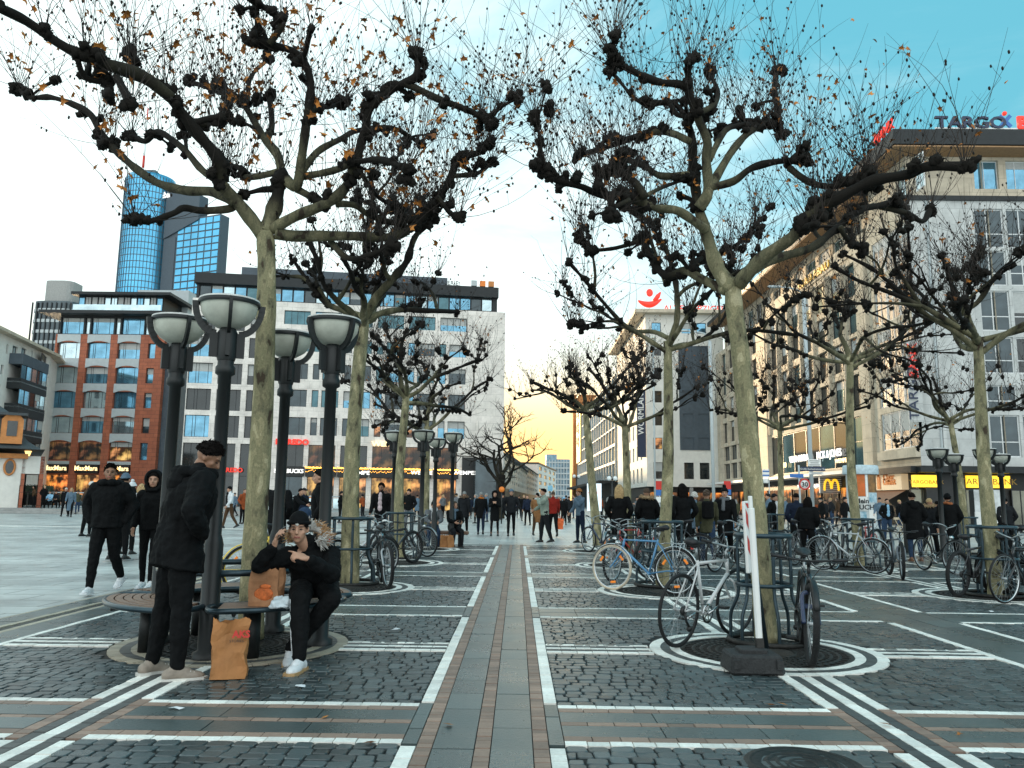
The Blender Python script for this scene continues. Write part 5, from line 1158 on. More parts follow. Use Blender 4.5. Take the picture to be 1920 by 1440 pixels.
# round bench
bc = Vector((-2.66, 7.66, 0)); br = empty('round_bench', bc); tag(br, 'round slatted bench with blue-grey tube edge circling the left front tree', 'bench')
angs = sorted([math.atan2(l.location.y - bc.y, l.location.x - bc.x) for l in lamps[:4]])
for i in range(4):
    a0 = angs[i] + R_(9.5); a1 = (angs[(i + 1) % 4] + (2 * math.pi if i == 3 else 0)) - R_(9.5)
    if a1 - a0 < .3: continue
    r0, r1, zz = .64, 1.08, .455; n = 20; m = MB()
    for s in range(6):                       # slats follow the curve
        ra = r0 + (r1 - r0) * s / 6 + .006; rb = r0 + (r1 - r0) * (s + 1) / 6 - .006
        for k in range(n):
            t0, t1 = a0 + (a1 - a0) * k / n, a0 + (a1 - a0) * (k + 1) / n
            q = [(ra * math.cos(t0), ra * math.sin(t0)), (rb * math.cos(t0), rb * math.sin(t0)), (rb * math.cos(t1), rb * math.sin(t1)), (ra * math.cos(t1), ra * math.sin(t1))]
            m.add([(x, y, zz) for x, y in q] + [(x, y, zz - .03) for x, y in q], [(0, 1, 2, 3), (7, 6, 5, 4), (0, 4, 5, 1), (1, 5, 6, 2), (2, 6, 7, 3), (3, 7, 4, 0)])
    st = m.build('seat', M_wood, br)
    m = MB(); P = []
    for k in range(n + 1): t = a0 + (a1 - a0) * k / n; P.append((r1 * math.cos(t), r1 * math.sin(t), zz - .02))
    ca, sa = (math.cos(a1), math.sin(a1)); rm = (r0 + r1) / 2; rr_ = (r1 - r0) / 2
    def endcap(t, sgn):
        for k in range(1, 8):
            ph = math.pi * k / 8; rad = rm + rr_ * math.cos(ph) if sgn > 0 else rm - rr_ * math.cos(ph); off = sgn * .10 * math.sin(ph)
            P.append((rad * math.cos(t) - off * math.sin(t), rad * math.sin(t) + off * math.cos(t), zz - .02))
    endcap(a1, 1)
    for k in range(n, -1, -1): t = a0 + (a1 - a0) * k / n; P.append((r0 * math.cos(t), r0 * math.sin(t), zz - .02))
    endcap(a0, -1)
    m.tube(P, .024, 8, closed=True); m.build('seat_edge', M_steel, st)
    m = MB()
    for t in (a0 + .12, (a0 + a1) / 2, a1 - .12): m.tube([(r0 * math.cos(t), r0 * math.sin(t), zz - .05), (r1 * math.cos(t), r1 * math.sin(t), zz - .05)], .018, 6)
    m.build('bracket', M_post, st)
m = MB(); m.tube([(.66 * math.cos(t), .66 * math.sin(t), .70) for t in [2 * math.pi * k / 40 for k in range(40)]], .03, 8, closed=True); m.build('back_rail', M_steel, br)
m = MB(); m.tube([(.70 * math.cos(t), .70 * math.sin(t), .41) for t in [2 * math.pi * k / 40 for k in range(40)]], .022, 8, closed=True); m.build('support_ring', M_post, br)
for i, dg in enumerate((-58, 20, 135, 215)):
    m = MB(); a = R_(dg); x, y = .74 * math.cos(a), .74 * math.sin(a); m.tube([(x, y, 0), (x, y, .41)], .06 if i else .075, 12); m.build('leg', M_post, br)
# tree guards
def guard_mesh():
    top = MB(); top.tube([(.34 * math.cos(t), .34 * math.sin(t), 1.04) for t in [2 * math.pi * k / 32 for k in range(32)]], .024, 10, closed=True)
    midr = MB(); midr.tube([(.335 * math.cos(t), .335 * math.sin(t), .56) for t in [2 * math.pi * k / 32 for k in range(32)]], .020, 8, closed=True)
    legs = []
    for k in range(6):
        a = math.pi / 3 * k + .35; c, s = math.cos(a), math.sin(a); q = MB()
        q.tube(smooth_path([(.32 * c, .32 * s, 1.03), (.32 * c, .32 * s, .62), (.325 * c, .325 * s, .46), (.37 * c, .37 * s, .36), (.42 * c, .42 * s, .26), (.43 * c, .43 * s, .12), (.43 * c, .43 * s, -.02)], 4), .021, 8); legs.append(q.mesh('leg', M_steel))
    q = MB(); q.tube([(.45 * math.cos(t), .45 * math.sin(t), .02) for t in [2 * math.pi * k / 32 for k in range(32)]], .03, 6, closed=True)
    return top.mesh('top_rail', M_steel), midr.mesh('middle_rail', M_steel), legs, q.mesh('foot_ring', M_iron)
GM = guard_mesh()
def guard(x, y, label):
    r = empty('tree_guard', (x, y, 0), rnd.random()); r.scale = (.80, .80, 1) if 'right front' in label else (1, 1, 1); tag(r, label, 'tree guard', 'tubular steel guards round the trunks')
    link('top_rail', GM[0], r); link('middle_rail', GM[1], r)
    for l in GM[2]: link('leg', l, r)
    link('foot_ring', GM[3], r)
for (x, y), l in (((bR.x, bR.y), 'blue-grey tube guard round the right front trunk'), (gp(655, 1094)[:2], 'tube guard round the trunk behind the seated man'), (gp(748, 1046)[:2], 'tube guard behind the black bikes left of the path'), (gp(1243, 1098)[:2], 'tube guard behind the blue bicycle'), (gp(1178, 1046)[:2], 'tube guard round the third trunk right of the path'), (gp(1612, 1062)[:2], 'tube guard behind the silver bicycle'), (gp(1868, 1116)[:2], 'tube guard at the right edge behind two bikes'), (gp(1464, 1030)[:2], 'tube guard hidden among dark bikes in front of the shop windows'), (gp(1812, 1040)[:2], 'tube guard round the crooked trunk by the right lamps')): guard(x, y, l)
# leaning white post in a rubber foot, with striped warning board
pb = gp(1424, 1268); r = empty('warning_post', (pb.x, pb.y, 0)); tag(r, 'leaning white post in a black rubber foot', 'warning post')
M_rub = mk('recycled_rubber', (.022, .023, .024), .8, var=.4, scale=30, bump=.5, bscale=60)
m = MB(); m.box((0, .20, .075), (.44, .38, .15), bev=.03, taper=.93); m.box((0, .2, .16), (.22, .2, .05), bev=.015); m.box((-.17, .012, .085), (.05, .03, .07)); m.box((.17, .012, .085), (.05, .03, .07)); m.build('rubber_foot', M_rub, r)
t0 = pY(1424, 1208, pb.y + .2) - r.location; t1 = pY(1408, 952, pb.y + .25) - r.location; t2 = pY(1406, 930, pb.y + .25) - r.location
ax = (t1 - t0); L_ = ax.length; ax.normalize(); X = Vector((1, 0, 0)); X = (X - ax * X.dot(ax)).normalized(); Yv = ax.cross(X); MM = Matrix((X, Yv, ax)).transposed()
m = MB(); m.box((t0 + t1) / 2 + ax * .02, (.052, .045, L_ - .04), M=MM, bev=.012); m.box((t1 + t2) / 2, (.034, .03, (t2 - t1).length), M=MM, bev=.008); m.build('post', P_white, r)
m = MB(); m.box(t0 + ax * -.03, (.06, .05, .16), M=MM); m.build('socket', M_iron, r)
wb_ = gp(1400, 1205); r = empty('warning_board', (wb_.x, 7.48, 0)); tag(r, 'red and white striped warning board standing inside the guard behind the leaning post', 'warning board'); c0 = pY(1404, 1006, 7.46) - r.location; yaw = Matrix.Rotation(R_(48), 3, 'Z') @ Matrix.Rotation(R_(-4), 3, 'Y'); m = MB()
bw, bh = .13, .62
m.box(c0, (bw + .03, .03, bh + .03), M=yaw, mi=0, bev=.01)
for k in range(3):
    za = -bh / 2 + bh * k / 2.6; P = [(-bw / 2, za + .20), (bw / 2, za), (bw / 2, za + .13), (-bw / 2, za + .33)]
    P = [(x, min(z, bh / 2)) for x, z in P]; o_ = len(m.v); vs = [c0 + yaw @ Vector((x, -.018, z)) for x, z in P]; m.add(vs, [(0, 1, 2, 3)], 1)
m.tube([c0 + Vector((.0, .03, .25)), Vector((.02, .03, .0))], .02, 6, mi=2)
m.build('striped_panel', [P_white, P_red, M_steel], r)
# advertising column
pc = pY(1617, 960, 45); r = empty('advertising_column', (pc.x, 45, 0)); tag(r, 'round advertising column pasted with posters under a pale cap', 'advertising column'); zt = pY(1617, 873, 45).z; R0 = .78
m = MB(); m.lathe([(R0 + .04, 0), (R0 + .04, .35), (R0, .38), (R0, zt - .5)], n=40); m.build('drum', M_lgrey, r); m = MB(); m.lathe([(R0 + .14, zt - .5), (R0 + .16, zt - .46), (R0 + .16, zt - .08), (R0 + .1, zt), (0, zt + .05)], n=40); m.build('cap', mk('pale_blue_grey_cap', (.45, .55, .6), .5), r)
def poster(a0, a1, z0, z1, mat, name='poster'):
    m = MB(); m.lathe([(R0 + .012, z0), (R0 + .012, z1)], n=8, a0=R_(a0), a1=R_(a1)); return m.build(name, mat, r)
pm = [mk('orange_poster', (.75, .22, .03), .5, var=.5, scale=2.5, col2=(.7, .13, .02)), mk('black_gold_poster', (.02, .015, .01), .4, col2=(.35, .16, .03), scale=2.2), mk('white_poster', (.75, .75, .72), .5, var=.1), mk('blue_poster', (.1, .45, .65), .5, var=.5, scale=3, col2=(.7, .8, .85)), mk('red_poster', (.6, .08, .03), .5, var=.4, scale=3, col2=(.7, .5, .2))]
zz = [zt - .52, zt - 1.75, zt - 2.5, zt - 3.1]
poster(215, 262, zz[1] + .03, zz[0], pm[0]); poster(264, 272, zz[1], zz[0], pm[2]); poster(274, 325, zz[1] + .25, zz[0], pm[1]); poster(276, 325, zz[1] - .3, zz[1] + .23, pm[3]); w_ = poster(218, 268, zz[2], zz[1], pm[2]); poster(218, 262, .5, zz[2] - .05, pm[3]); poster(272, 325, .5, zz[1] - .7, pm[2]); poster(275, 300, .6, zz[1] - 1.4, pm[4])
for k, t in enumerate(('Mein', 'BUCH')):
    a = R_(240); text('poster_lettering', t, M_black, Matrix.Translation((R0 * math.cos(a) * 1.04 - .28, R0 * math.sin(a) * 1.06, zz[1] - .34 - .34 * k)) @ Matrix.Rotation(R_(-28), 4, 'Z') @ Matrix.Rotation(R_(90), 4, 'X'), .36, r, .004, bold=.012)
# striped fast-food blade sign with golden arches
Ys = 70.6; a = pY(1537, 910, Ys); c = pY(1580, 910, Ys); z0, z1 = pY(1558, 924.5, Ys).z, pY(1558, 895, Ys).z
r = empty('blade_sign', (a.x, Ys, z0)); tag(r, 'black and white striped sign with yellow arches hanging over the shops', 'shop sign'); wd, ht = c.x - a.x, z1 - z0
m = MB(); m.box((wd / 2, .1, ht / 2), (wd, .2, ht)); m.build('sign_box', P_white, r); m = MB()
for k in range(8): m.box((wd / 2, -.012, ht * (k + .5) / 8), (wd * .95, .02, ht / 16))
m.build('stripes', M_black, r); m = MB()
for s in (-1, 1):
    P = [(wd / 2 + s * (.02 + .30 * (1 - math.cos(t)) * 1.0), -.06, ht * .16 + ht * .68 * math.sin(t) ** .75) for t in [math.pi * k / 16 for k in range(17)]]
    P[0] = (wd / 2 + s * .03, -.06, ht * .28); m.tube([(x, y, z) for x, y, z in P], [.09] * 17, 8, flat=(1, 1))
m.build('arches', mk('golden_lit_arches', (.8, .45, .02), .5, var=0, emit=(1, .55, .03), estr=.55), r); m = MB(); m.box((wd + .5, .1, ht * .8), (1.1, .08, .08)); m.build('bracket', M_steel, r)
# traffic sign and street names
def pole(name, label, px, pyt, Y, rad, cat, mat=M_lgrey):
    p = pY(px, pyt, Y); r = empty(name, (p.x, Y, 0)); tag(r, label, cat); m = MB(); m.tube([(0, 0, 0), (0, 0, p.z)], rad, 10); m.build('pole', mat, r); return r, p.z
r, z = pole('speed_sign', 'round 30 sign with red rim on a thin pole', 1497.5, 872, 44, .05, 'traffic sign')
q = pY(1508.5, 908, 43.9); cx = q.x - r.location.x; m = MB(); Rx = Matrix.Rotation(R_(90), 3, 'X'); m.lathe([(0, .02), (.25, .02), (.25, .0)], (cx, -.1, q.z), n=32, M=Rx); fc = m.build('sign_face', P_white, r); m = MB(); m.lathe([(.235, .0), (.235, .035), (.31, .035), (.31, -.01), (0, -.01)], (cx, -.1, q.z), n=32, M=Rx); m.build('red_rim', P_red, r)
text('numerals', '30', M_black, Matrix.Translation((cx, -.135, q.z - .125)) @ Matrix.Rotation(R_(90), 4, 'X'), .36, r, .006, 'CENTER', bold=.006)
q = pY(1494, 892, 43.9); m = MB(); m.box((q.x - r.location.x, -.08, q.z), (.75, .03, .2)); sb = m.build('street_name_plate', P_blue, r)
r, z = pole('light_pole', 'tall grey street light pole with street-name plates', 1507, 560, 45, .11, 'street light pole'); z0_ = z
m = MB(); m.tube(smooth_path([(0, 0, z), (-.3, 0, z + .5), (-1.4, 0, z + .7)], 4), .05, 8); m.box((-1.7, 0, z + .7), (.7, .22, .12), bev=.04); m.build('lamp_arm', M_lgrey, r)
for (xa, xb, ya, yb, mt, tx, nm) in ((1515.5, 1540, 874, 861, P_white, None, 'white_plate'), (1502, 1548, 883.5, 875, P_navy, 'Große Eschenheimer Str.', 'street_name_plate'), (1517, 1545, 890, 884.5, P_white, None, 'white_plate')):
    p0, p1 = pY(xa, yb, 44.8), pY(xb, ya, 44.8); w_, h_ = p1.x - p0.x, p0.z - p1.z; m = MB(); m.box((p0.x + w_ / 2 - r.location.x, -.14, p1.z + h_ / 2), (w_, .03, h_)); pl = m.build(nm, mt, r)
    if tx: text('plate_lettering', tx, P_white, Matrix.Translation((p0.x - r.location.x + w_ / 2, -.165, p1.z + .07)) @ Matrix.Rotation(R_(90), 4, 'X'), .14, r, .003, 'CENTER')
    else:
        m = MB(); 
        for k in range(3): m.box((p0.x + w_ / 2 - r.location.x, -.158, p1.z + h_ * (k + .6) / 3.4), (w_ * (.8 - .15 * (k % 2)), .004, h_ * .1))
        m.build('plate_lettering_lines', M_black, r)
r, z = pole('light_pole', 'tall pale street light pole beside the white shop building', 1331, 640, 60, .12, 'street light pole')
m = MB(); m.tube(smooth_path([(0, 0, z), (-.4, 0, z + .6), (-1.8, 0, z + .8)], 4), .06, 8); m.box((-2.1, 0, z + .8), (.9, .28, .14), bev=.05); m.build('lamp_arm', M_lgrey, r)
r, z = pole('light_pole', 'thin grey pole in front of the white shop building', 1224.5, 640, 66, .08, 'street light pole'); m = MB(); m.ball((0, 0, z + .2), .25, 12); m.build('lamp_globe', M_bowl, r)
for x, y0, y1, lb, Yq in ((1236, 902, 915, 'small red and blue parking sign beside the second right trunk', 40), (1363, 902, 918, 'small red and blue parking sign above the man in the black hat', 42)):
    r, z = pole('parking_sign', lb, x, y0, Yq, .04, 'traffic sign'); hh = .42; m = MB(); m.box((0, -.06, z - hh / 2), (.36, .03, hh)); m.build('red_plate', P_red, r); m = MB(); m.box((0, -.06, z - hh - .16), (.36, .03, .28)); m.build('blue_plate', P_blue, r); m = MB(); m.box((0, -.06, z - hh - .5), (.36, .03, .28)); m.build('white_plate', P_white, r)
r, z = pole('flag_sign', 'blue and white striped banner sign beside the right front trunk', 1441, 879, 58, .04, 'banner'); p0, p1 = pY(1429, 880, 58), pY(1442, 895, 58); m = MB(); w_, h_ = p1.x - p0.x, p0.z - p1.z
m.box((p0.x - r.location.x + w_ / 2, -.05, p1.z + h_ / 2), (w_, .03, h_)); bn = m.build('banner', P_white, r); m = MB()
for k in (.25, .75): m.box((p0.x - r.location.x + w_ / 2, -.075, p1.z + h_ * k), (w_, .01, h_ * .17))
m.build('blue_stripes', P_blue, bn); m = MB(); m.box((p0.x - r.location.x + w_ * .45, -.04, p1.z - h_ * .45), (w_ * .7, .4, h_ * .6), bev=.1); m.build('white_box', P_white, r)
r, z = pole('pharmacy_sign', 'white pharmacy board with a red letter A by the leaning trunk', 1114, 912, 56, .05, 'shop sign'); m = MB(); m.box((0, -.05, z - .75), (1.0, .1, 1.9)); m.build('board', mk('pale_lit_board', (.6, .7, .75), .5, var=0, emit=(.75, .9, 1), estr=.35), r); text('letter', 'A', E_red, Matrix.Translation((-.38, -.11, z - .45)) @ Matrix.Rotation(R_(90), 4, 'X'), .85, r, .01, bold=.03)
for k, (x, y, Yq, lb) in enumerate(((1081, 893, 70, 'twin white globe lamp at the street mouth'), (1148, 897, 52, 'white globe lamp left of the second right trunk'))):
    r, z = pole('globe_lamp', lb, x, y, Yq, .06, 'street lamp', M_post); m = MB(); m.ball((-.2, 0, z), .15, 14); m.ball((.2, 0, z), .15, 14); m.build('globes', mk('white_globe', (.75, .78, .78), .3, var=0), r); m = MB(); m.tube([(-.2, 0, z - .17), (.2, 0, z - .17)], .03, 6); m.build('crossbar', M_post, r)
r, z = pole('information_sign', 'square blue information sign above the crowd in the street', 1031.5, 910, 60, .05, 'sign', M_post); p0, p1 = pY(1027, 910, 60), pY(1036, 921, 60); m = MB(); m.box((0, -.05, (p0.z + p1.z) / 2), (p1.x - p0.x, .04, p0.z - p1.z)); m.build('plate', mk('pale_blue_plate', (.2, .45, .6), .5, var=.3), r)
r, z = pole('round_sign', 'round orange sign beside the bare street tree', 941, 913, 48, .04, 'sign', M_post); m = MB(); m.lathe([(0, .02), (.17, .02), (.17, -.02), (0, -.02)], (0, -.05, z - .15), n=24, M=Rx); m.build('disc', P_orange, r)
# lit poster case at right
p0, p1 = pY(1822, 919, 27), pY(1886, 985, 27); r = empty('poster_case', ((p0.x + p1.x) / 2, 27, 0)); tag(r, 'free-standing white poster case with rounded dark frame before the bank', 'poster case'); w_, za, zb = p1.x - p0.x, p1.z, p0.z
m = MB(); m.box((0, .12, (za + zb) / 2), (w_ + .08, .2, zb - za + .08), bev=.1); m.build('case_frame', M_post, r); m = MB(); m.box((0, .0, (za + zb) / 2 + .2), (w_ * .88, .03, (zb - za) * .68)); ps = m.build('poster', mk('grey_white_poster', (.75, .78, .78), .4, var=.6, scale=1.6, col2=(.8, .82, .82)), r); m = MB(); m.box((0, .0, za + .22), (w_ * .9, .04, .42)); m.build('lower_panel', P_white, r); m = MB(); m.box((-w_ * .25, .12, za / 2), (.1, .1, za)); m.box((w_ * .25, .12, za / 2), (.1, .1, za)); m.build('feet', M_post, r)
# plain bollards on the right
for x, y, lb in ((1700, 1030, 'dark bollard left of the man in the long black coat'),):
    p = gp(x, y + 6); m = MB(); m.lathe([(.06, 0), (.06, .95), (.045, 1.0), (0, 1.01)], n=14); o = m.build('bollard', M_post); o.location = p; tag(o, lb, 'bollard')
# left terrace: steps, glass balustrade, benches, hedge
def slab(name, xa, ya, xb, Y0, Y1, z0, z1, mat, label, kind='structure'):
    a, c = pY(xa, ya, Y0), pY(xb, ya, Y0); m = MB(); m.box(((a.x + c.x) / 2, (Y0 + Y1) / 2, (z0 + z1) / 2), (c.x - a.x, Y1 - Y0, z1 - z0)); o = m.build(name, mat); tag(o, label, None, None, kind); return o
slab('terrace_step', -200, 950, 640, 60, 90, -.02, .16, M_concrete, 'low dark-edged step of the raised terrace'); slab('terrace_step', -200, 950, 640, 61.2, 90, .164, .34, M_concrete, 'upper step of the raised terrace')
def balustrade(xa, xb, Y, z0, hh, label, n, glassm):
    a, c = pY(xa, 930, Y), pY(xb, 930, Y); r = empty('balustrade', ((a.x + c.x) / 2, Y, z0)); tag(r, label, 'railing'); W = c.x - a.x; m = MB(); m.tube([(-W / 2, 0, hh), (W / 2, 0, hh)], .05, 8); m.tube([(-W / 2, 0, .12), (W / 2, 0, .12)], .03, 6); m.build('hand_rail', mk('galvanised_steel', (.45, .48, .5), .35, metal=.6), r); m = MB()
    for k in range(n + 1): m.box((-W / 2 + W * k / n, 0, hh / 2), (.06, .06, hh))
    m.build('uprights', MATS['galvanised_steel'], r)['kind'] = 'stuff'; m = MB()
    for k in range(n): m.box((-W / 2 + W * (k + .5) / n, 0, hh * .5), (W / n - .2, .03, hh * .7))
    m.build('panels', glassm, r)
balustrade(28, 172, 66, .34, 1.25, 'steel railing with grey glass panels on the left terrace', 6, G_mid); balustrade(505, 640, 70, .34, 1.2, 'pale steel railing behind the seated man before the cafe front', 8, G_light)
def wood_bench(px, py, label):
    p = gp(px, py, .34); r = empty('park_bench', (p.x, p.y, .34)); tag(r, label, 'bench', 'wooden benches on the left terrace'); m = MB()
    for k in range(4): m.box((0, -.1 + .13 * k, .45), (1.8, .11, .04))
    m.build('seat', mk('red_brown_bench_wood', (.30, .11, .05), .5, var=.3, scale=6), r); m = MB()
    for k in range(3): m.box((0, .42 + .03 * k, .58 + .14 * k), (1.8, .035, .12))
    m.build('backrest', MATS['red_brown_bench_wood'], r)
    for s in (-.7, .7): m = MB(); m.tube(smooth_path([(s, -.1, 0), (s, 0, .22), (s, .1, .42), (s, .4, .5), (s, .5, .9)], 3), .03, 6); m.tube([(s, .15, .42), (s, .4, 0)], .03, 6); m.build('leg', M_iron, r)
wood_bench(10, 948, 'red-brown wooden bench at the left edge of the terrace')
def hedge(px0, px1, Y, z0, z1, label):
    a, c = pY(px0, 930, Y).x, pY(px1, 930, Y).x; m = MB(); rr = random.Random(3)
    for k in range(5200):
        p = Vector((rr.uniform(a, c), Y + rr.uniform(0, 1.6), z0 + (z1 - z0) * rr.random() ** .8)); s_ = rr.uniform(.06, .12); M = Euler((rr.uniform(0, 6), rr.uniform(0, 6), rr.uniform(0, 6))).to_matrix()
        m.add([p + M @ Vector(q) * s_ for q in ((-.5, 0, 0), (0, -.35, .1), (.6, 0, 0), (0, .35, .1))], [(0, 1, 2, 3)])
    b_ = MB(); b_.box(((a + c) / 2, Y + .8, (z0 + z1) / 2), (c - a - .2, 1.3, z1 - z0 - .2)); m.add(b_.v, b_.f)
    o = m.build('hedge', mk('dark_hedge_leaf', (.03, .045, .025), .7, var=.5, scale=4), None, fix=False); tag(o, label, 'hedge'); return o
hedge(-60, 84, 72, .34, 2.3, 'clipped dark hedge in front of the small guard house')
r, z = pole('gas_lantern', 'old glowing lantern on a green pole beside the guard house', 52, 855, 66, .06, 'street lamp', M_post); m = MB(); m.lathe([(.12, z - .1), (.26, z + .35), (.3, z + .4), (.1, z + .6), (0, z + .62)], n=6, smooth=False); m.build('lantern_glass', mk('lit_lantern', (.8, .6, .3), .4, var=0, emit=(1, .6, .2), estr=1.2), r)
# ------------------------------------------------------------------ bicycles
M_tyre = mk('black_tyre', (.007, .007, .008), .75, var=.3, scale=20); M_tyre_w = mk('cream_tyre', (.55, .47, .36), .7, var=.2)
M_chrome = mk('chrome', (.55, .57, .58), .2, metal=1, var=.1); M_alu = mk('grey_alloy', (.32, .34, .35), .35, metal=.8, var=.15); M_spoke = mk('steel_spoke', (.4, .42, .43), .35, metal=.7, var=0)
M_blk = mk('matt_black_paint', (.010, .011, .012), .5, var=.3); M_sadd = mk('black_saddle', (.012, .012, .014), .55, var=.3); M_orefl = mk('orange_reflector', (.8, .22, .01), .3, var=0, emit=(1, .25, .01), estr=.12); M_rrefl = mk('red_reflector', (.6, .02, .01), .3, var=0)  # orange reflectors get a faint painted glow, as if catching light
BWR = .345
_wh = {}
def wheel(kind, parent, x, tyre, rim, refl=False, mat_t=None, r=BWR):
    k = (kind, tyre, rim.name, refl, mat_t.name if mat_t else '')
    tr = {'mtb': .029, 'city': .021, 'road': .016}[kind]
    if k not in _wh:
        R = r - tr; t = MB(); t.tube([(R * math.cos(a), 0, R * math.sin(a)) for a in [2 * math.pi * i / 44 for i in range(44)]], tr, 8, closed=True)
        if kind == 'mtb':
            for i in range(66):
                a = 2 * math.pi * i / 66
                for y in (-.012, .012): t.box(((R + tr * .9) * math.cos(a), y * (1 if i % 2 else .4), (R + tr * .9) * math.sin(a)), (.008, .012, .018), M=Matrix.Rotation(-a, 3, 'Y'))
        q = MB(); q.tube([((R - tr * .8) * math.cos(a), 0, (R - tr * .8) * math.sin(a)) for a in [2 * math.pi * i / 44 for i in range(44)]], .011 if kind != 'city' else .013, 6, closed=True)
        s = MB(); s.tube([(0, -.035, 0), (0, .035, 0)], .022, 10)
        for i in range(28):
            a = 2 * math.pi * i / 28; y = .03 if i % 2 else -.03; b_ = a + (.45 if i % 4 < 2 else -.45)
            s.tube([(.02 * math.cos(b_), y, .02 * math.sin(b_)), ((R - tr) * math.cos(a), 0, (R - tr) * math.sin(a))], .0016 if kind != 'city' else .002, 3, cap=False, smooth=False)
        rf = None
        if refl:
            rf = MB()
            for a in (.6, 2.4, 4.6): rf.box((R * .68 * math.cos(a), 0, R * .68 * math.sin(a)), (.035, .02, .085), M=Matrix.Rotation(-a, 3, 'Y'), bev=.006)
        _wh[k] = (t.mesh('tyre', mat_t or M_tyre), q.mesh('rim', rim), s.mesh('spokes', M_spoke), rf.mesh('reflectors', M_orefl) if rf else None)
    w_ = link('wheel', _wh[k][1], parent); w_.location = (x, 0, r); link('tyre', _wh[k][0], w_); link('spokes', _wh[k][2], w_)
    if _wh[k][3]: link('reflectors', _wh[k][3], w_)
    return w_
def bike(kind, pos, heading, label, paint, steer=0.0, lean=0.0, rim=None, guards=None, rack=False, tyre_m=None, refl=False, basket=False, saddle_m=None, fork_m=None, top=True, sc=1.0, bars=None, front_tyre=None):
    """pos: ground contact of the rear wheel; heading: unit vector to the front wheel"""
    hd = math.atan2(heading[1], heading[0]); r = empty('bicycle', (pos[0], pos[1], 0)); r.matrix_world = Matrix.Translation((pos[0], pos[1], .004)) @ Matrix.Rotation(hd, 4, 'Z') @ Matrix.Rotation(R_(lean), 4, 'X') @ Matrix.Scale(sc, 4)
    tag(r, label, 'bicycle', 'bicycles parked on the square'); rim = rim or M_alu; ft = .019 if kind == 'mtb' else .0155
    bb = Vector((.43, 0, .285)); st = Vector((.285, 0, .80 if kind != 'mtb' else .72)); hb = Vector((.885, 0, .62)); ht = Vector((.845, 0, .79 if kind != 'mtb' else .74)); rh = Vector((0, 0, BWR)); fh = Vector((1.06, 0, BWR))
    m = MB(); m.tube([bb, st], ft, 8); m.tube([ht * .9 + hb * .1, st + (bb - st) * .06] if top else [hb * .6 + ht * .4, st + (bb - st) * .55], ft, 8); m.tube([hb * .85 + ht * .15, bb], ft * 1.25, 8); m.tube([hb, ht], ft * 1.25, 8); m.tube([bb + Vector((0, -.04, 0)), bb + Vector((0, .04, 0))], .024, 10)
    for y in (-1, 1): m.tube([bb + Vector((0, .025 * y, 0)), rh + Vector((.12, .045 * y, 0)), rh + Vector((0, .062 * y, 0))], .010, 6); m.tube([st + (bb - st) * .08 + Vector((0, .012 * y, 0)), st + (rh - st) * .3 + Vector((0, .045 * y, 0)), rh + Vector((0, .062 * y, 0))], .0085, 6)
    m.build('frame', paint, r)
    m = MB(); m.tube([st, st + (st - bb).normalized() * .13], .0135, 8); m.build('seat_post', M_alu, r)
    sp = st + (st - bb).normalized() * .14; m = MB()
    m.tube([sp + Vector((-.13, 0, .035)), sp + Vector((-.10, 0, .045)), sp + Vector((-.03, 0, .035)), sp + Vector((.06, 0, .03)), sp + Vector((.15, 0, .025))], [.045, .075, .06, .03, .016], 10, flat=(.55, 1.0)); m.tube([sp + Vector((-.06, 0, .0)), sp + Vector((.05, 0, .005))], .02, 6); m.build('saddle', saddle_m or M_sadd, r)
    wheel(kind, r, 0, 1, rim, refl, tyre_m)
    # steering group about the head axis
    ax = (ht - hb).normalized(); SM = Matrix.Translation(hb) @ Matrix.Rotation(R_(steer), 4, ax) @ Matrix.Translation(-hb)
    fk = MB(); cr = hb - ax * .03
    for y in (-1, 1): fk.tube(smooth_path([cr + Vector((0, .012 * y, .0)), cr + Vector((.01, .06 * y, -.03)), cr + (fh - cr) * .6 + Vector((-.015, .062 * y, 0)), fh + Vector((0, .06 * y, 0))], 4), .019 if kind == 'mtb' else .0115, 8)
    if kind == 'mtb': fk.box(cr + Vector((.015, 0, -.12)), (.035, .12, .04), bev=.01)
    fk.xform(SM); fk.build('fork', fork_m or paint, r)
    fw = wheel(kind, r, 1.06, 1, rim, refl, front_tyre or tyre_m); fw.matrix_local = SM @ Matrix.Translation(fh)
    hbm = MB(); c = ht + ax * .05; top_ = c + ax * .07 + Vector((.04, 0, 0)); hbm.tube([ht, c + ax * .03], .015, 8); hbm.tube([c + ax * .02, top_ + Vector((.02, 0, 0))], .015, 8); gl_ = []; lev = MB()
    flat = kind == 'mtb' or bars == 'flat'
    for y in (-1, 1):
        P = [top_ + Vector((.02, 0, 0)), top_ + Vector((.02, .12 * y, .01)), top_ + Vector((-.01, .31 * y, .03))] if flat else smooth_path([top_ + Vector((.02, 0, 0)), top_ + Vector((.06, .10 * y, .04)), top_ + Vector((.02, .22 * y, .08)), top_ + Vector((-.08, .27 * y, .07)), top_ + Vector((-.18, .28 * y, .05))], 3)
        hbm.tube(P, .0115, 7); e = Vector(P[-1]); d_ = (Vector(P[-1]) - Vector(P[-2])).normalized(); g_ = MB(); g_.tube([e - d_ * .11, e + d_ * .01], .017, 8); gl_.append(g_)
        lv = e - d_ * .13; lev.tube([lv, lv + Vector((.05, 0, -.015)), lv + Vector((.055, 0, -.02)) + d_ * .09], .006, 5)
        lev.tube(smooth_path([lv + Vector((.04, 0, -.01)), lv * .5 + (hb + Vector((.06, 0, .12))) * .5 + Vector((.08, 0, .02)), hb + Vector((.02, 0, .05))], 4), .0035, 4)
    for q in (hbm, lev, *gl_): q.xform(SM)
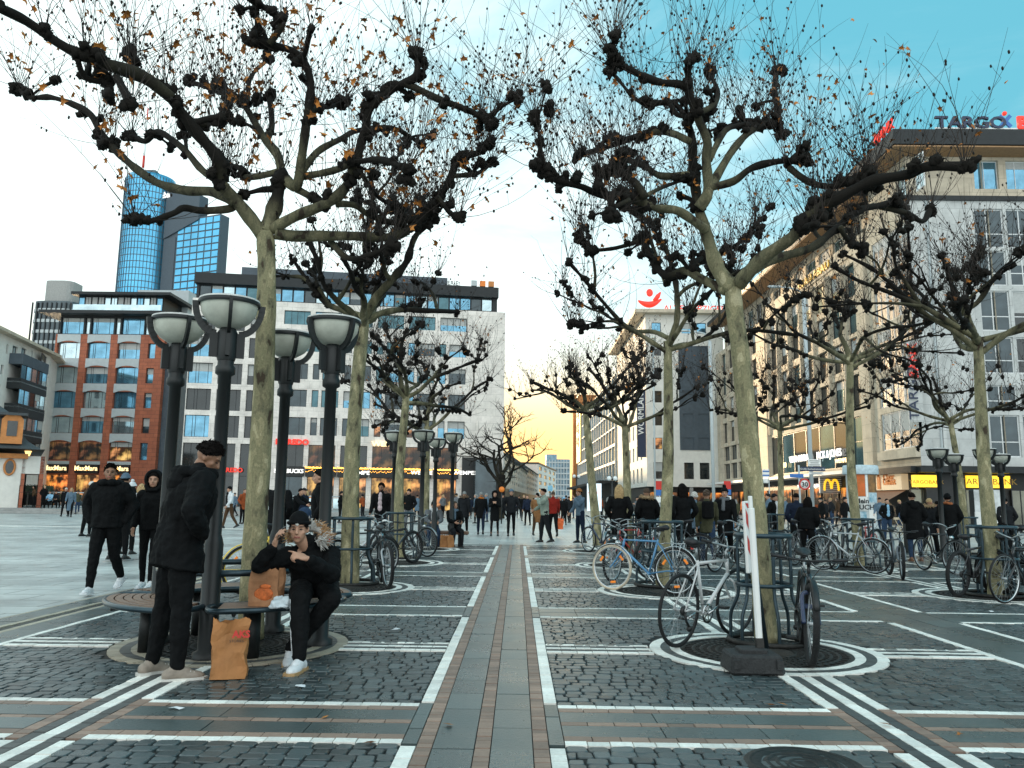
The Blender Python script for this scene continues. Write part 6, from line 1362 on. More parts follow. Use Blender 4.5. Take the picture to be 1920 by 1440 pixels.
    h_ = hbm.build('handlebar', M_blk if kind == 'mtb' else M_alu, r); [g_.build('grip', M_sadd, h_) for g_ in gl_]; lev.build('brake_levers', M_blk, h_)
    m = MB(); Rx = Matrix.Rotation(R_(90), 3, 'X'); m.lathe([(.075, -.004), (.095, -.004), (.095, .004), (.075, .004)], bb + Vector((0, -.05, 0)), n=24, M=Rx)
    for k in range(5): a = 2 * math.pi * k / 5; m.box(bb + Vector((.045 * math.cos(a), -.05, .045 * math.sin(a))), (.07, .006, .012), M=Matrix.Rotation(-a, 3, 'Y'))
    an = rnd.uniform(-1, 1); d_ = Vector((math.cos(an), 0, math.sin(an))) * .17
    m.tube([bb + Vector((0, -.06, 0)), bb + d_ + Vector((0, -.075, 0))], .011, 6); m.tube([bb + Vector((0, .06, 0)), bb - d_ + Vector((0, .075, 0))], .011, 6); cs = m.build('crank_set', M_chrome if kind != 'mtb' else M_blk, r)
    m = MB(); m.box(bb + d_ + Vector((0, -.13, 0)), (.09, .09, .022), bev=.006); m.build('pedal', M_blk, cs); m = MB(); m.box(bb - d_ + Vector((0, .13, 0)), (.09, .09, .022), bev=.006); m.build('pedal', M_blk, cs)
    m = MB()
    for s in (1, -1): m.tube([bb + Vector((0, -.05, .09 * s)), rh + Vector((0, -.05, .042 * s))], .0045, 4)
    m.lathe([(.015, -.012), (.045, -.012), (.04, .012), (.015, .012)], rh + Vector((0, -.048, 0)), n=16, M=Rx); m.build('chain', M_blk, r)
    if kind != 'city': m = MB(); m.tube([rh + Vector((.0, -.06, -.02)), rh + Vector((.03, -.065, -.10)), rh + Vector((.09, -.06, -.16))], .013, 6); m.ball(rh + Vector((.09, -.06, -.17)), .03, 8); m.build('derailleur', M_blk, r)
    if guards:
        for cx, a0, a1, MM in ((rh, 15, 215, None), (fh, 25, 170, SM)):
            m = MB(); R = BWR + .018
            P = [(cx.x + R * math.cos(R_(a0 + (a1 - a0) * i / 16)), 0, cx.z + R * math.sin(R_(a0 + (a1 - a0) * i / 16))) for i in range(17)]
            m.tube(P, .027, 6, flat=(.35, 1)); 
            for y in (-1, 1): m.tube([cx + Vector((0, .055 * y, 0)), Vector(P[13]) + Vector((0, .02 * y, 0))], .003, 4)
            if MM: m.xform(MM)
            m.build('mudguard', guards, r)
    if rack:
        m = MB(); z = .75
        for y in (-.06, 0, .06): m.tube([(.16, y, z), (-.22, y, z)], .006, 5)
        for x in (.16, .05, -.08, -.22): m.tube([(x, -.06, z), (x, .06, z)], .006, 5)
        for y in (-.065, .065):
            for x in (.02, -.12): m.tube([(x, y, z), (-.005, y, BWR + .02)], .0055, 5)
        m.tube([(.16, 0, z), st + (bb - st) * .15], .006, 5); m.build('luggage_rack', M_chrome, r); m = MB(); m.box((-.26, 0, z - .05), (.02, .07, .05), bev=.008); m.build('rear_lamp', M_rrefl, r)
    if kind == 'city':
        m = MB(); c = hb + Vector((.075, 0, .10)); m.lathe([(0, -.05), (.035, -.03), (.042, .03), (0, .035)], c, n=12, M=Matrix.Rotation(R_(90), 3, 'Y')); m.xform(SM); m.build('headlamp', M_chrome, r)
    if basket:
        m = MB(); m.box((-.07, 0, .90), (.36, .28, .26), bev=.05); m.build('saddle_bag' if basket == 'bag' else 'basket', mk('white_plastic_bag', (.75, .78, .8), .45, var=.1, bump=.5, bscale=9), r)
    return r
def bk(kind, rp, fp, label, paint, **k):
    a = gp(*rp); c = gp(*fp); d = (c - a); d.normalize(); return bike(kind, (a + c) / 2 - d * .53, d, label, paint, **k)
def paint(n, c, **k): return mk(n + '_bike_paint', c, .3, var=.08, coat=.4, **k)
P_whitebike = paint('white', (.62, .63, .63)); P_bluebike = paint('light_blue', (.09, .26, .46)); P_silver = paint('silver', (.50, .52, .53), metal=.3); P_dark = paint('dark', (.014, .016, .02)); P_navyb = paint('navy', (.02, .035, .09)); P_yell = paint('yellow', (.75, .5, .03)); P_green = paint('dark_green', (.02, .05, .04)); P_redb = paint('red', (.4, .03, .02))
bk('road', (1262, 1217), (1384, 1190), 'white bicycle with black tyres leaning on the right front guard', P_whitebike, lean=4, steer=-6, rim=M_blk, bars='flat')
a = gp(1521, 1250); hd = Vector((-.27, -.96, 0)).normalized(); bike('mtb', a - hd * 1.06, hd, 'black mountain bike seen head-on beside the right front tree guard', P_dark, lean=-2, steer=3, rim=M_blk, fork_m=P_navyb, guards=M_blk)
bk('city', (1266, 1117), (1147, 1107), 'light blue bicycle with cream tyre and chrome rack right of the path', P_bluebike, lean=3, rim=M_chrome, rack=True, front_tyre=M_tyre_w, refl=True, guards=M_chrome, tyre_m=M_tyre)
bk('city', (1232, 1083), (1128, 1094), 'dark bicycle directly behind the light blue one, wheel turned outward', P_dark, lean=2, steer=10, guards=M_blk, rack=True)
bk('city', (1182, 1046), (1113, 1062), 'dark bicycle with red front reflector and white bag on its rack', P_green, lean=-2, guards=M_alu, basket='bag', rack=True, refl=True)
bk('city', (1165, 1043), (1084, 1033), 'navy bicycle nearest the path with its front wheel jutting out', P_navyb, lean=2, steer=5)
bk('road', (1210, 1075), (1285, 1083), 'grey-framed bicycle leaning between the light blue bike and its tree', P_silver, lean=5)
bk('city', (1300, 1062), (1232, 1060), 'black bicycle behind the second right trunk', P_dark, lean=-4, guards=M_blk)
bk('road', (1645, 1077), (1537, 1069), 'silver diamond-frame bicycle parked before the advertising column', P_silver, lean=2, guards=M_chrome, bars='flat')
bk('mtb', (1668, 1078), (1692, 1087), 'grey bicycle turned toward the viewer beside the silver one', paint('slate', (.10, .12, .14)), lean=-3, steer=-8)
bk('mtb', (1790, 1121), (1868, 1112), 'black mountain bike with fat tyres left of the rightmost tree', P_dark, lean=3, rim=M_blk)
bk('road', (1944, 1122), (1878, 1134), 'black bicycle at the right edge with bright wheel rim facing the viewer', P_dark, lean=-6, rim=M_chrome, steer=-14)
bk('mtb', (1990, 1100), (1918, 1085), 'white-framed bicycle cut off by the right edge', P_whitebike, lean=4)
bk('mtb', (715, 1092), (727, 1105), 'black bicycle pointing its front wheel at the viewer left of the path', P_dark, lean=4, steer=8, fork_m=M_alu)
bk('mtb', (700, 1063), (785, 1055), 'black bicycle with white saddle left of the path', P_dark, lean=-3, saddle_m=P_white, rim=M_blk)
bk('city', (738, 1040), (806, 1045), 'dark grey bicycle with grey mudguards beside the seated couple', paint('grey', (.05, .06, .07)), lean=2, guards=M_alu)
bk('city', (435, 1117), (616, 1107), 'yellow-wheeled rental bicycle standing behind the round bench', P_yell, lean=1, rim=P_yell, refl=True, guards=P_yell)
bk('city', (640, 1062), (706, 1058), 'pale bicycle behind the guard of the second left tree', P_silver, lean=4, guards=M_alu)
for i, (rp, fp, kd, pt_, lb) in enumerate((((1452, 1043), (1512, 1036), 'city', P_dark, 'dark bicycle in the tangle before the shop windows, leftmost'), ((1560, 1040), (1490, 1046), 'mtb', P_navyb, 'navy bicycle in the tangle before the shop windows'), ((1580, 1056), (1545, 1030), 'city', P_dark, 'dark bicycle crossing behind the silver one'), ((1335, 1032), (1388, 1030), 'city', P_bluebike, 'blue bicycle partly hidden behind the woman with the pale handbag'), ((1440, 1050), (1380, 1046), 'road', P_green, 'dark green bicycle behind the right front guard'), ((1600, 1047), (1660, 1040), 'city', P_redb, 'dark red bicycle behind the silver one by the column'), ((1240, 1030), (1190, 1036), 'mtb', P_dark, 'black bicycle behind the third right trunk'))): bk(kd, rp, fp, lb, pt_, lean=rnd.uniform(-4, 4), guards=M_blk if i % 2 else None, steer=rnd.uniform(-15, 15))

for i, (rp, fp, kd, pt_, lb) in enumerate((((1478, 1062), (1545, 1056), 'city', P_dark, 'dark bicycle in front of the thin trunk between the guard and the silver bike'), ((1500, 1030), (1562, 1026), 'mtb', P_dark, 'black bicycle farthest back in the tangle before the fast-food front'), ((1218, 1062), (1150, 1066), 'road', P_redb, 'dark red bicycle in the row behind the light blue one'), ((1205, 1022), (1142, 1024), 'city', P_dark, 'black bicycle behind the third right trunk, nearest the street'), ((1290, 1040), (1352, 1046), 'city', P_dark, 'black bicycle beside the person with the small backpack'), ((640, 1090), (706, 1084), 'city', P_dark, 'black bicycle locked inside the guard behind the seated man'), ((760, 1036), (700, 1030), 'city', P_green, 'green bicycle farthest back on the left of the path'), ((1650, 1040), (1592, 1034), 'mtb', P_dark, 'black bicycle behind the guard by the advertising column'), ((1930, 1098), (1856, 1088), 'city', P_dark, 'dark bicycle behind the trunk at the right edge'))): bk(kd, rp, fp, lb, pt_, lean=rnd.uniform(-4, 4), guards=M_blk if i % 2 else None, steer=rnd.uniform(-15, 15))

for i, (rp, fp, kd, pt_, lb) in enumerate((((1335, 1074), (1398, 1068), 'city', P_dark, 'black bicycle just behind the white one and its guard'), ((1552, 1046), (1480, 1052), 'road', P_navyb, 'navy road bicycle crossing the dark tangle by the silver bike'), ((1470, 1050), (1405, 1044), 'mtb', P_dark, 'black bicycle right behind the right front guard'), ((1215, 1045), (1275, 1040), 'city', P_green, 'dark green bicycle behind the light blue one and its tree'), ((1735, 1070), (1790, 1078), 'city', P_dark, 'black bicycle behind the man in the long coat, nearer the right lamps'), ((1900, 1120), (1960, 1128), 'mtb', P_dark, 'black bicycle half cut off at the right edge'), ((1590, 1062), (1560, 1072), 'city', P_dark, 'black bicycle pointing its wheel at the viewer before the silver one'))): bk(kd, rp, fp, lb, pt_, lean=rnd.uniform(-4, 4), guards=M_blk if i % 2 else None, steer=rnd.uniform(-15, 15))
# ------------------------------------------------------------------ people
def fab(name, c, var=.25, rough=.85, sheen=0): return mk(name + '_cloth', c, rough, var=var, scale=7, bump=.4, bscale=26, sheen=sheen, spec=.12)
F_black = fab('black', (.0055, .006, .0066)); F_char = fab('charcoal', (.014, .0155, .018)); F_navy = fab('navy', (.012, .018, .035)); F_brown = fab('brown', (.07, .04, .022)); F_tan = fab('tan', (.27, .13, .055)); F_red = fab('red', (.22, .018, .012)); F_sage = fab('sage_grey', (.26, .31, .26)); F_white = fab('white', (.62, .64, .66)); F_grey = fab('grey', (.13, .14, .15)); F_blue = fab('denim', (.025, .045, .085)); F_bgrey = fab('blue_grey', (.10, .15, .20)); F_olive = fab('olive', (.06, .06, .035)); F_rust = fab('rust', (.25, .06, .02)); F_lblue = fab('light_blue', (.25, .45, .62)); F_pink = fab('pale_pink', (.6, .48, .5)); F_green = fab('dull_green', (.05, .09, .06))
M_skin = mk('skin', (.46, .25, .165), .5, var=.12, scale=14); M_skin_d = mk('tan_skin', (.27, .135, .08), .5, var=.12, scale=14); M_eye = mk('eye_and_brow', (.018, .012, .010), .5, var=0); M_lip = mk('lips', (.33, .10, .08), .5, var=0)
H_dark = mk('dark_hair', (.006, .0045, .004), .85, spec=.1, var=.4, scale=30, bump=.5, bscale=60); H_brown = mk('brown_hair', (.06, .032, .016), .6, var=.4, scale=30, bump=.5, bscale=60); H_blond = mk('blond_hair', (.38, .25, .11), .6, var=.4, scale=30, bump=.5, bscale=60); H_white = mk('white_hair', (.6, .58, .54), .6, var=.2, scale=30, bump=.5, bscale=60); H_grey = mk('grey_hair', (.2, .2, .19), .6, var=.3, scale=30, bump=.5, bscale=60)
S_white = mk('white_trainer', (.68, .70, .72), .5, var=.1, scale=20); S_black = mk('black_shoe', (.012, .012, .012), .45, var=.2); S_taupe = mk('taupe_trainer', (.26, .215, .175), .6, var=.15, scale=20); S_sole = mk('pale_sole', (.6, .58, .54), .6, var=.1); S_gum = mk('gum_sole', (.42, .26, .12), .6, var=.1); S_brown = mk('brown_boot', (.14, .06, .025), .5, var=.2)
_tex = {}
def cloud_tex(sz):
    if sz not in _tex: t = bpy.data.textures.new('folds', 'CLOUDS'); t.noise_scale = sz; t.noise_depth = 2; _tex[sz] = t
    return _tex[sz]
def solid(name, mb, vox, mats, parent, smooth=2, fold=0.0, fsize=.12, assign=None):
    me = bpy.data.meshes.new(name); me.from_pydata(mb.v, [], mb.f); o = bpy.data.objects.new(name, me); 
    md = o.modifiers.new('r', 'REMESH'); md.mode = 'VOXEL'; md.voxel_size = vox; md.use_smooth_shade = True
    if smooth: s = o.modifiers.new('s', 'SMOOTH'); s.iterations = smooth; s.factor = .5
    if fold: d = o.modifiers.new('d', 'DISPLACE'); d.texture = cloud_tex(fsize); d.strength = fold; d.mid_level = .5
    r = bake(o); bpy.data.objects.remove(o); bpy.data.meshes.remove(me); r.name = name
    r.materials.clear()
    for m in (mats if isinstance(mats, (list, tuple)) else [mats]): r.materials.append(m)
    if assign:
        n = len(r.polygons); cs = np.empty(n * 3); r.polygons.foreach_get('center', cs); r.polygons.foreach_set('material_index', assign(cs.reshape(-1, 3)).astype(np.int32))
    else: r.polygons.foreach_set('material_index', [0] * len(r.polygons))
    r.polygons.foreach_set('use_smooth', [True] * len(r.polygons)); r.update()
    return link(name, r, parent)
def cap(mb, a, b, ra, rb, n=10, k=2):
    a, b = Vector(a), Vector(b)
    if (b - a).length < 1e-4: mb.ball(a, ra, n); return
    mb.tube([a, (a + b) / 2, b], [ra, (ra + rb) / 2, rb], n); mb.ball(a, ra, n); mb.ball(b, rb, n)
def chain(mb, pts, rads, n=10):
    for i in range(len(pts) - 1): cap(mb, pts[i], pts[i + 1], rads[i], rads[i + 1], n)
def rotm(yaw=0, pitch=0, roll=0): return Matrix.Rotation(R_(yaw), 3, 'Z') @ Matrix.Rotation(R_(pitch), 3, 'X') @ Matrix.Rotation(R_(roll), 3, 'Y')
def leg_pose(side, hip, th, ab, kn, s, foot=0, tw=0):
    d = Vector((side * math.sin(R_(ab)), math.sin(R_(th)) * math.cos(R_(ab)), -math.cos(R_(th)) * math.cos(R_(ab)))); k = hip + d * .435 * s
    a2 = R_(th - kn); e = Vector((side * math.sin(R_(ab)) * .6, math.sin(a2), -math.cos(a2))).normalized(); an = k + e * .425 * s
    return k, an, R_(foot), R_(tw)
def arm_pose(side, sh, p, q, e, t, s, up=0):
    ua = Vector((side * math.sin(R_(q)), math.sin(R_(p)) * math.cos(R_(q)), -math.cos(R_(p)) * math.cos(R_(q)))); el = sh + ua * .285 * s
    b = Vector((-side * math.sin(R_(t)), math.cos(R_(t)), up)); b = (b - ua * b.dot(ua)).normalized(); fa = ua * math.cos(R_(e)) + b * math.sin(R_(e)); return el, el + fa * .255 * s
def hand(mb, wr, d, palm_n, thumb_side, curl=25, s=1.0, point=False, curls=None):
    """palm with five fingers; d: hand direction, palm_n: direction the palm faces"""
    d = Vector(d).normalized(); nrm = Vector(palm_n); nrm = (nrm - d * nrm.dot(d)).normalized(); sd_ = d.cross(nrm) * thumb_side
    M = Matrix((sd_, d, nrm)).transposed(); c = wr + d * .05 * s
    mb.ball(c, (.040 * s, .055 * s, .015 * s), 10, M=M); cap(mb, wr, wr + d * .03 * s, .024 * s, .024 * s)
    for i, (o, ln) in enumerate(((.030, .078), (.010, .088), (-.010, .082), (-.029, .064))):
        cu = curls[i] if curls else curl * (1 + .15 * i); 
        if point and i == 0: cu = 4
        a = R_(cu); st = wr + d * (.092 - .006 * abs(i - 1)) * s + sd_ * o * s; v = d + sd_ * o * 1.6; v.normalize(); pts = [st]
        for j, f in enumerate((.45, .32, .25)):
            an = a * (j + .7); dirv = v * math.cos(an) + nrm * math.sin(an); pts.append(pts[-1] + dirv * ln * f * s)
        chain(mb, pts, [.0095 * s, .009 * s, .0082 * s, .007 * s], 8)
    st = wr + d * .03 * s + sd_ * .030 * s; v = (d * .62 + sd_ * .68 + nrm * .35).normalized(); p1 = st + v * .04 * s; p2 = p1 + (v * .6 + d * .5 + nrm * .25).normalized() * .032 * s; p3 = p2 + (d * .8 + nrm * .4).normalized() * .024 * s; chain(mb, [st, p1, p2, p3], [.013 * s, .011 * s, .0098 * s, .008 * s], 8)
def person(label, pos, face, H=1.75, vox=.019, lean=3, legs=None, arms=None, head=(0, 0), look=None, sit=None, joints=None, group=None, twist=0):
    """one continuous body, clothes and hair as children; local +y is the way the person faces"""
    L = dict(jacket=F_black, trousers=F_black, shoes=S_black, hair=H_dark, style='short', skin=M_skin, coat=0.0, bulk=1.0, fold=.018, hood=False, scarf=None, fur=None, sole=None); L.update(look or {})
    s = H / 1.75; ln = R_(lean); J = {}
    legs = legs or ((3, 4, 4), (-3, 4, 4)); arms = arms or ((4, 10, 18, 15), (4, 10, 18, 15))
    P = Vector((0, 0, 0)); J['pel'] = P; tor = Vector((0, math.sin(ln), math.cos(ln)))
    J['ch'] = P + tor * .33 * s; J['nk'] = P + tor * .50 * s; sw = .185 * s * (.92 if L.get('slim') else 1)
    T = rotm(twist)
    for i, sd_ in ((0, 1), (1, -1)):
        J['hip', i] = P + Vector((sd_ * .088 * s, 0, -.04 * s)); a = legs[i]; J['kn', i], J['an', i], J['ft', i], J['tw', i] = leg_pose(sd_, J['hip', i], a[0], a[1], a[2], s, a[3] if len(a) > 3 else 0, a[4] if len(a) > 4 else 0)
        J['sh', i] = P + tor * .455 * s + T @ Vector((sd_ * sw, 0, 0)); a = arms[i]; J['el', i], J['wr', i] = arm_pose(sd_, J['sh', i], a[0], a[1], a[2], a[3], s, a[4] if len(a) > 4 else 0)
    hy, hp = head; HM = rotm(hy, hp) ; nkd = (tor + Vector((0, .25, 0)) * .6 + Vector((0, math.sin(R_(-hp)) * .35, 0))).normalized()
    J['hd'] = J['nk'] + nkd * .165 * s
    base = None
    if joints:
        J.update(joints); base = 0
    if base is None:
        if sit is None: lift = -min(J['an', 0].z - .085 * s + min(0, math.sin(J['ft', 0])) * .12, J['an', 1].z - .085 * s)
        else: lift = sit
        for k in list(J):
            if isinstance(J[k], Vector): J[k] = J[k] + Vector((0, 0, lift))
    vs_ = vox; B = MB()
    c = J['hd']; hs = s * 1.0
    # head
    def hp_(x, y, z): return c + HM @ Vector((x * hs, y * hs, z * hs))
    B.ball(hp_(0, -.012, .03), (.076 * hs, .094 * hs, .092 * hs), 16, M=HM); B.ball(hp_(0, .022, -.035), (.060 * hs, .066 * hs, .078 * hs), 14, M=HM); B.ball(hp_(0, .058, -.088), (.026 * hs, .022 * hs, .02 * hs), 8, M=HM)
    cap(B, hp_(0, .085, .012), hp_(0, .104, -.022), .011 * hs, .0155 * hs, 8); B.ball(hp_(0, .078, -.058), (.024 * hs, .016 * hs, .010 * hs), 8, M=HM); B.ball(hp_(0, .072, .033), (.055 * hs, .016 * hs, .012 * hs), 8, M=HM)
    for sd_ in (1, -1): B.ball(hp_(sd_ * .076, -.008, -.008), (.010 * hs, .020 * hs, .032 * hs), 8, M=HM); B.ball(hp_(sd_ * .045, .055, -.02), (.02 * hs, .018 * hs, .02 * hs), 8, M=HM)
    cap(B, J['nk'] - Vector((0, 0, .03)), hp_(0, -.015, -.07), .058 * s, .052 * s, 12)
    mid = (J['pel'] + J['nk']) * .5; cap(B, J['pel'], mid, .11 * s, .115 * s, 12); cap(B, mid, J['nk'] - (J['nk'] - J['pel']).normalized() * .10 * s, .115 * s, .11 * s, 12)
    for i, sd_ in ((0, 1), (1, -1)):
        chain(B, [J['nk'] - Vector((0, 0, .06 * s)), J['sh', i], J['el', i], J['wr', i]], [.06 * s, .05 * s, .038 * s, .026 * s]); chain(B, [J['pel'], J['hip', i], J['kn', i], J['an', i]], [.1 * s, .082 * s, .052 * s, .036 * s])
        d = (J['wr', i] - J['el', i]).normalized(); hk = L.get('hand%d' % i, {})
        if not hk.get('hide'): hand(B, J['wr', i] + d * .02 * s, hk.get('d', d), hk.get('n', Vector((-sd_, .25, 0))), hk.get('t', 1 if i == 0 else -1) * 1, hk.get('curl', 22), s, hk.get('point', False), hk.get('curls'))
        fd = Vector((math.sin(J['tw', i]), math.cos(J['tw', i]), math.sin(J['ft', i]))).normalized(); J['fd', i] = fd
    HMi = HM.transposed(); HA = np.array(HMi); cn = np.array(c)
    def asg(ctr):
        q = (ctr - cn) @ HA.T / hs; x, y, z = np.abs(q[:, 0]), q[:, 1], q[:, 2]; out = np.zeros(len(q))
        out[(y > .07) & (x < .024) & (z > -.064) & (z < -.052)] = 2
        if L.get('beard'): out[(y > .0) & (z < -.045) & ~((z > -.064) & (z < -.05) & (x < .022)) & (z > -.14)] = 1
        return out
    root = solid('person', B, (.020 if vs_ > .025 else .012) if vs_ > .012 else vs_, [L['skin'], M_eye, M_lip], None, 1, assign=asg)
    root.matrix_world = Matrix.Translation((pos[0], pos[1], pos[2] if len(pos) > 2 else 0)) @ Matrix.Rotation(R_(face + 180) if joints is None else 0, 4, 'Z')
    tag(root, label, 'person', group)
    bk_ = L['bulk']; v2 = vs_
    if vs_ < .018:
        for x in (-.031, .031):
            m = MB(); m.ball(hp_(x, .079, .006), (.0125 * hs, .009 * hs, .0048 * hs), 10, M=HM); m.build('eye', M_eye, root)
            m = MB(); sx = 1 if x > 0 else -1; m.tube([hp_(x - sx * .016, .092, .026), hp_(x, .089, .031), hp_(x + sx * .02, .076, .026)], [.003 * hs, .0036 * hs, .002 * hs], 5); m.build('eyebrow', M_eye, root)
    # trousers
    m = MB(); cap(m, J['hip', 0] + Vector((0, 0, .05)), J['hip', 1] + Vector((0, 0, .05)), .105 * s, .105 * s)
    for i in (0, 1):
        a, k, n_ = J['hip', i], J['kn', i], J['an', i]; w = L.get('tw', 1.0); up = (k - n_).normalized()
        chain(m, [a, (a + k) / 2, k, (k + n_) / 2, n_ + up * .02], [.100 * s, .088 * s * w, .070 * s * w, .062 * s * w, .048 * s * w])
    if L['trousers']: solid('trousers', m, v2, L['trousers'], root, 2, fold=L['fold'] * .8, fsize=.08)
    # shoes
    for i in (0, 1):
        fd = J['fd', i]; a = J['an', i]; m = MB(); X = fd.cross(Vector((0, 0, 1))).normalized(); Z = X.cross(fd); M = Matrix((X, fd, Z)).transposed(); k = s * L.get('shoe', 1.0)
        b0 = a + M @ Vector((0, -.02, -.045)) * k
        m.ball(b0 + M @ Vector((0, -.03, .0)) * k, (.040 * k, .045 * k, .045 * k), 10, M=M); m.ball(b0 + M @ Vector((0, .10, -.012)) * k, (.045 * k, .095 * k, .036 * k), 12, M=M); m.ball(b0 + M @ Vector((0, .04, .01)) * k, (.042 * k, .08 * k, .045 * k), 10, M=M); cap(m, a + Vector((0, 0, .03)), b0 + Vector((0, 0, .01)), .038 * k, .040 * k)
        sh = solid('shoe', m, min(v2, .012), L['shoes'], root, 2)
        q = MB(); pr = [(-.036, -.07), (.036, -.07), (.044, .0), (.040, .05), (.050, .12), (.042, .185), (.0, .212), (-.042, .185), (-.050, .12), (-.040, .05), (-.044, 0)]
        q.prism([(x * k, y * k) for x, y in pr], 2, -.042 * k, -.018 * k); q.v = [tuple(b0 + M @ Vector(p)) for p in q.v]; q.build('sole', L['sole'] or L['shoes'], sh)
        if vs_ < .012:
            q = MB()
            for g in range(5): yy = .035 + .022 * g; q.tube([b0 + M @ Vector((-.026, yy, .038 - .006 * g)) * k, b0 + M @ Vector((0, yy + .004, .050 - .0085 * g)) * k, b0 + M @ Vector((.026, yy, .038 - .006 * g)) * k], .0042, 5)
            q.build('laces', S_sole, sh)
    # jacket or coat
    m = MB(); up = (J['nk'] - J['pel']).normalized(); r = .155 * s * bk_
    lat = (J['sh', 0] - J['sh', 1]).normalized(); fw = up.cross(lat) * -1
    Mt = Matrix((lat, lat.cross(up) * -1, up)).transposed()
    def sect(p, rx, ry, rz=.11): m.ball(p, (rx * s * bk_, ry * s * bk_, rz * s), 14, M=Mt)
    sects = [(J['pel'] + (J['nk'] - J['pel']) * t, rx * bk_, ry * bk_) for t, rx, ry in ((1.0, .05, .05), (.97, .115, .085), (.90, .165, .11), (.78, .193, .133), (.6, .185, .142), (.42, .172, .137), (.2, .166, .132), (.0, .174, .133), (-.10, .178, .132), (-.17, .176, .130), (-.185, .12, .09))]
    if L['coat']:
        d = L['coat'] * s; kc = (J['kn', 0] + J['kn', 1]) / 2; b_ = J['pel'] + Vector((0, (kc.y - J['pel'].y) * .45, -d)); sects = sects[:-3]
        for k in range(6): q_ = (k + 1) / 6; sects.append((J['pel'] + (b_ - J['pel']) * q_, (.176 + .012 * q_) * bk_, (.135 + .014 * q_) * bk_))
        sects.append((b_ - Vector((0, 0, .012)), .14 * bk_, .11 * bk_))
    vs = []; fs = []; nn = 20
    for (p, rx, ry) in sects:
        for j in range(nn): a_ = 2 * math.pi * j / nn; vs.append(p + Mt @ Vector((rx * s * math.cos(a_), ry * s * math.sin(a_), 0)))
    for i in range(len(sects) - 1):
        for j in range(nn): fs.append((i * nn + j, i * nn + (j + 1) % nn, (i + 1) * nn + (j + 1) % nn, (i + 1) * nn + j))
    fs.append(tuple(range(nn - 1, -1, -1))); fs.append(tuple((len(sects) - 1) * nn + j for j in range(nn))); m.add(vs, fs)
    for i in (0, 1): chain(m, [J['nk'] - up * .09 * s, J['sh', i] - up * .012 * s, (J['sh', i] + J['el', i]) / 2, J['el', i], (J['el', i] + J['wr', i]) / 2, J['wr', i] - (J['wr', i] - J['el', i]).normalized() * .015], [.085 * s, .080 * s * bk_, .072 * s * bk_, .064 * s * bk_, .058 * s * bk_, .046 * s])
    cap(m, J['nk'] - up * .05 * s, J['nk'] + up * .035 * s, .10 * s, .078 * s)
    solid('jacket', m, v2, L['jacket'], root, 2, fold=L['fold'] * 1.3, fsize=.10)
    if L['hood'] == 'down':
        m = MB(); bc_ = J['nk'] - fw * .0 + up * .01
        for k in range(-4, 5):
            a = math.pi * k / 4.6; d = Vector((math.sin(a) * .125, -math.cos(a) * .12 - .02, 0)) * s; m.ball(J['nk'] + Mt @ (d + Vector((0, 0, .0 + .03 * abs(k) / 4)) * s), (.062 * s, .06 * s, .055 * s), 8)
        m.ball(J['nk'] + Mt @ Vector((0, -.135, -.07)) * s, (.12 * s, .07 * s, .10 * s), 10, M=Mt); solid('hood', m, v2, L['jacket'], root, 2, fold=.012, fsize=.06)
    if L['hood'] == 'up':
        m = MB()
        for t in range(-11, 12):
            a = R_(t * 11.5)
            for yy, rr in ((.045, .108), (.0, .118), (-.05, .112)): m.ball(hp_(math.sin(a) * rr, yy - .02, .02 + math.cos(a) * rr * 1.12), .026 * s, 7)
        m.ball(hp_(0, -.095, .01), (.10 * s, .04 * s, .12 * s), 10, M=HM); cap(m, hp_(.07, -.04, -.10), hp_(-.07, -.04, -.10), .06 * s, .06 * s); chain(m, [hp_(.1, .03, -.09), hp_(.05, .07, -.15), hp_(-.05, .07, -.15), hp_(-.1, .03, -.09)], [.03 * s] * 4); solid('hood', m, min(v2, .014), L['jacket'], root, 2, fold=.008, fsize=.06)
    # hair or hat
    m = MB(); st_ = L['style']
    def shell(rx, ry, rz, cy, cz, lim, hl=True):
        n = 18; rings = 9; vs = []; fs = []
        for i in range(rings + 1):
            ph = lim * i / rings
            for j in range(n):
                t = 2 * math.pi * j / n; fr = max(0, math.sin(t)); ph2 = ph * (1 - (.40 if hl else 0) * fr)
                vs.append(hp_(rx * math.sin(ph2) * math.cos(t), cy + ry * math.sin(ph2) * math.sin(t), cz + rz * math.cos(ph2)))
        for i in range(rings):
            for j in range(n): fs.append((i * n + j, i * n + (j + 1) % n, (i + 1) * n + (j + 1) % n, (i + 1) * n + j))
        m.add(vs, fs, 0, True)
    if st_ == 'short':
        shell(.081, .101, .097, -.015, .032, 1.85)
        if vs_ < .018:
            for k in range(420 if vs_ < .012 else 120):
                t = rnd.uniform(0, 6.283); fr = max(0, math.sin(t)); ph = rnd.random() ** .6 * 1.85 * (1 - .40 * fr); q = Vector((.081 * math.sin(ph) * math.cos(t), .101 * math.sin(ph) * math.sin(t), .097 * math.cos(ph))); e = q * rnd.uniform(1.06, 1.16) + Vector((rnd.gauss(0, .006), .008 * (1 if ph < 1 else 0), rnd.gauss(0, .006)))
                m.tube([hp_(q.x, q.y - .015, q.z + .032), hp_(e.x, e.y - .015, e.z + .032)], [.007 * s, .002 * s], 4, smooth=False)
        m.build('hair', L['hair'], root)
    elif st_ == 'curly':
        shell(.088, .106, .108, -.016, .034, 1.9)
        for k in range(70): a, b_ = rnd.uniform(0, 6.28), rnd.uniform(0, 1.5); b_ *= .75 if math.sin(a) > 0 else 1.15; m.ball(hp_(.088 * math.sin(b_) * math.cos(a), -.016 + .105 * math.sin(b_) * math.sin(a), .034 + .108 * math.cos(b_)), .018 * s, 6)
        m.build('hair', L['hair'], root)
    elif st_ in ('long', 'bun'):
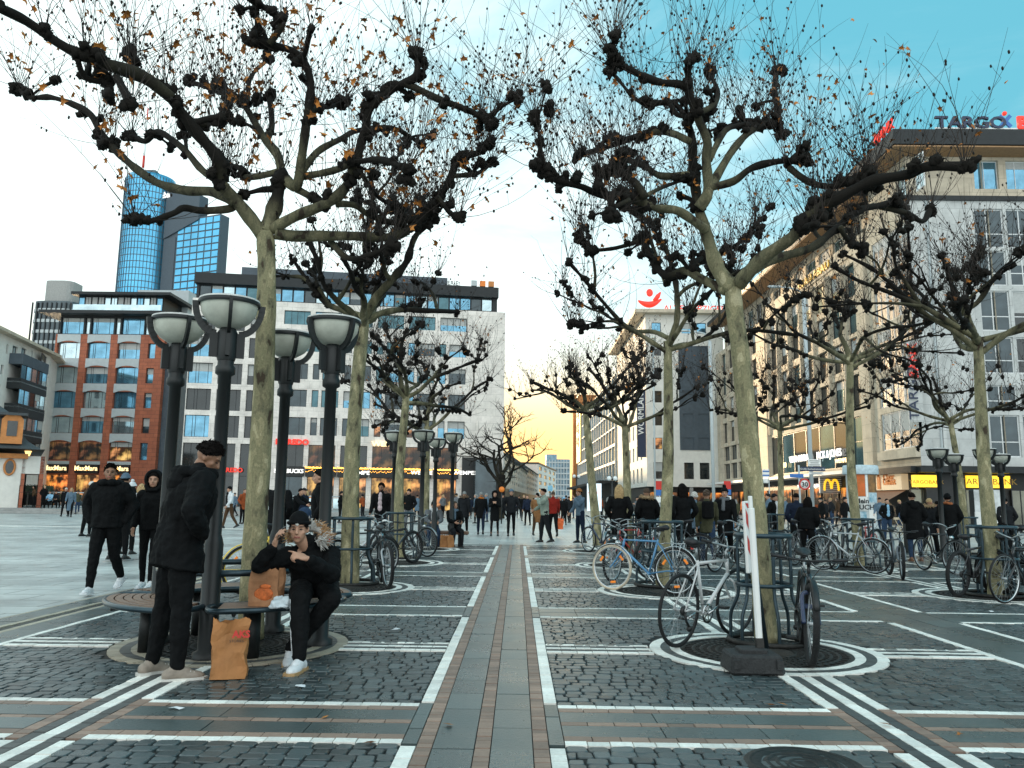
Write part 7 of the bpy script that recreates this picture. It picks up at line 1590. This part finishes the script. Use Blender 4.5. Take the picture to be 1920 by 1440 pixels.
        shell(.086, .106, .104, -.016, .032, 2.0); o = m.build('hair', L['hair'], root)
        if st_ == 'long':
            m = MB(); 
            for x in (-.06, -.03, 0, .03, .06): chain(m, [hp_(x, -.075, .04), hp_(x * 1.2, -.10, -.05), hp_(x * 1.3, -.105, -.14), hp_(x * 1.15, -.10, -.24 - .02 * rnd.random())], [.035 * s, .036 * s, .032 * s, .016 * s])
            for x in (-1, 1): chain(m, [hp_(x * .07, -.01, .05), hp_(x * .085, .0, -.04), hp_(x * .09, .0, -.13), hp_(x * .085, .01, -.2)], [.022 * s, .026 * s, .024 * s, .012 * s])
            solid('long_hair', m, min(v2, .013), L['hair'], root, 1, fold=.006, fsize=.03)
        else: m = MB(); m.ball(hp_(0, -.10, .10), .045 * s, 10); m.build('hair_bun', L['hair'], root)
    elif st_ == 'beanie':
        shell(.087, .107, .106, -.014, .046, 1.55, False); hc = L.get('hat', F_char); o = m.build('knitted_hat', hc, root); q = MB(); q.tube([hp_(.086 * math.cos(t), -.014 + .104 * math.sin(t), .050 - .012 * math.sin(t + math.pi)) for t in [2 * math.pi * k / 20 for k in range(20)]], .016 * s, 7, closed=True); q.build('hat_cuff', hc, o)
        if L.get('badge'): q = MB(); q.ball(hp_(.0, .096, .052), (.016, .008, .018), 10, M=HM); q.build('hat_badge', S_sole, o)
        m = MB(); shell(.081, .099, .09, -.014, .01, 1.95); m.build('hair', L['hair'], root)
        if L.get('pom'): q = MB(); q.ball(hp_(0, -.02, .17), .045 * s, 8); q.build('pompom', L['pom'], o)
    elif st_ == 'cap':
        shell(.086, .106, .108, -.012, .034, 1.5, False); o = m.build('cap', L.get('hat', F_char), root); q = MB(); q.ball(hp_(0, .12, .045), (.07 * s, .06 * s, .010 * s), 12, M=HM); q.build('peak', L.get('hat', F_char), o)
    if L['scarf']:
        m = MB(); m.tube([J['nk'] + up * .03 + Mt @ Vector((.088 * math.cos(t), .085 * math.sin(t) + .012, .015 * math.sin(t * 2))) * s for t in [2 * math.pi * k / 18 for k in range(18)]], .040 * s, 8, closed=True); cap(m, J['nk'] + Mt @ Vector((.03, .13, .0)) * s, J['nk'] + Mt @ Vector((.04, .17, -.22)) * s, .04 * s, .045 * s); solid('scarf', m, min(v2, .014), L['scarf'], root, 1, fold=.012, fsize=.05)
    if L['fur']:
        m = MB(); N_ = 1500 if vs_ < .012 else 200; up_h = L.get('fur_up', 0)
        for k in range(N_):
            a = rnd.uniform(-2.5, 2.5) if vs_ > .012 else rnd.uniform(-2.35, 1.55); d0 = Vector((math.sin(a) * .135, -math.cos(a) * .125 - .015, .045 + .03 * abs(a) / 2.5 + up_h * max(0, math.cos(a)))) * s; p = J['nk'] + Mt @ (d0 + Vector((rnd.gauss(0, .02), rnd.gauss(0, .02), rnd.gauss(0, .022))) * s)
            o_ = Mt @ Vector((math.sin(a), -math.cos(a), rnd.uniform(-.2, .9))).normalized() + Vector((rnd.gauss(0, .45), rnd.gauss(0, .45), rnd.gauss(0, .45))); o_.normalize(); l_ = rnd.uniform(.03, .06) * s
            m.tube([p, p + o_ * l_ * .6, p + o_ * l_ + Vector((0, 0, -.006))], ([.0045 * s, .0035 * s, .001] if vs_ < .012 else [.009 * s, .007 * s, .001]), 4, mi=0 if math.sin(a * 2.3 + 1) + rnd.gauss(0, .4) > -.1 else 1, cap=False)
        q = [(J['nk'] + Mt @ (Vector((math.sin(a) * .132, -math.cos(a) * .122 - .015, .04 + .03 * abs(a) / 2.5 + up_h * max(0, math.cos(a)))) * s)) for a in [(-2.5 if vs_ > .012 else -2.3) + (5 if vs_ > .012 else 3.8) * k / 20 for k in range(21)]]; m.tube(q, .036 * s, 8)
        m.build('fur_trim', [L['fur'], L.get('fur2', L['fur'])], root)
    if L.get('open'):     # shirt showing in an open jacket
        m = MB()
        for t, w in ((.25, .075), (.5, .07), (.75, .06), (.9, .05)): m.ball(J['pel'] + (J['nk'] - J['pel']) * t + Mt @ Vector((0, .085 * bk_ + .012, 0)) * s, (w * s, .085 * s, .11 * s), 10, M=Mt)
        solid('shirt', m, min(v2, .014), L['open'], root, 1)
    if L.get('stripe'):   # pale stripe along the outside of each leg / sleeve
        m = MB(); lm = L['stripe']
        if lm == 'sleeve': m.tube([J['sh', 0] + Vector((.085 * s, .01, .01)), (J['sh', 0] + J['el', 0]) / 2 + lat * .074 * s, J['el', 0] + lat * .068 * s], .008, 5)
        else:
            for i, sg in ((0, 1), (1, -1)):
                for o_ in (-.012, .012): m.tube([J['kn', i] + Vector((sg * .0, 0, 0)) + lat * sg * .074 * s + Vector((0, o_, 0)), (J['kn', i] + J['an', i]) / 2 + lat * sg * .066 * s + Vector((0, o_, 0)), J['an', i] + lat * sg * .052 * s + Vector((0, o_, .03))], .005, 4)
        m.build('stripes', S_white, root)
    if L.get('pack'):
        m = MB(); m.box(J['ch'] + Mt @ Vector((0, -.21 * bk_, -.02)) * s, (.28 * s, .16 * s, .42 * s), M=Mt, bev=.06); b = m.build('backpack', L['pack'], root)
    return root, J
WALK = (((15, 2, 5, 8), (-13, 2, 20, -20)), ((-14, 8, 20, 10), (15, 8, 24, 10)))
WALK2 = (((-13, 2, 20, -20), (15, 2, 6, 6)), ((14, 8, 26, 10), (-13, 8, 18, 10)))
POCK = ((-14, 20, 62, 42), (-14, 20, 62, 42))
def at_foot(x, y): p = gp(x, y); return (p.x, p.y, 0)
def at_Y(x, Y, y=950): p = pY(x, y, Y); return (p.x, Y, 0)

# --- the four people in front
p1, _ = person('young man in a black jacket and white trainers walking toward the viewer, hands in pockets', at_foot(190, 1112), 6, 1.79, .0095, lean=1, legs=((9, 3, 5, 6), (-12, 1, 30, -28)), arms=((-20, 26, 60, 48), (-20, 26, 60, 48)), head=(16, 0), look=dict(shoes=S_white, skin=M_skin_d, bulk=1.22, fold=.03, hand0=dict(hide=1), hand1=dict(hide=1), hood='down', tw=1.08, shoe=1.08))
p2, _ = person('woman with a black hood up and a white sleeve stripe beside the walking young man', at_foot(275, 1104), 0, 1.70, .0105, lean=2, legs=((-4, 3, 6), (14, 2, 8)), arms=((-8, 14, 40, 25), (6, 12, 25, 25)), head=(18, 0), look=dict(shoes=S_white, hood='up', style='long', slim=1, tw=.82, stripe='sleeve', bulk=1.02))
p3, _ = person('man in a baggy black parka seen from behind, head bowed, taupe trainers', at_foot(318, 1268), 128, 1.80, .0095, lean=11, legs=((2, 5, 3, 0, 14), (-5, 6, 2, 0, -12)), arms=((-26, 34, 82, 50), (-16, 28, 70, 44)), head=(-26, -34), look=dict(shoes=S_taupe, sole=S_sole, bulk=1.30, fold=.034, coat=.20, hood='down', hand0=dict(hide=1), hand1=dict(hide=1), tw=1.12, skin=M_skin_d, shoe=1.12))
# seated man: joints set directly in world space
o = Vector((0, 0, 0)); W = lambda x, y, Y: pY(x, y, Y)
js = {'pel': W(590, 1092, 7.16), 'nk': W(580, 1024, 6.98), 'hd': W(560, 992, 6.86), ('hip', 0): W(566, 1103, 7.10), ('hip', 1): W(613, 1101, 7.12), ('kn', 0): W(563, 1122, 6.66), ('an', 0): W(561, 1236, 6.52), ('kn', 1): W(622, 1124, 6.80), ('an', 1): W(545, 1218, 6.86),
      ('sh', 0): W(538, 1042, 6.95), ('sh', 1): W(620, 1038, 7.02), ('el', 0): W(485, 1060, 6.78), ('wr', 0): W(512, 1026, 6.72), ('el', 1): W(622, 1078, 6.78), ('wr', 1): W(580, 1050, 6.58), ('ft', 0): 0.0, ('ft', 1): R_(-12), ('tw', 0): R_(180 + 8), ('tw', 1): R_(180 - 8)}
js['ch'] = (js['pel'] + js['nk']) / 2
M_fur = mk('white_fur', (.50, .48, .45), .9, var=.2, scale=20); M_fur2 = mk('tan_fur', (.38, .22, .11), .9, var=.3, scale=20)
p4, J4 = person('seated man in a black knitted hat and fur-hooded jacket talking on a phone', (0, 0, 0), 0, 1.78, .0085, joints=js, head=(187, -4), look=dict(shoes=S_white, sole=S_gum, style='beanie', hat=F_black, badge=1, bulk=1.10, fold=.03, tw=1.16, stripe='leg', fur=M_fur, fur2=M_fur2, fur_up=.06, shoe=1.12,
    hand0=dict(d=Vector((.20, -.10, 1)), n=Vector((.9, .1, -.1)), t=1, curls=[30, 38, 44, 52]), hand1=dict(d=Vector((-.9, -.25, .30)), n=Vector((-.1, .5, -.85)), t=-1, point=True, curls=[4, 52, 58, 60])))
m = MB(); q = W(529, 1004, 6.75); m.box(q, (.012, .072, .145), M=rotm(0, 8, 14), bev=.005); ph = m.build('phone', mk('phone_glass', (.015, .015, .017), .15, var=0)); tag(ph, 'dark phone held to the ear of the seated man', 'phone')
m = MB(); pa = W(616, 1013, 6.96); m.ball(pa, (.016, .012, .020), 10); pt_ = m.build('sleeve_badge', P_red, p4)
# --- the crowd
def P(label, pos, face, H=1.72, pose=None, vox=.02, **k):
    lk = k.pop('look', {}); a = {}
    if pose == 'walk': a = dict(legs=WALK[0], arms=WALK[1])
    elif pose == 'walk2': a = dict(legs=WALK2[0], arms=WALK2[1])
    elif pose == 'pock': a = dict(arms=POCK); lk = dict(lk, hand0=dict(hide=1), hand1=dict(hide=1))
    elif pose == 'walkp': a = dict(legs=WALK[0], arms=POCK); lk = dict(lk, hand0=dict(hide=1), hand1=dict(hide=1))
    elif pose == 'phone': a = dict(arms=((22, 6, 100, 30), (22, 6, 100, 30)))
    elif pose == 'sit': a = dict(legs=((78, 6, 82), (80, 4, 84)), arms=((30, 8, 55, 30), (30, 8, 55, 30)), sit=k.pop('seat', .47) + .10)
    elif pose == 'mouth': a = dict(legs=((9, 2, 5, 0), (-9, 2, 10, -8)), arms=((14, 12, 60, 30), (50, 5, 118, 30)))
    a.update(k); return person(label, pos, face, H, vox, look=lk, **a)
dk = dict
P('bearded man in an open dark jacket over a white shirt walking left of the path', at_foot(712, 1027), -5, 1.80, 'walk2', vox=.014, look=dk(open=F_pink, style='curly', beard=1, skin=M_skin_d, trousers=F_char, bulk=1.05))
P('man with grey hair and fur-collared dark coat walking away', at_foot(869, 1001), 175, 1.72, 'walk', look=dk(hair=H_grey, fur=mk('brown_fur', (.16, .10, .06), .9), coat=.28, jacket=F_char))
P('person in a black coat with an orange scarf walking away', at_foot(901, 1002), 180, 1.70, 'walk2', look=dk(hair=H_grey, scarf=fab('orange', (.45, .14, .03)), coat=.30, trousers=F_navy))
P('woman in a black hooded knee-length coat walking toward the viewer, hands at her chest', at_foot(927, 1005), 0, 1.70, 'phone', vox=.016, look=dk(hood='up', style='long', coat=.38, slim=1, tw=.8))
P('man in a blue-grey knitted hat and black jacket walking toward the viewer', at_foot(958, 1005), 2, 1.80, 'walkp', vox=.016, look=dk(style='beanie', hat=F_bgrey, jacket=F_char, tw=.9))
P('person in dark clothes stretching an arm sideways in the middle of the street', at_foot(989, 985), -20, 1.68, None, arms=((6, 8, 20, 10), (20, 78, 10, 10)), look=dk(jacket=F_navy, hair=H_brown))
P('woman in a tan knee-length coat with a white scarf walking away', at_foot(1007, 1004), 170, 1.68, 'walk', vox=.016, look=dk(jacket=F_tan, coat=.42, scarf=F_white, trousers=F_brown, hair=H_dark, style='bun'))
P('man in a pale sage jacket striding with one hand at his mouth', at_foot(1021, 1017), -75, 1.76, 'mouth', vox=.014, look=dk(jacket=F_sage, trousers=F_char, tw=1.1, bulk=1.05))
rb, _ = P('person in a red pullover and dark skirt walking away with an orange bag', at_foot(1037, 1006), 185, 1.74, 'walk2', vox=.016, look=dk(jacket=F_red, hair=H_brown, style='short', trousers=F_black, coat=.0))
P('man in a striped orange hat and blue-grey jacket raising a hand to his face', at_foot(1088, 1018), -60, 1.76, None, vox=.014, arms=((10, 10, 40, 20), (45, 6, 122, 30)), look=dk(style='beanie', hat=fab('orange_brown', (.35, .14, .05)), jacket=F_bgrey, trousers=F_navy))
P('person in dark clothes with a pale blue hat in the street mouth', at_foot(1057, 984), 170, 1.62, 'walk', look=dk(style='beanie', hat=F_lblue))
P('person in black behind the one with the orange bag', at_Y(1067, 52), 190, 1.70, 'walk', look=dk(jacket=F_char))
P('man in a dark jacket and grey trousers behind the third left trunk', at_Y(767, 34), -15, 1.78, 'pock', look=dk(trousers=F_grey, style='beanie'))
# seated couple under the fourth tree
m = MB(); bpos = at_foot(828, 1026)
bench2 = empty('stone_bench', (bpos[0], bpos[1] + .45, 0)); tag(bench2, 'low round-edged bench under the seated couple', 'bench'); m.box((0, 0, .40), (1.5, .5, .1), bev=.04); m.build('seat', M_wood, bench2)
for x in (-.5, .5): m = MB(); m.box((x, 0, .175), (.1, .42, .35)); m.build('leg', M_post, bench2)
P('seated man in a grey jacket with a pale scarf looking down beside the path', (bpos[0] - .32, bpos[1] + .42, 0), 12, 1.76, 'sit', vox=.014, head=(0, -25), lean=16, look=dk(jacket=F_grey, scarf=F_white, trousers=F_blue, hair=H_dark, style='bun'))
P('seated woman in black with a blue-grey scarf beside the man in grey', (bpos[0] + .30, bpos[1] + .36, 0), 25, 1.68, 'sit', vox=.014, lean=6, look=dk(scarf=F_bgrey, hair=H_brown, style='long', trousers=F_char, shoes=S_black))
# behind the bench and lamp posts
P('dark-haired man in a black coat in profile behind the right lamp post', at_Y(603, 13.2), -82, 1.81, 'pock', vox=.013, look=dk(coat=.15, bulk=1.12))
P('grey-haired person in a long dark coat seen from behind the left trunk', at_Y(520, 14.8), 165, 1.76, 'pock', vox=.015, look=dk(hair=H_grey, coat=.35))
P('man in a black jacket bending over a pushchair behind the cafe railing', at_Y(551, 27), 70, 1.72, None, lean=22, arms=((55, 8, 20, 10), (55, 8, 20, 10)), look=dk(jacket=F_black))
P('person in a dark cap beside the man with the pushchair', at_Y(567, 29), 60, 1.70, 'pock', look=dk(style='cap', jacket=F_navy))
P('shorter person in a dark coat chatting in front of the lit shop', at_Y(638, 46), 90, 1.76, 'pock', look=dk(style='beanie'))
P('taller person in navy chatting in front of the lit shop', at_Y(647, 47), -90, 1.82, 'pock', look=dk(jacket=F_navy))
P('man in a white jacket and brown trousers walking past behind the left trunk', at_foot(428, 990), -40, 1.84, 'walk', look=dk(jacket=F_white, trousers=F_brown, style='beanie', hat=F_black, open=F_black))
P('person in a rust-coloured coat behind the man in white', at_Y(456, 42), 60, 1.80, 'pock', look=dk(jacket=F_rust, coat=.25, hair=H_brown))
P('woman in a long grey coat at the left terrace', at_foot(130, 969), 20, 1.84, 'walk2', look=dk(jacket=F_bgrey, coat=.58, hair=H_blond, style='long', trousers=F_black))
P('person in black walking arm in arm with the woman in the grey coat', at_foot(120, 968), 15, 1.86, 'walk', look=dk(hair=H_white))
for i, (x, Y, fc, Hh, lk, lb) in enumerate(((166, 27, 150, 1.82, dk(jacket=F_brown, hair=H_white, coat=.3), 'person in a brown coat with white hair left of the walking young man'), (229, 17.5, 175, 1.82, dk(style='beanie', hat=F_bgrey), 'person in a blue-striped knitted hat behind the walking young man'), (243, 19, 170, 1.66, dk(style='beanie', hat=F_white, pom=F_white, jacket=F_char), 'person in a white bobble hat behind the walking young man'), (262, 21, 190, 1.66, dk(hair=H_blond, style='long', jacket=F_olive), 'blond woman in olive between the young man and the hooded woman'))): P(lb, at_Y(x, Y), fc, Hh, 'pock', look=lk)
for i, (x, y, Yq, lk, lb) in enumerate(((92, 948, 64, dk(jacket=F_lblue, trousers=F_black), 'person in a light blue jacket sitting on the terrace edge'), (103, 948, 64.6, dk(jacket=F_char), 'person in charcoal sitting on the terrace edge'), (112, 946, 65, dk(jacket=F_olive, hair=H_blond), 'person in olive sitting on the terrace edge'))): q = at_Y(x, Yq); P(lb, (q[0], q[1], .34), 5 + 20 * i, 1.75, 'sit', look=lk)
# right-hand crowd
P('blond woman in a black jacket seen from behind left of the third right trunk', at_Y(1161, 18.6), 165, 1.74, 'pock', vox=.015, look=dk(hair=H_blond, style='long'))
P('person with brown hair and a beige fur hood seen from behind', at_Y(1214, 19.5), 185, 1.68, 'pock', vox=.015, look=dk(hair=H_brown, style='short', fur=mk('beige_fur', (.36, .25, .14), .9), bulk=1.1, coat=.25))
P('woman with long dark hair seen from behind beside the second right trunk', at_Y(1281, 17.8), 190, 1.76, 'pock', vox=.015, look=dk(style='long', coat=.3))
P('white-haired person in a blue-grey padded jacket seen from behind', at_Y(1303, 20.6), 180, 1.60, 'pock', vox=.015, look=dk(hair=H_white, jacket=F_bgrey, coat=.2, style='curly'))
P('person with brown curls, dark coat and small backpack seen from behind', at_foot(1328, 1058), 172, 1.64, 'walk2', vox=.015, look=dk(hair=H_brown, style='curly', jacket=F_olive, trousers=F_blue, coat=.22, pack=F_black))
wb, _ = P('woman in a black bobble hat and grey scarf carrying a pale handbag', at_foot(1362, 1052), -15, 1.72, 'walk', vox=.015, look=dk(style='beanie', hat=F_black, pom=F_black, scarf=F_grey, coat=.35))
m = MB(); c = Vector((.27, .12, .82)); m.box(c, (.10, .30, .22), bev=.05, taper=.8); hb = m.build('handbag', mk('pale_teal_leather', (.34, .44, .45), .5, var=.1)); hb.matrix_world = wb.matrix_world.copy(); tag(hb, 'pale grey-green handbag hanging at the side of the woman in the bobble hat', 'handbag'); m = MB(); m.tube(smooth_path([c + Vector((0, -.1, .09)), Vector((.16, -.02, 1.15)), Vector((.08, .03, 1.46)), Vector((.17, .06, 1.15)), c + Vector((0, .1, .09))], 4), .008, 5); m.build('strap', MATS['pale_teal_leather'], hb)
P('dark-haired person bending over the bikes behind the right front guard', at_Y(1512, 18.5), 140, 1.52, 'pock', vox=.015, lean=10, look=dk(style='long', bulk=1.15))
P('person in a navy jacket behind the one bending over the bikes', at_Y(1494, 20.5), 170, 1.62, 'pock', look=dk(jacket=F_navy))
P('person in a white and black jacket behind the right front trunk', at_Y(1450, 26), 40, 1.66, 'pock', look=dk(open=F_white, style='beanie'))
P('person in an open dark jacket over a light blue shirt by the pavement cafe', at_foot(1666, 1014), 0, 1.60, 'pock', look=dk(open=F_lblue, trousers=F_blue))
P('man in a long black coat and rolled jeans standing with his back to the viewer', at_foot(1718, 1052), 172, 1.66, 'pock', vox=.015, look=dk(coat=.42, trousers=F_blue, shoes=S_brown, hood='down', bulk=1.15))
P('woman with a beige fur hood beyond the man in the long black coat', at_Y(1741, 21.5), 120, 1.56, 'walk', look=dk(hair=H_blond, fur=MATS['beige_fur'], coat=.3, jacket=F_char))
P('person in a black hat and long coat between the right lamp posts', at_Y(1778, 20.2), 165, 1.64, 'pock', vox=.016, look=dk(style='beanie', hat=F_black, scarf=fab('rust_scarf', (.35, .12, .05)), coat=.4, bulk=1.15))
P('person in a navy jacket with a white bag left of the right lamp posts', at_Y(1757, 23), 150, 1.50, 'walk2', look=dk(jacket=F_navy, trousers=F_blue))
P('person in dark clothes crouching at the right edge behind the bikes', at_Y(1897, 14.8), 190, 1.66, 'sit', vox=.015, seat=.28, lean=25, look=dk(bulk=1.15))
P('person standing in shade at the right edge before the bank', at_Y(1886, 24), 175, 1.60, 'pock', look=dk(jacket=F_char))
# small people farther off
rr = random.Random(21); cols = [F_black, F_char, F_navy, F_brown, F_olive, F_grey, F_rust, F_bgrey, F_black, F_black]; nm = {'black_cloth': 'black', 'charcoal_cloth': 'charcoal', 'navy_cloth': 'navy', 'brown_cloth': 'brown', 'olive_cloth': 'olive', 'grey_cloth': 'grey', 'rust_cloth': 'rust', 'blue_grey_cloth': 'blue-grey'}
hn = {'short': 'short hair', 'long': 'long hair', 'beanie': 'a knitted hat', 'cap': 'a cap'}
spots = [(x, Y, 'in the far street') for x, Y in ((1046, 62), (1051, 70), (1062, 58), (973, 66), (982, 56), (1000, 74), (1014, 64), (944, 58), (913, 52), (893, 48), (881, 60), (1075, 66), (1040, 82), (966, 84), (1027, 90))] + [(x, Y, 'by the right shops') for x, Y in ((1400, 44), (1412, 52), (1432, 46), (1443, 38), (1455, 50), (1474, 44), (1530, 48), (1541, 41), (1549, 52), (1559, 45), (1572, 50), (1583, 38), (1650, 40), (1685, 44), (1380, 56), (1180, 44), (1196, 50), (1262, 48), (1140, 46), (1128, 60))] + [(x, Y, 'by the long shop block') for x, Y in ((440, 58), (470, 66), (575, 50), (680, 54), (745, 60), (782, 52), (830, 62), (855, 56), (145, 60), (80, 63), (62, 64))]
for i, (x, Y, wh) in enumerate(spots):
    c = cols[rr.randrange(len(cols))]; st = ['short', 'long', 'beanie', 'cap'][i % 4]; hr = [H_dark, H_brown, H_blond, H_grey][rr.randrange(4)]; q = at_Y(x, Y)
    side = proj((q[0], q[1], 1.0)); near = ['next to the tree trunks', 'in the middle of the crowd', 'at the edge of the crowd'][i % 3]
    P('%s distant person in %s with %s %s' % (['first', 'second', 'third', 'fourth', 'fifth', 'sixth', 'seventh', 'eighth', 'ninth', 'tenth', 'eleventh', 'twelfth', 'thirteenth', 'fourteenth', 'fifteenth', 'sixteenth', 'seventeenth', 'eighteenth', 'nineteenth', 'twentieth'][sorted([s_[0] for s_ in spots if s_[2] == wh]).index(x)], nm[c.name], hn[st], wh + ' from left'), (q[0], q[1], .34 if (x < 640 and Y > 61) else 0), rr.uniform(-180, 180), rr.uniform(1.62, 1.82), ['walk', 'walk2', 'pock', 'phone'][rr.randrange(4)], vox=.032, look=dk(jacket=c, trousers=rr.choice([F_black, F_blue, F_char]), hair=hr, style=st, coat=rr.choice([0, 0, .3])), group='distant pedestrians')
# --- bags
def bag(name, loc, w, d, h, rz, mat, label, tilt=0, crush=.012, handles=False, top_open=True):
    m = MB(); n, k = 8, 9; vs = []; fs = []; per = []
    for i in range(n): per.append((-w / 2 + w * i / n, -d / 2))
    for i in range(3): per.append((w / 2 - (.02 if i == 1 else 0), -d / 2 + d * i / 3))
    for i in range(n): per.append((w / 2 - w * i / n, d / 2))
    for i in range(3): per.append((-w / 2 + (.02 if i == 1 else 0), d / 2 - d * i / 3))
    N_ = len(per); sd = Vector((rnd.random() * 9, rnd.random() * 9, 0))
    for j in range(k + 1):
        t = j / k
        for (x, y) in per:
            q = mnoise.noise_vector(Vector((x * 9, y * 9, t * h * 9)) + sd) * crush * (1 + t); y2 = y * (1 - .35 * t); vs.append(Vector((x * (1 + .04 * t), y2, h * t)) + Vector((q.x, q.y, 0 if j == 0 else q.z)) + Vector((0, 0, .012 * math.sin(x * 90)) if j == k else (0, 0, 0)))
    for j in range(k):
        for i in range(N_): fs.append((j * N_ + i, j * N_ + (i + 1) % N_, (j + 1) * N_ + (i + 1) % N_, (j + 1) * N_ + i))
    fs.append(tuple(range(N_ - 1, -1, -1))); m.add(vs, fs); o = m.build(name, mat); o.location = loc; o.rotation_euler = (R_(tilt), 0, R_(rz)); tag(o, label, 'bag')
    if handles:
        m = MB()
        for y in (-d * .3, d * .3): m.tube(smooth_path([(-.06, y, h), (-.05, y, h + .09), (.05, y, h + .09), (.06, y, h)], 4), .005, 5)
        m.build('handles', mat, o)
    return o
M_kraft = mk('kraft_paper', (.36, .155, .05), .75, var=.18, scale=5, bump=.5, bscale=7); M_kraft2 = mk('worn_kraft_paper', (.36, .17, .08), .8, var=.25, scale=6, bump=.5, bscale=9)
b1 = bag('paper_bag', (*gp(428, 1272)[:2], .004), .25, .15, .42, 12, M_kraft, 'brown paper shopping bag standing on the setts in front of the bench', crush=.022, tilt=-3)
text('bag_lettering', 'AKS', P_red, Matrix.Translation((.02, -.085, .30)) @ Matrix.Rotation(R_(86), 4, 'X'), .07, b1, .002, bold=.003); text('bag_lettering', 'STORIES', M_black, Matrix.Translation((.0, -.083, .265)) @ Matrix.Rotation(R_(86), 4, 'X'), .028, b1, .002)
q = W(500, 1122, 6.86); b2 = bag('paper_bag', (q.x, q.y, .457), .25, .15, .31, -6, M_kraft2, 'worn brown paper bag with orange print standing on the round bench', crush=.014)
m = MB(); m.ball((0, -.066, .10), (.085, .012, .055), 12, M=rotm(0, -4)); m.ball((.01, -.064, .16), (.05, .010, .02), 10, M=rotm(0, -4)); m.build('orange_print', mk('faded_orange_print', (.55, .13, .03), .8, var=.5, scale=20), b2)
q = W(527, 1112, 6.74); m = MB(); 
for k in range(5): m.ball(Vector((.05 * math.cos(k * 2), .04 * math.sin(k * 2), .03 + .02 * (k % 2))), (.06, .045, .04), 10, M=rotm(k * 50, 20))
m.box((-.02, -.02, .006), (.20, .13, .010)); wr_ = solid('food_wrapper', m, .012, mk('white_wrapper', (.62, .70, .74), .5, var=.1, bump=.6, bscale=16), None, 1, fold=.03, fsize=.04); wr_.location = (q.x, q.y, .458); tag(wr_, 'crumpled white food wrapper lying on the bench beside the seated man', 'wrapper')
for i, (dx, lb) in enumerate(((0.02, 'brown paper bag between the feet of the seated couple'), (.20, 'second brown paper bag, the one nearer the seated woman'))): bag('paper_bag', (bpos[0] + dx + .05, bpos[1] - .12, .004), .20, .13, .34, 8 + 20 * i, M_kraft, lb)
hx = rb.matrix_world @ Vector((.22, .12, .0)); pw = at_Y(1049, gp(1037, 1006).y, 978)
ob = bag('plastic_bag', (pw[0], gp(1037, 1006).y + .05, .28), .28, .12, .42, 10, mk('orange_plastic', (.75, .13, .02), .4, var=.1, bump=.4, bscale=10), 'orange plastic bag carried by the person in the red pullover', crush=.03, handles=True)
# pushchair near the cafe railing
q = at_Y(574, 26.5); r = empty('pushchair', q); tag(r, 'dark blue pushchair in front of the man bending over', 'pushchair'); m = MB(); m.box((0, 0, .62), (.42, .6, .3), bev=.1); m.ball((0, -.12, .86), (.23, .28, .22), 10); m.build('seat', F_blue, r); m = MB()
for x in (-.22, .22): m.tube([(x, -.35, .1), (x, .1, .55), (x, .45, 1.0)], .016, 6); m.tube([(x, .35, .1), (x, .0, .6)], .016, 6)
m.tube([(-.22, .45, 1.0), (.22, .45, 1.0)], .018, 6); m.build('frame', M_alu, r); 
for x in (-.24, .24):
    for y in (-.35, .35): m = MB(); m.lathe([(.0, -.02), (.12, -.02), (.12, .02), (0, .02)], (x, y, .12), n=16, M=Matrix.Rotation(R_(90), 3, 'Y')); m.build('wheel', M_tyre, r)
# folding cafe chair by the bank
q = at_foot(1692, 1006); r = empty('cafe_chair', (q[0], q[1], 0), .6); tag(r, 'pale folding wooden chair outside the cafe', 'chair'); mt_ = mk('pale_wood', (.5, .4, .28), .6, var=.2); m = MB(); m.box((0, 0, .45), (.42, .4, .025)); m.build('seat', mt_, r); m = MB(); m.box((0, .24, .78), (.42, .02, .1)); m.build('backrest', mt_, r)
for x in (-.19, .19): m = MB(); m.tube([(x, -.2, 0), (x, .25, .85)], .014, 5); m.build('leg', mt_, r); m = MB(); m.tube([(x, .22, 0), (x, -.18, .45)], .014, 5); m.build('leg', mt_, r)

bpy.data.scenes.remove(TMP)
